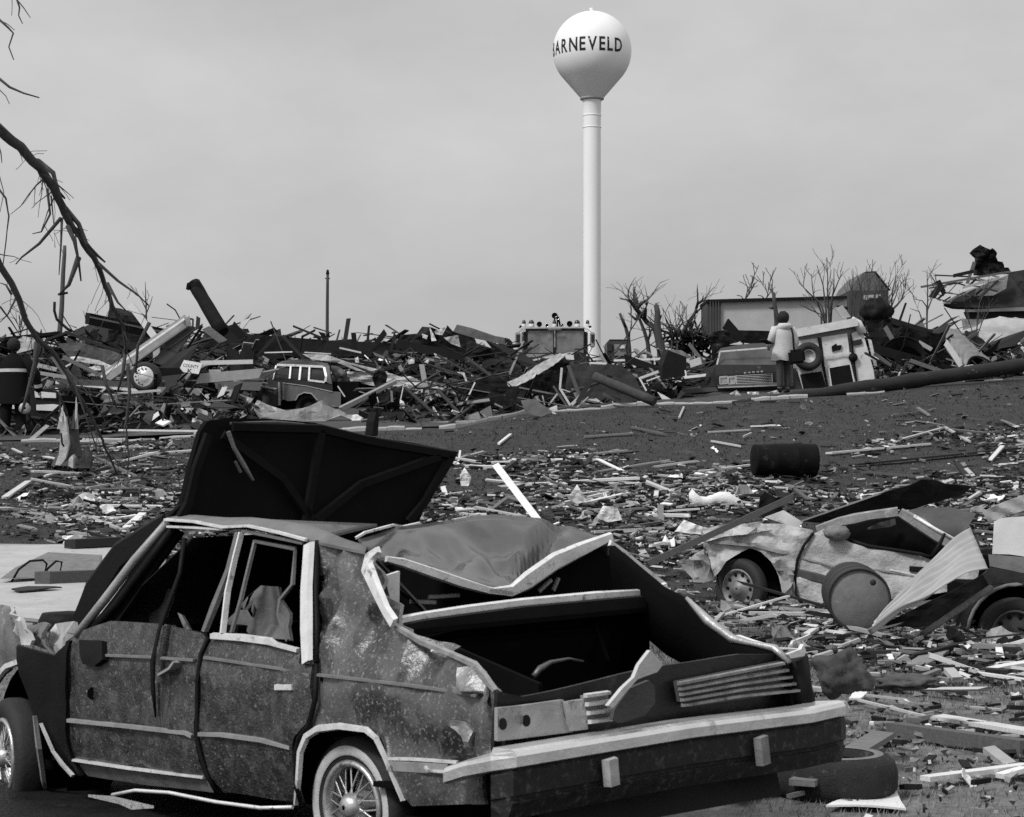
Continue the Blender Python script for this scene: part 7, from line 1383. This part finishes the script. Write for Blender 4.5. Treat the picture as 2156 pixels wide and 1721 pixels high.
# firefighter at the left edge, seen from behind
pf = gpt(38, 926); sk_ = 36.6; pf = at(mL, (110, 1490), sk_); 
FIRE = M('turnout_black', .007, .35, 7, .85, 0, .3, spec=.1); REF = M('reflective_band', .5, .2, 14, .5)
pm = dict(skin=SK, top=FIRE, trousers=FIRE, shoes=M('boots_grey', .05, .4, 12, .7))
t, P_, jt, hc, sd, fw, s_ = figure('firefighter in dark turnout coat with pale bands, back turned at the left edge', pf, (.1, .99, 0), pm, True, {'L': ((-.33, -.02, 1.12), (-.34, .1, .86)), 'R': ((.4, 0, 1.12), (.42, .1, .84))}, .02, 1.83, .12, 1.55)
rows = []
for i, (h_, a, b_) in enumerate(((.62, .29, .21), (.8, .275, .2), (1.0, .25, .18), (1.2, .25, .175), (1.33, .23, .155), (1.41, .15, .12), (1.47, .08, .085))):
    rows.append([P_(math.cos(q) * a * (1 + .05 * noise.noise((q * 2, i, 5))), math.sin(q) * b_, h_) for q in [2 * math.pi * j / 28 for j in range(29)]])
ct_ = B().grid(rows).build('turnout_coat', FIRE, t)
for h_, a, b_ in ((1.19, .256, .181), (.72, .272, .202)):
    B().grid([[P_(math.cos(q) * a, math.sin(q) * b_, h_ + dz) for q in [2 * math.pi * j / 28 for j in range(29)]] for dz in (-.028, .028)]).build('reflective_band', REF, ct_, fixn=False)
for nm in 'LR':
    sl_ = B().tube([jt['sh' + nm] + V3((0, 0, .03)), jt['sh' + nm].lerp(jt['el' + nm], .5), jt['el' + nm], jt['el' + nm].lerp(jt['wr' + nm], .6), jt['wr' + nm]], [.095, .095, .085, .075, .065], 12).build('sleeve', FIRE, t)
    B().tube([jt['el' + nm].lerp(jt['wr' + nm], .55), jt['el' + nm].lerp(jt['wr' + nm], .75)], [.078, .074], 12, False).build('cuff_band', REF, sl_)
blob('hair', hc + V3((0, 0, .03)) - fw * .015, (.11 * s_, .115 * s_, .125 * s_), M('hair_dark'), amp=.1, sc=5, parent=t)
c_ = at(mL, (205, 1225), 36.4)
hl_ = thing('hand_lamp', 'pale round lamp hanging at the firefighter\'s side', 'lamp', (c_.x, c_.y, c_.z - .14)); B().lathe(c_, (.3, -1, .1), [(.02, -.16), (.09, -.14), (.11, 0), (.1, .03), (.02, .02)], 16).build('lamp_body', TRIMG, hl_); B().tube([c_ + V3((-.1, 0, .1)), c_ + V3((-.03, 0, .2)), c_ + V3((.05, 0, .18)), c_ + V3((.1, 0, .05))], .012, 5).build('lamp_handle', DARK, hl_)
# ================================================================== LITTER ON THE LAWN
rng = random.Random(77)
def tilt_rot(p, yaw, rg, amt=.12):
    e = .3; nx = -(gz0(p.x + e, p.y) - gz0(p.x - e, p.y)) / (2 * e); ny = -(gz0(p.x, p.y + e) - gz0(p.x, p.y - e)) / (2 * e)
    n = V3((nx + rg.gauss(0, amt), ny + rg.gauss(0, amt), 1)).normalized(); d = V3((math.cos(yaw), math.sin(yaw), 0)); d = (d - n * d.dot(n)).normalized(); s = n.cross(d)
    return Matrix((d, s, n)).transposed().to_euler()
def litter_density(x, y):                      # how thick the litter lies, by where it is on the bank (photo column, row)
    if y > 1330: return (.3 if y < 1450 else .13) if x > 1500 else .0
    if x < 360: return 0 if 1150 < y < 1318 else (.75 if y > 925 else .2)
    top_ = 950 if x < 1560 else 975 if x < 1800 else 930 - (x - 1800) * .12
    if y < top_: return .07
    return min(1, .35 + (y - top_) / 90) if y < 1300 else .4
def lit_pos(rg, dmin=9.0, dmax=41):
    while True:
        d = dmin * (dmax / dmin) ** rg.random(); X = rg.uniform(-.275, .275) * d; z = gz(X, d); x = CX + F * X / d; y = HZ - F * (z - EYE) / d
        if y > lerp_list(KY, x) + 6 and rg.random() < litter_density(x, y) * min(1, max(.08, .45 + 1.5 * noise.noise((X * .45, d * .3, 8)))): return V3((X, d, z)), x, y
def lwhere(x, y):
    if x < 380: return 'between the stump and the concrete apron'
    if y > 1330: return 'beside the loose tyre' if x < 1850 else 'around the heavy dark timber' if x < 2010 else 'by the lower right edge'
    if x < 1010: return 'just beyond the raised hood'
    if x < 1300: return 'beyond the crushed roof'
    if x < 1570: return 'between the crushed roof and the barrel'
    if x < 1760: return 'around the black barrel'
    return 'beyond the bent dark sheet'
def lrow(y): return 'far up' if y < 1000 else 'midway' if y < 1045 else 'lower down' if y < 1110 else 'close in' if y < 1330 else 'near' if y < 1420 else 'nearest us' if y > 1520 else 'very near'
def hidden(x, y): return (400 < x < 930 and 890 < y < 1120) or (330 < x < 1300 and y > 1110) or (x < 1780 and y > 1400) or (1520 < x < 2100 and 1090 < y < 1290)
n = 0
while n < 300:
    p, x, y = lit_pos(rng)
    if hidden(x, y) or y > 1470: continue
    L_ = .22 + .9 * rng.random() ** 1.8 + (rng.random() if rng.random() < .12 else 0); m = rng.choices([WP, WG, WD, WW], weights=[4, 4.5, 3, 1.6])[0]; wd = rng.uniform(.018, .08); th = rng.uniform(.015, .04)
    yaw = rng.uniform(-1.57, 1.57)
    o = put('board_piece', rng.randrange(8), m, p + V3((0, 0, th * .5 + rng.uniform(.005, .06))), (L_, wd, th), tilt_rot(p, yaw, rng), '%s %s board piece lying %s, %s %s' % ('long' if L_ > .8 else 'middling' if L_ > .45 else 'short', ('thin ' if wd < .06 else 'wide ') + TONE[m], 'level' if abs(yaw) < .5 else 'aslant' if abs(yaw) < 1.1 else 'end-on', lrow(y), lwhere(x, y)), 'board', 'board pieces scattered over the lawn'); n += 1
n = 0
SCR = [(PAPER, 'white'), (M('scrap_grey', .22, .3, 7, .9, rv=.4), 'grey'), (SHEETD, 'black')]
while n < 120:
    p, x, y = lit_pos(rng)
    if hidden(x, y) or (y > 1400 and rng.random() < .7): continue
    m, nm = rng.choices(SCR, weights=[1.3, 3, 2.5])[0]; s_ = rng.uniform(.1, .32)
    put('crumpled_scrap', 8 + rng.randrange(6), m, p + V3((0, 0, s_ * .16)), (s_, s_ * rng.uniform(.4, .9), s_ * rng.uniform(.8, 2)), (rng.gauss(0, .5), rng.gauss(0, .4), rng.uniform(0, 6.28)), '%s %s crumpled scrap lying %s %s' % ('larger' if s_ > .24 else 'small', nm, lrow(y), lwhere(x, y)), 'scrap', 'crumpled scraps on the lawn'); n += 1
def pl2(rg):
    p, x, y = lit_pos(rg)
    while p.y < 13 and rg.random() < .5: p, x, y = lit_pos(rg)
    return p + V3((0, 0, rg.uniform(0, .03))), .5
scatter_bits('litter', 26000, pl2, [(WD, 3.2), (WG, 4.6), (WP, 3), (PAPER, 1.1), (DARK, 3.2)], 'fine splinters and scraps strewn thickly over the lawn', (.02, .3), 5)
# named pieces of the litter
for conv, p, q, wd, m, lb_ in ((mP, (1365, 1005), (1570, 1022), .09, WP, 'long pale plank lying level left of the black barrel'), (mP, (1465, 1000), (1580, 985), .05, WW, 'white lath slanting up to the black barrel'), (mP, (965, 975), (1150, 980), .08, WG, 'long grey board lying level at the raised hood corner'), (mP, (1200, 966), (1320, 955), .14, WP, 'pale thick board alone on the dark lawn'), (mP, (1290, 1020), (1420, 1030), .06, WP, 'pale board in the litter below the lone thick board'),
    (mP, (1215, 1070), (1320, 1045), .09, WW, 'white board crossing in the middle of the litter'), (mP, (1190, 1065), (1300, 1040), .07, WP, 'pale board beside the white crossing board'), (mP, (1030, 1045), (1130, 1060), .1, WG, 'grey plank behind the white leaning post'), (mP, (1000, 1075), (1100, 1095), .1, WP, 'pale plank behind the white leaning post'), (mP, (1430, 1075), (1560, 1050), .06, WP, 'pale batten left of the insulation roll'), (mP, (1460, 1130), (1600, 1110), .05, WP, 'pale batten just behind the dusty coupe front'),
    (mP, (1300, 1120), (1410, 1105), .07, WG, 'grey batten beyond the torn window frame'), (mP, (1250, 1128), (1400, 1120), .04, WW, 'thin white batten beyond the torn window frame'), (mP, (1745, 960), (1960, 940), .1, WP, 'long pale board right of the black barrel'), (mP, (1800, 985), (2140, 950), .12, WD, 'long dark beam across the litter at the right'), (mP, (1900, 930), (1990, 905), .07, WP, 'pale stick propped in the right litter'), (mP, (1990, 905), (2040, 935), .06, WP, 'pale stick falling right from the propped stick'),
    (mP, (1820, 1000), (1940, 1010), .09, WG, 'grey board before the long dark beam'), (mP, (1960, 1060), (2140, 1040), .05, WP, 'pale batten above the torn corrugated flap'), (mP, (10, 1055), (60, 1020), .09, WP, 'pale board at the left edge above the concrete apron'), (mP, (125, 1030), (300, 1040), .06, WG, 'long grey stick on the lawn right of the stump'), (mP, (170, 1090), (250, 1120), .05, WP, 'thin pale stick above the concrete apron'), (mP, (265, 1120), (305, 1085), .1, WW, 'short white board leaning near the windshield'),
    (mP, (1050, 940), (1075, 920), .05, WW, 'small white curled strip alone on the dark lawn'), (mP, (1230, 925), (1330, 918), .08, WP, 'pale flat board alone high on the dark lawn'), (mP, (1330, 905), (1400, 920), .07, WG, 'grey board high on the dark lawn'), (mP, (1430, 885), (1440, 862), .04, WP, 'small pale stick pointing at the kerb'), (mP, (1500, 935), (1560, 945), .05, WP, 'thin pale lath above the barrel'), (mP, (1490, 915), (1580, 910), .04, WP, 'level pale lath high above the barrel'), (mP, (1880, 880), (1960, 870), .05, WG, 'faint grey lath high on the right lawn')):
    gbeam('lawn_board', conv, p, q, wd, .03, m, lb_, 'board', lift=.04)
for pts, m, lb_ in (([(968, 1000), (978, 985), (992, 1005), (985, 1030), (970, 1022)], PAPER, 'white crumpled paper beside the raised hood corner'), ([(1255, 1090), (1270, 1065), (1300, 1070), (1310, 1095), (1280, 1100)], PAPER, 'white torn tuft in the middle of the litter'), ([(1420, 1120), (1440, 1095), (1480, 1110), (1530, 1120), (1500, 1128)], PAPER, 'white curved strip in the litter before the insulation roll'), ([(1195, 1050), (1215, 1020), (1235, 1055), (1215, 1062)], PAPER, 'white peaked scrap behind the crossing boards')):
    sheet('white_scrap', mP, pts, gpt(pts[0][0], pts[0][1] + 25).y, m, lb_, 'scrap', .01, .05, 5)
sheet('black_scrap', mP, [(1596, 1085), (1600, 1045), (1610, 1035), (1635, 1050), (1650, 1075), (1620, 1095)], 23, DARK, 'black bent plate right of the insulation roll', 'metal plate', .02, .06, 3)
sheet('pale_panel_piece', mP, [(1610, 1090), (1650, 1075), (1690, 1100), (1680, 1112)], 22.5, WHITEM, 'pale flat panel piece behind the dusty coupe fender', 'panel piece', .015, .03)
# ================================================================== GRASS
def grass(name, n, dmin, dmax, h0, h1, wk, mat, label, seed, keep=None):
    rs = np.random.RandomState(seed); d = dmin * (dmax / dmin) ** rs.rand(n); X = (rs.rand(n) - .5) * .56 * d
    vs = np.zeros((n, 3, 3), np.float32); ok = np.ones(n, bool)
    for i in range(n):
        x_, y_ = float(X[i]), float(d[i])
        if keep and not keep(x_, y_): ok[i] = False; continue
        z_ = gz(x_, y_); h_ = h0 + (h1 - h0) * rs.rand() ** 2; a = rs.rand() * 6.283; w_ = wk * y_ * (.6 + .8 * rs.rand()); ln = h_ * (rs.rand(2) - .5) * 1.6
        vs[i, 0] = (x_ - math.cos(a) * w_, y_ - math.sin(a) * w_, z_ - .01); vs[i, 1] = (x_ + math.cos(a) * w_, y_ + math.sin(a) * w_, z_ - .01); vs[i, 2] = (x_ + ln[0], y_ + ln[1], z_ + h_)
    vs = vs[ok]; m = len(vs); me = bpy.data.meshes.new(name); me.vertices.add(m * 3); me.vertices.foreach_set('co', vs.reshape(-1)); me.loops.add(m * 3); me.loops.foreach_set('vertex_index', np.arange(m * 3, dtype=np.int32)); me.polygons.add(m); me.polygons.foreach_set('loop_start', np.arange(0, m * 3, 3, dtype=np.int32)); me.update(); me.validate()
    return tag(link(name, me, mat, None, (0, 0, 0)), label, 'grass', None, 'stuff')
pvx = [(p.x, p.y) for p in pa]
def off_pad(x, y):
    d = y; px_ = CX + F * x / d; py_ = HZ - F * (gz0(x, y) - EYE) / d
    return not (px_ < 352 and 1150 < py_ < 1325) and not (px_ < 1560 and py_ > 1500) and py_ > lerp_list(KY, px_) + 5
GB = M('grass_blade_pale', .2, .5, 1.2, .9, 0, 0, spot=(9, .6, .1, .25)); GD = M('grass_blade_dark', .055, .6, .9, .9, 0, 0, spot=(7, .6, .1, .1), spec=.1)
grass('grass', 60000, 6.5, 19, .012, .05, .0004, GB, 'short pale grass around the near wrecks', 1, off_pad)
grass('grass', 90000, 14, 43, .015, .05, .00035, GD, 'dark short grass of the sloping lawn', 2, off_pad)
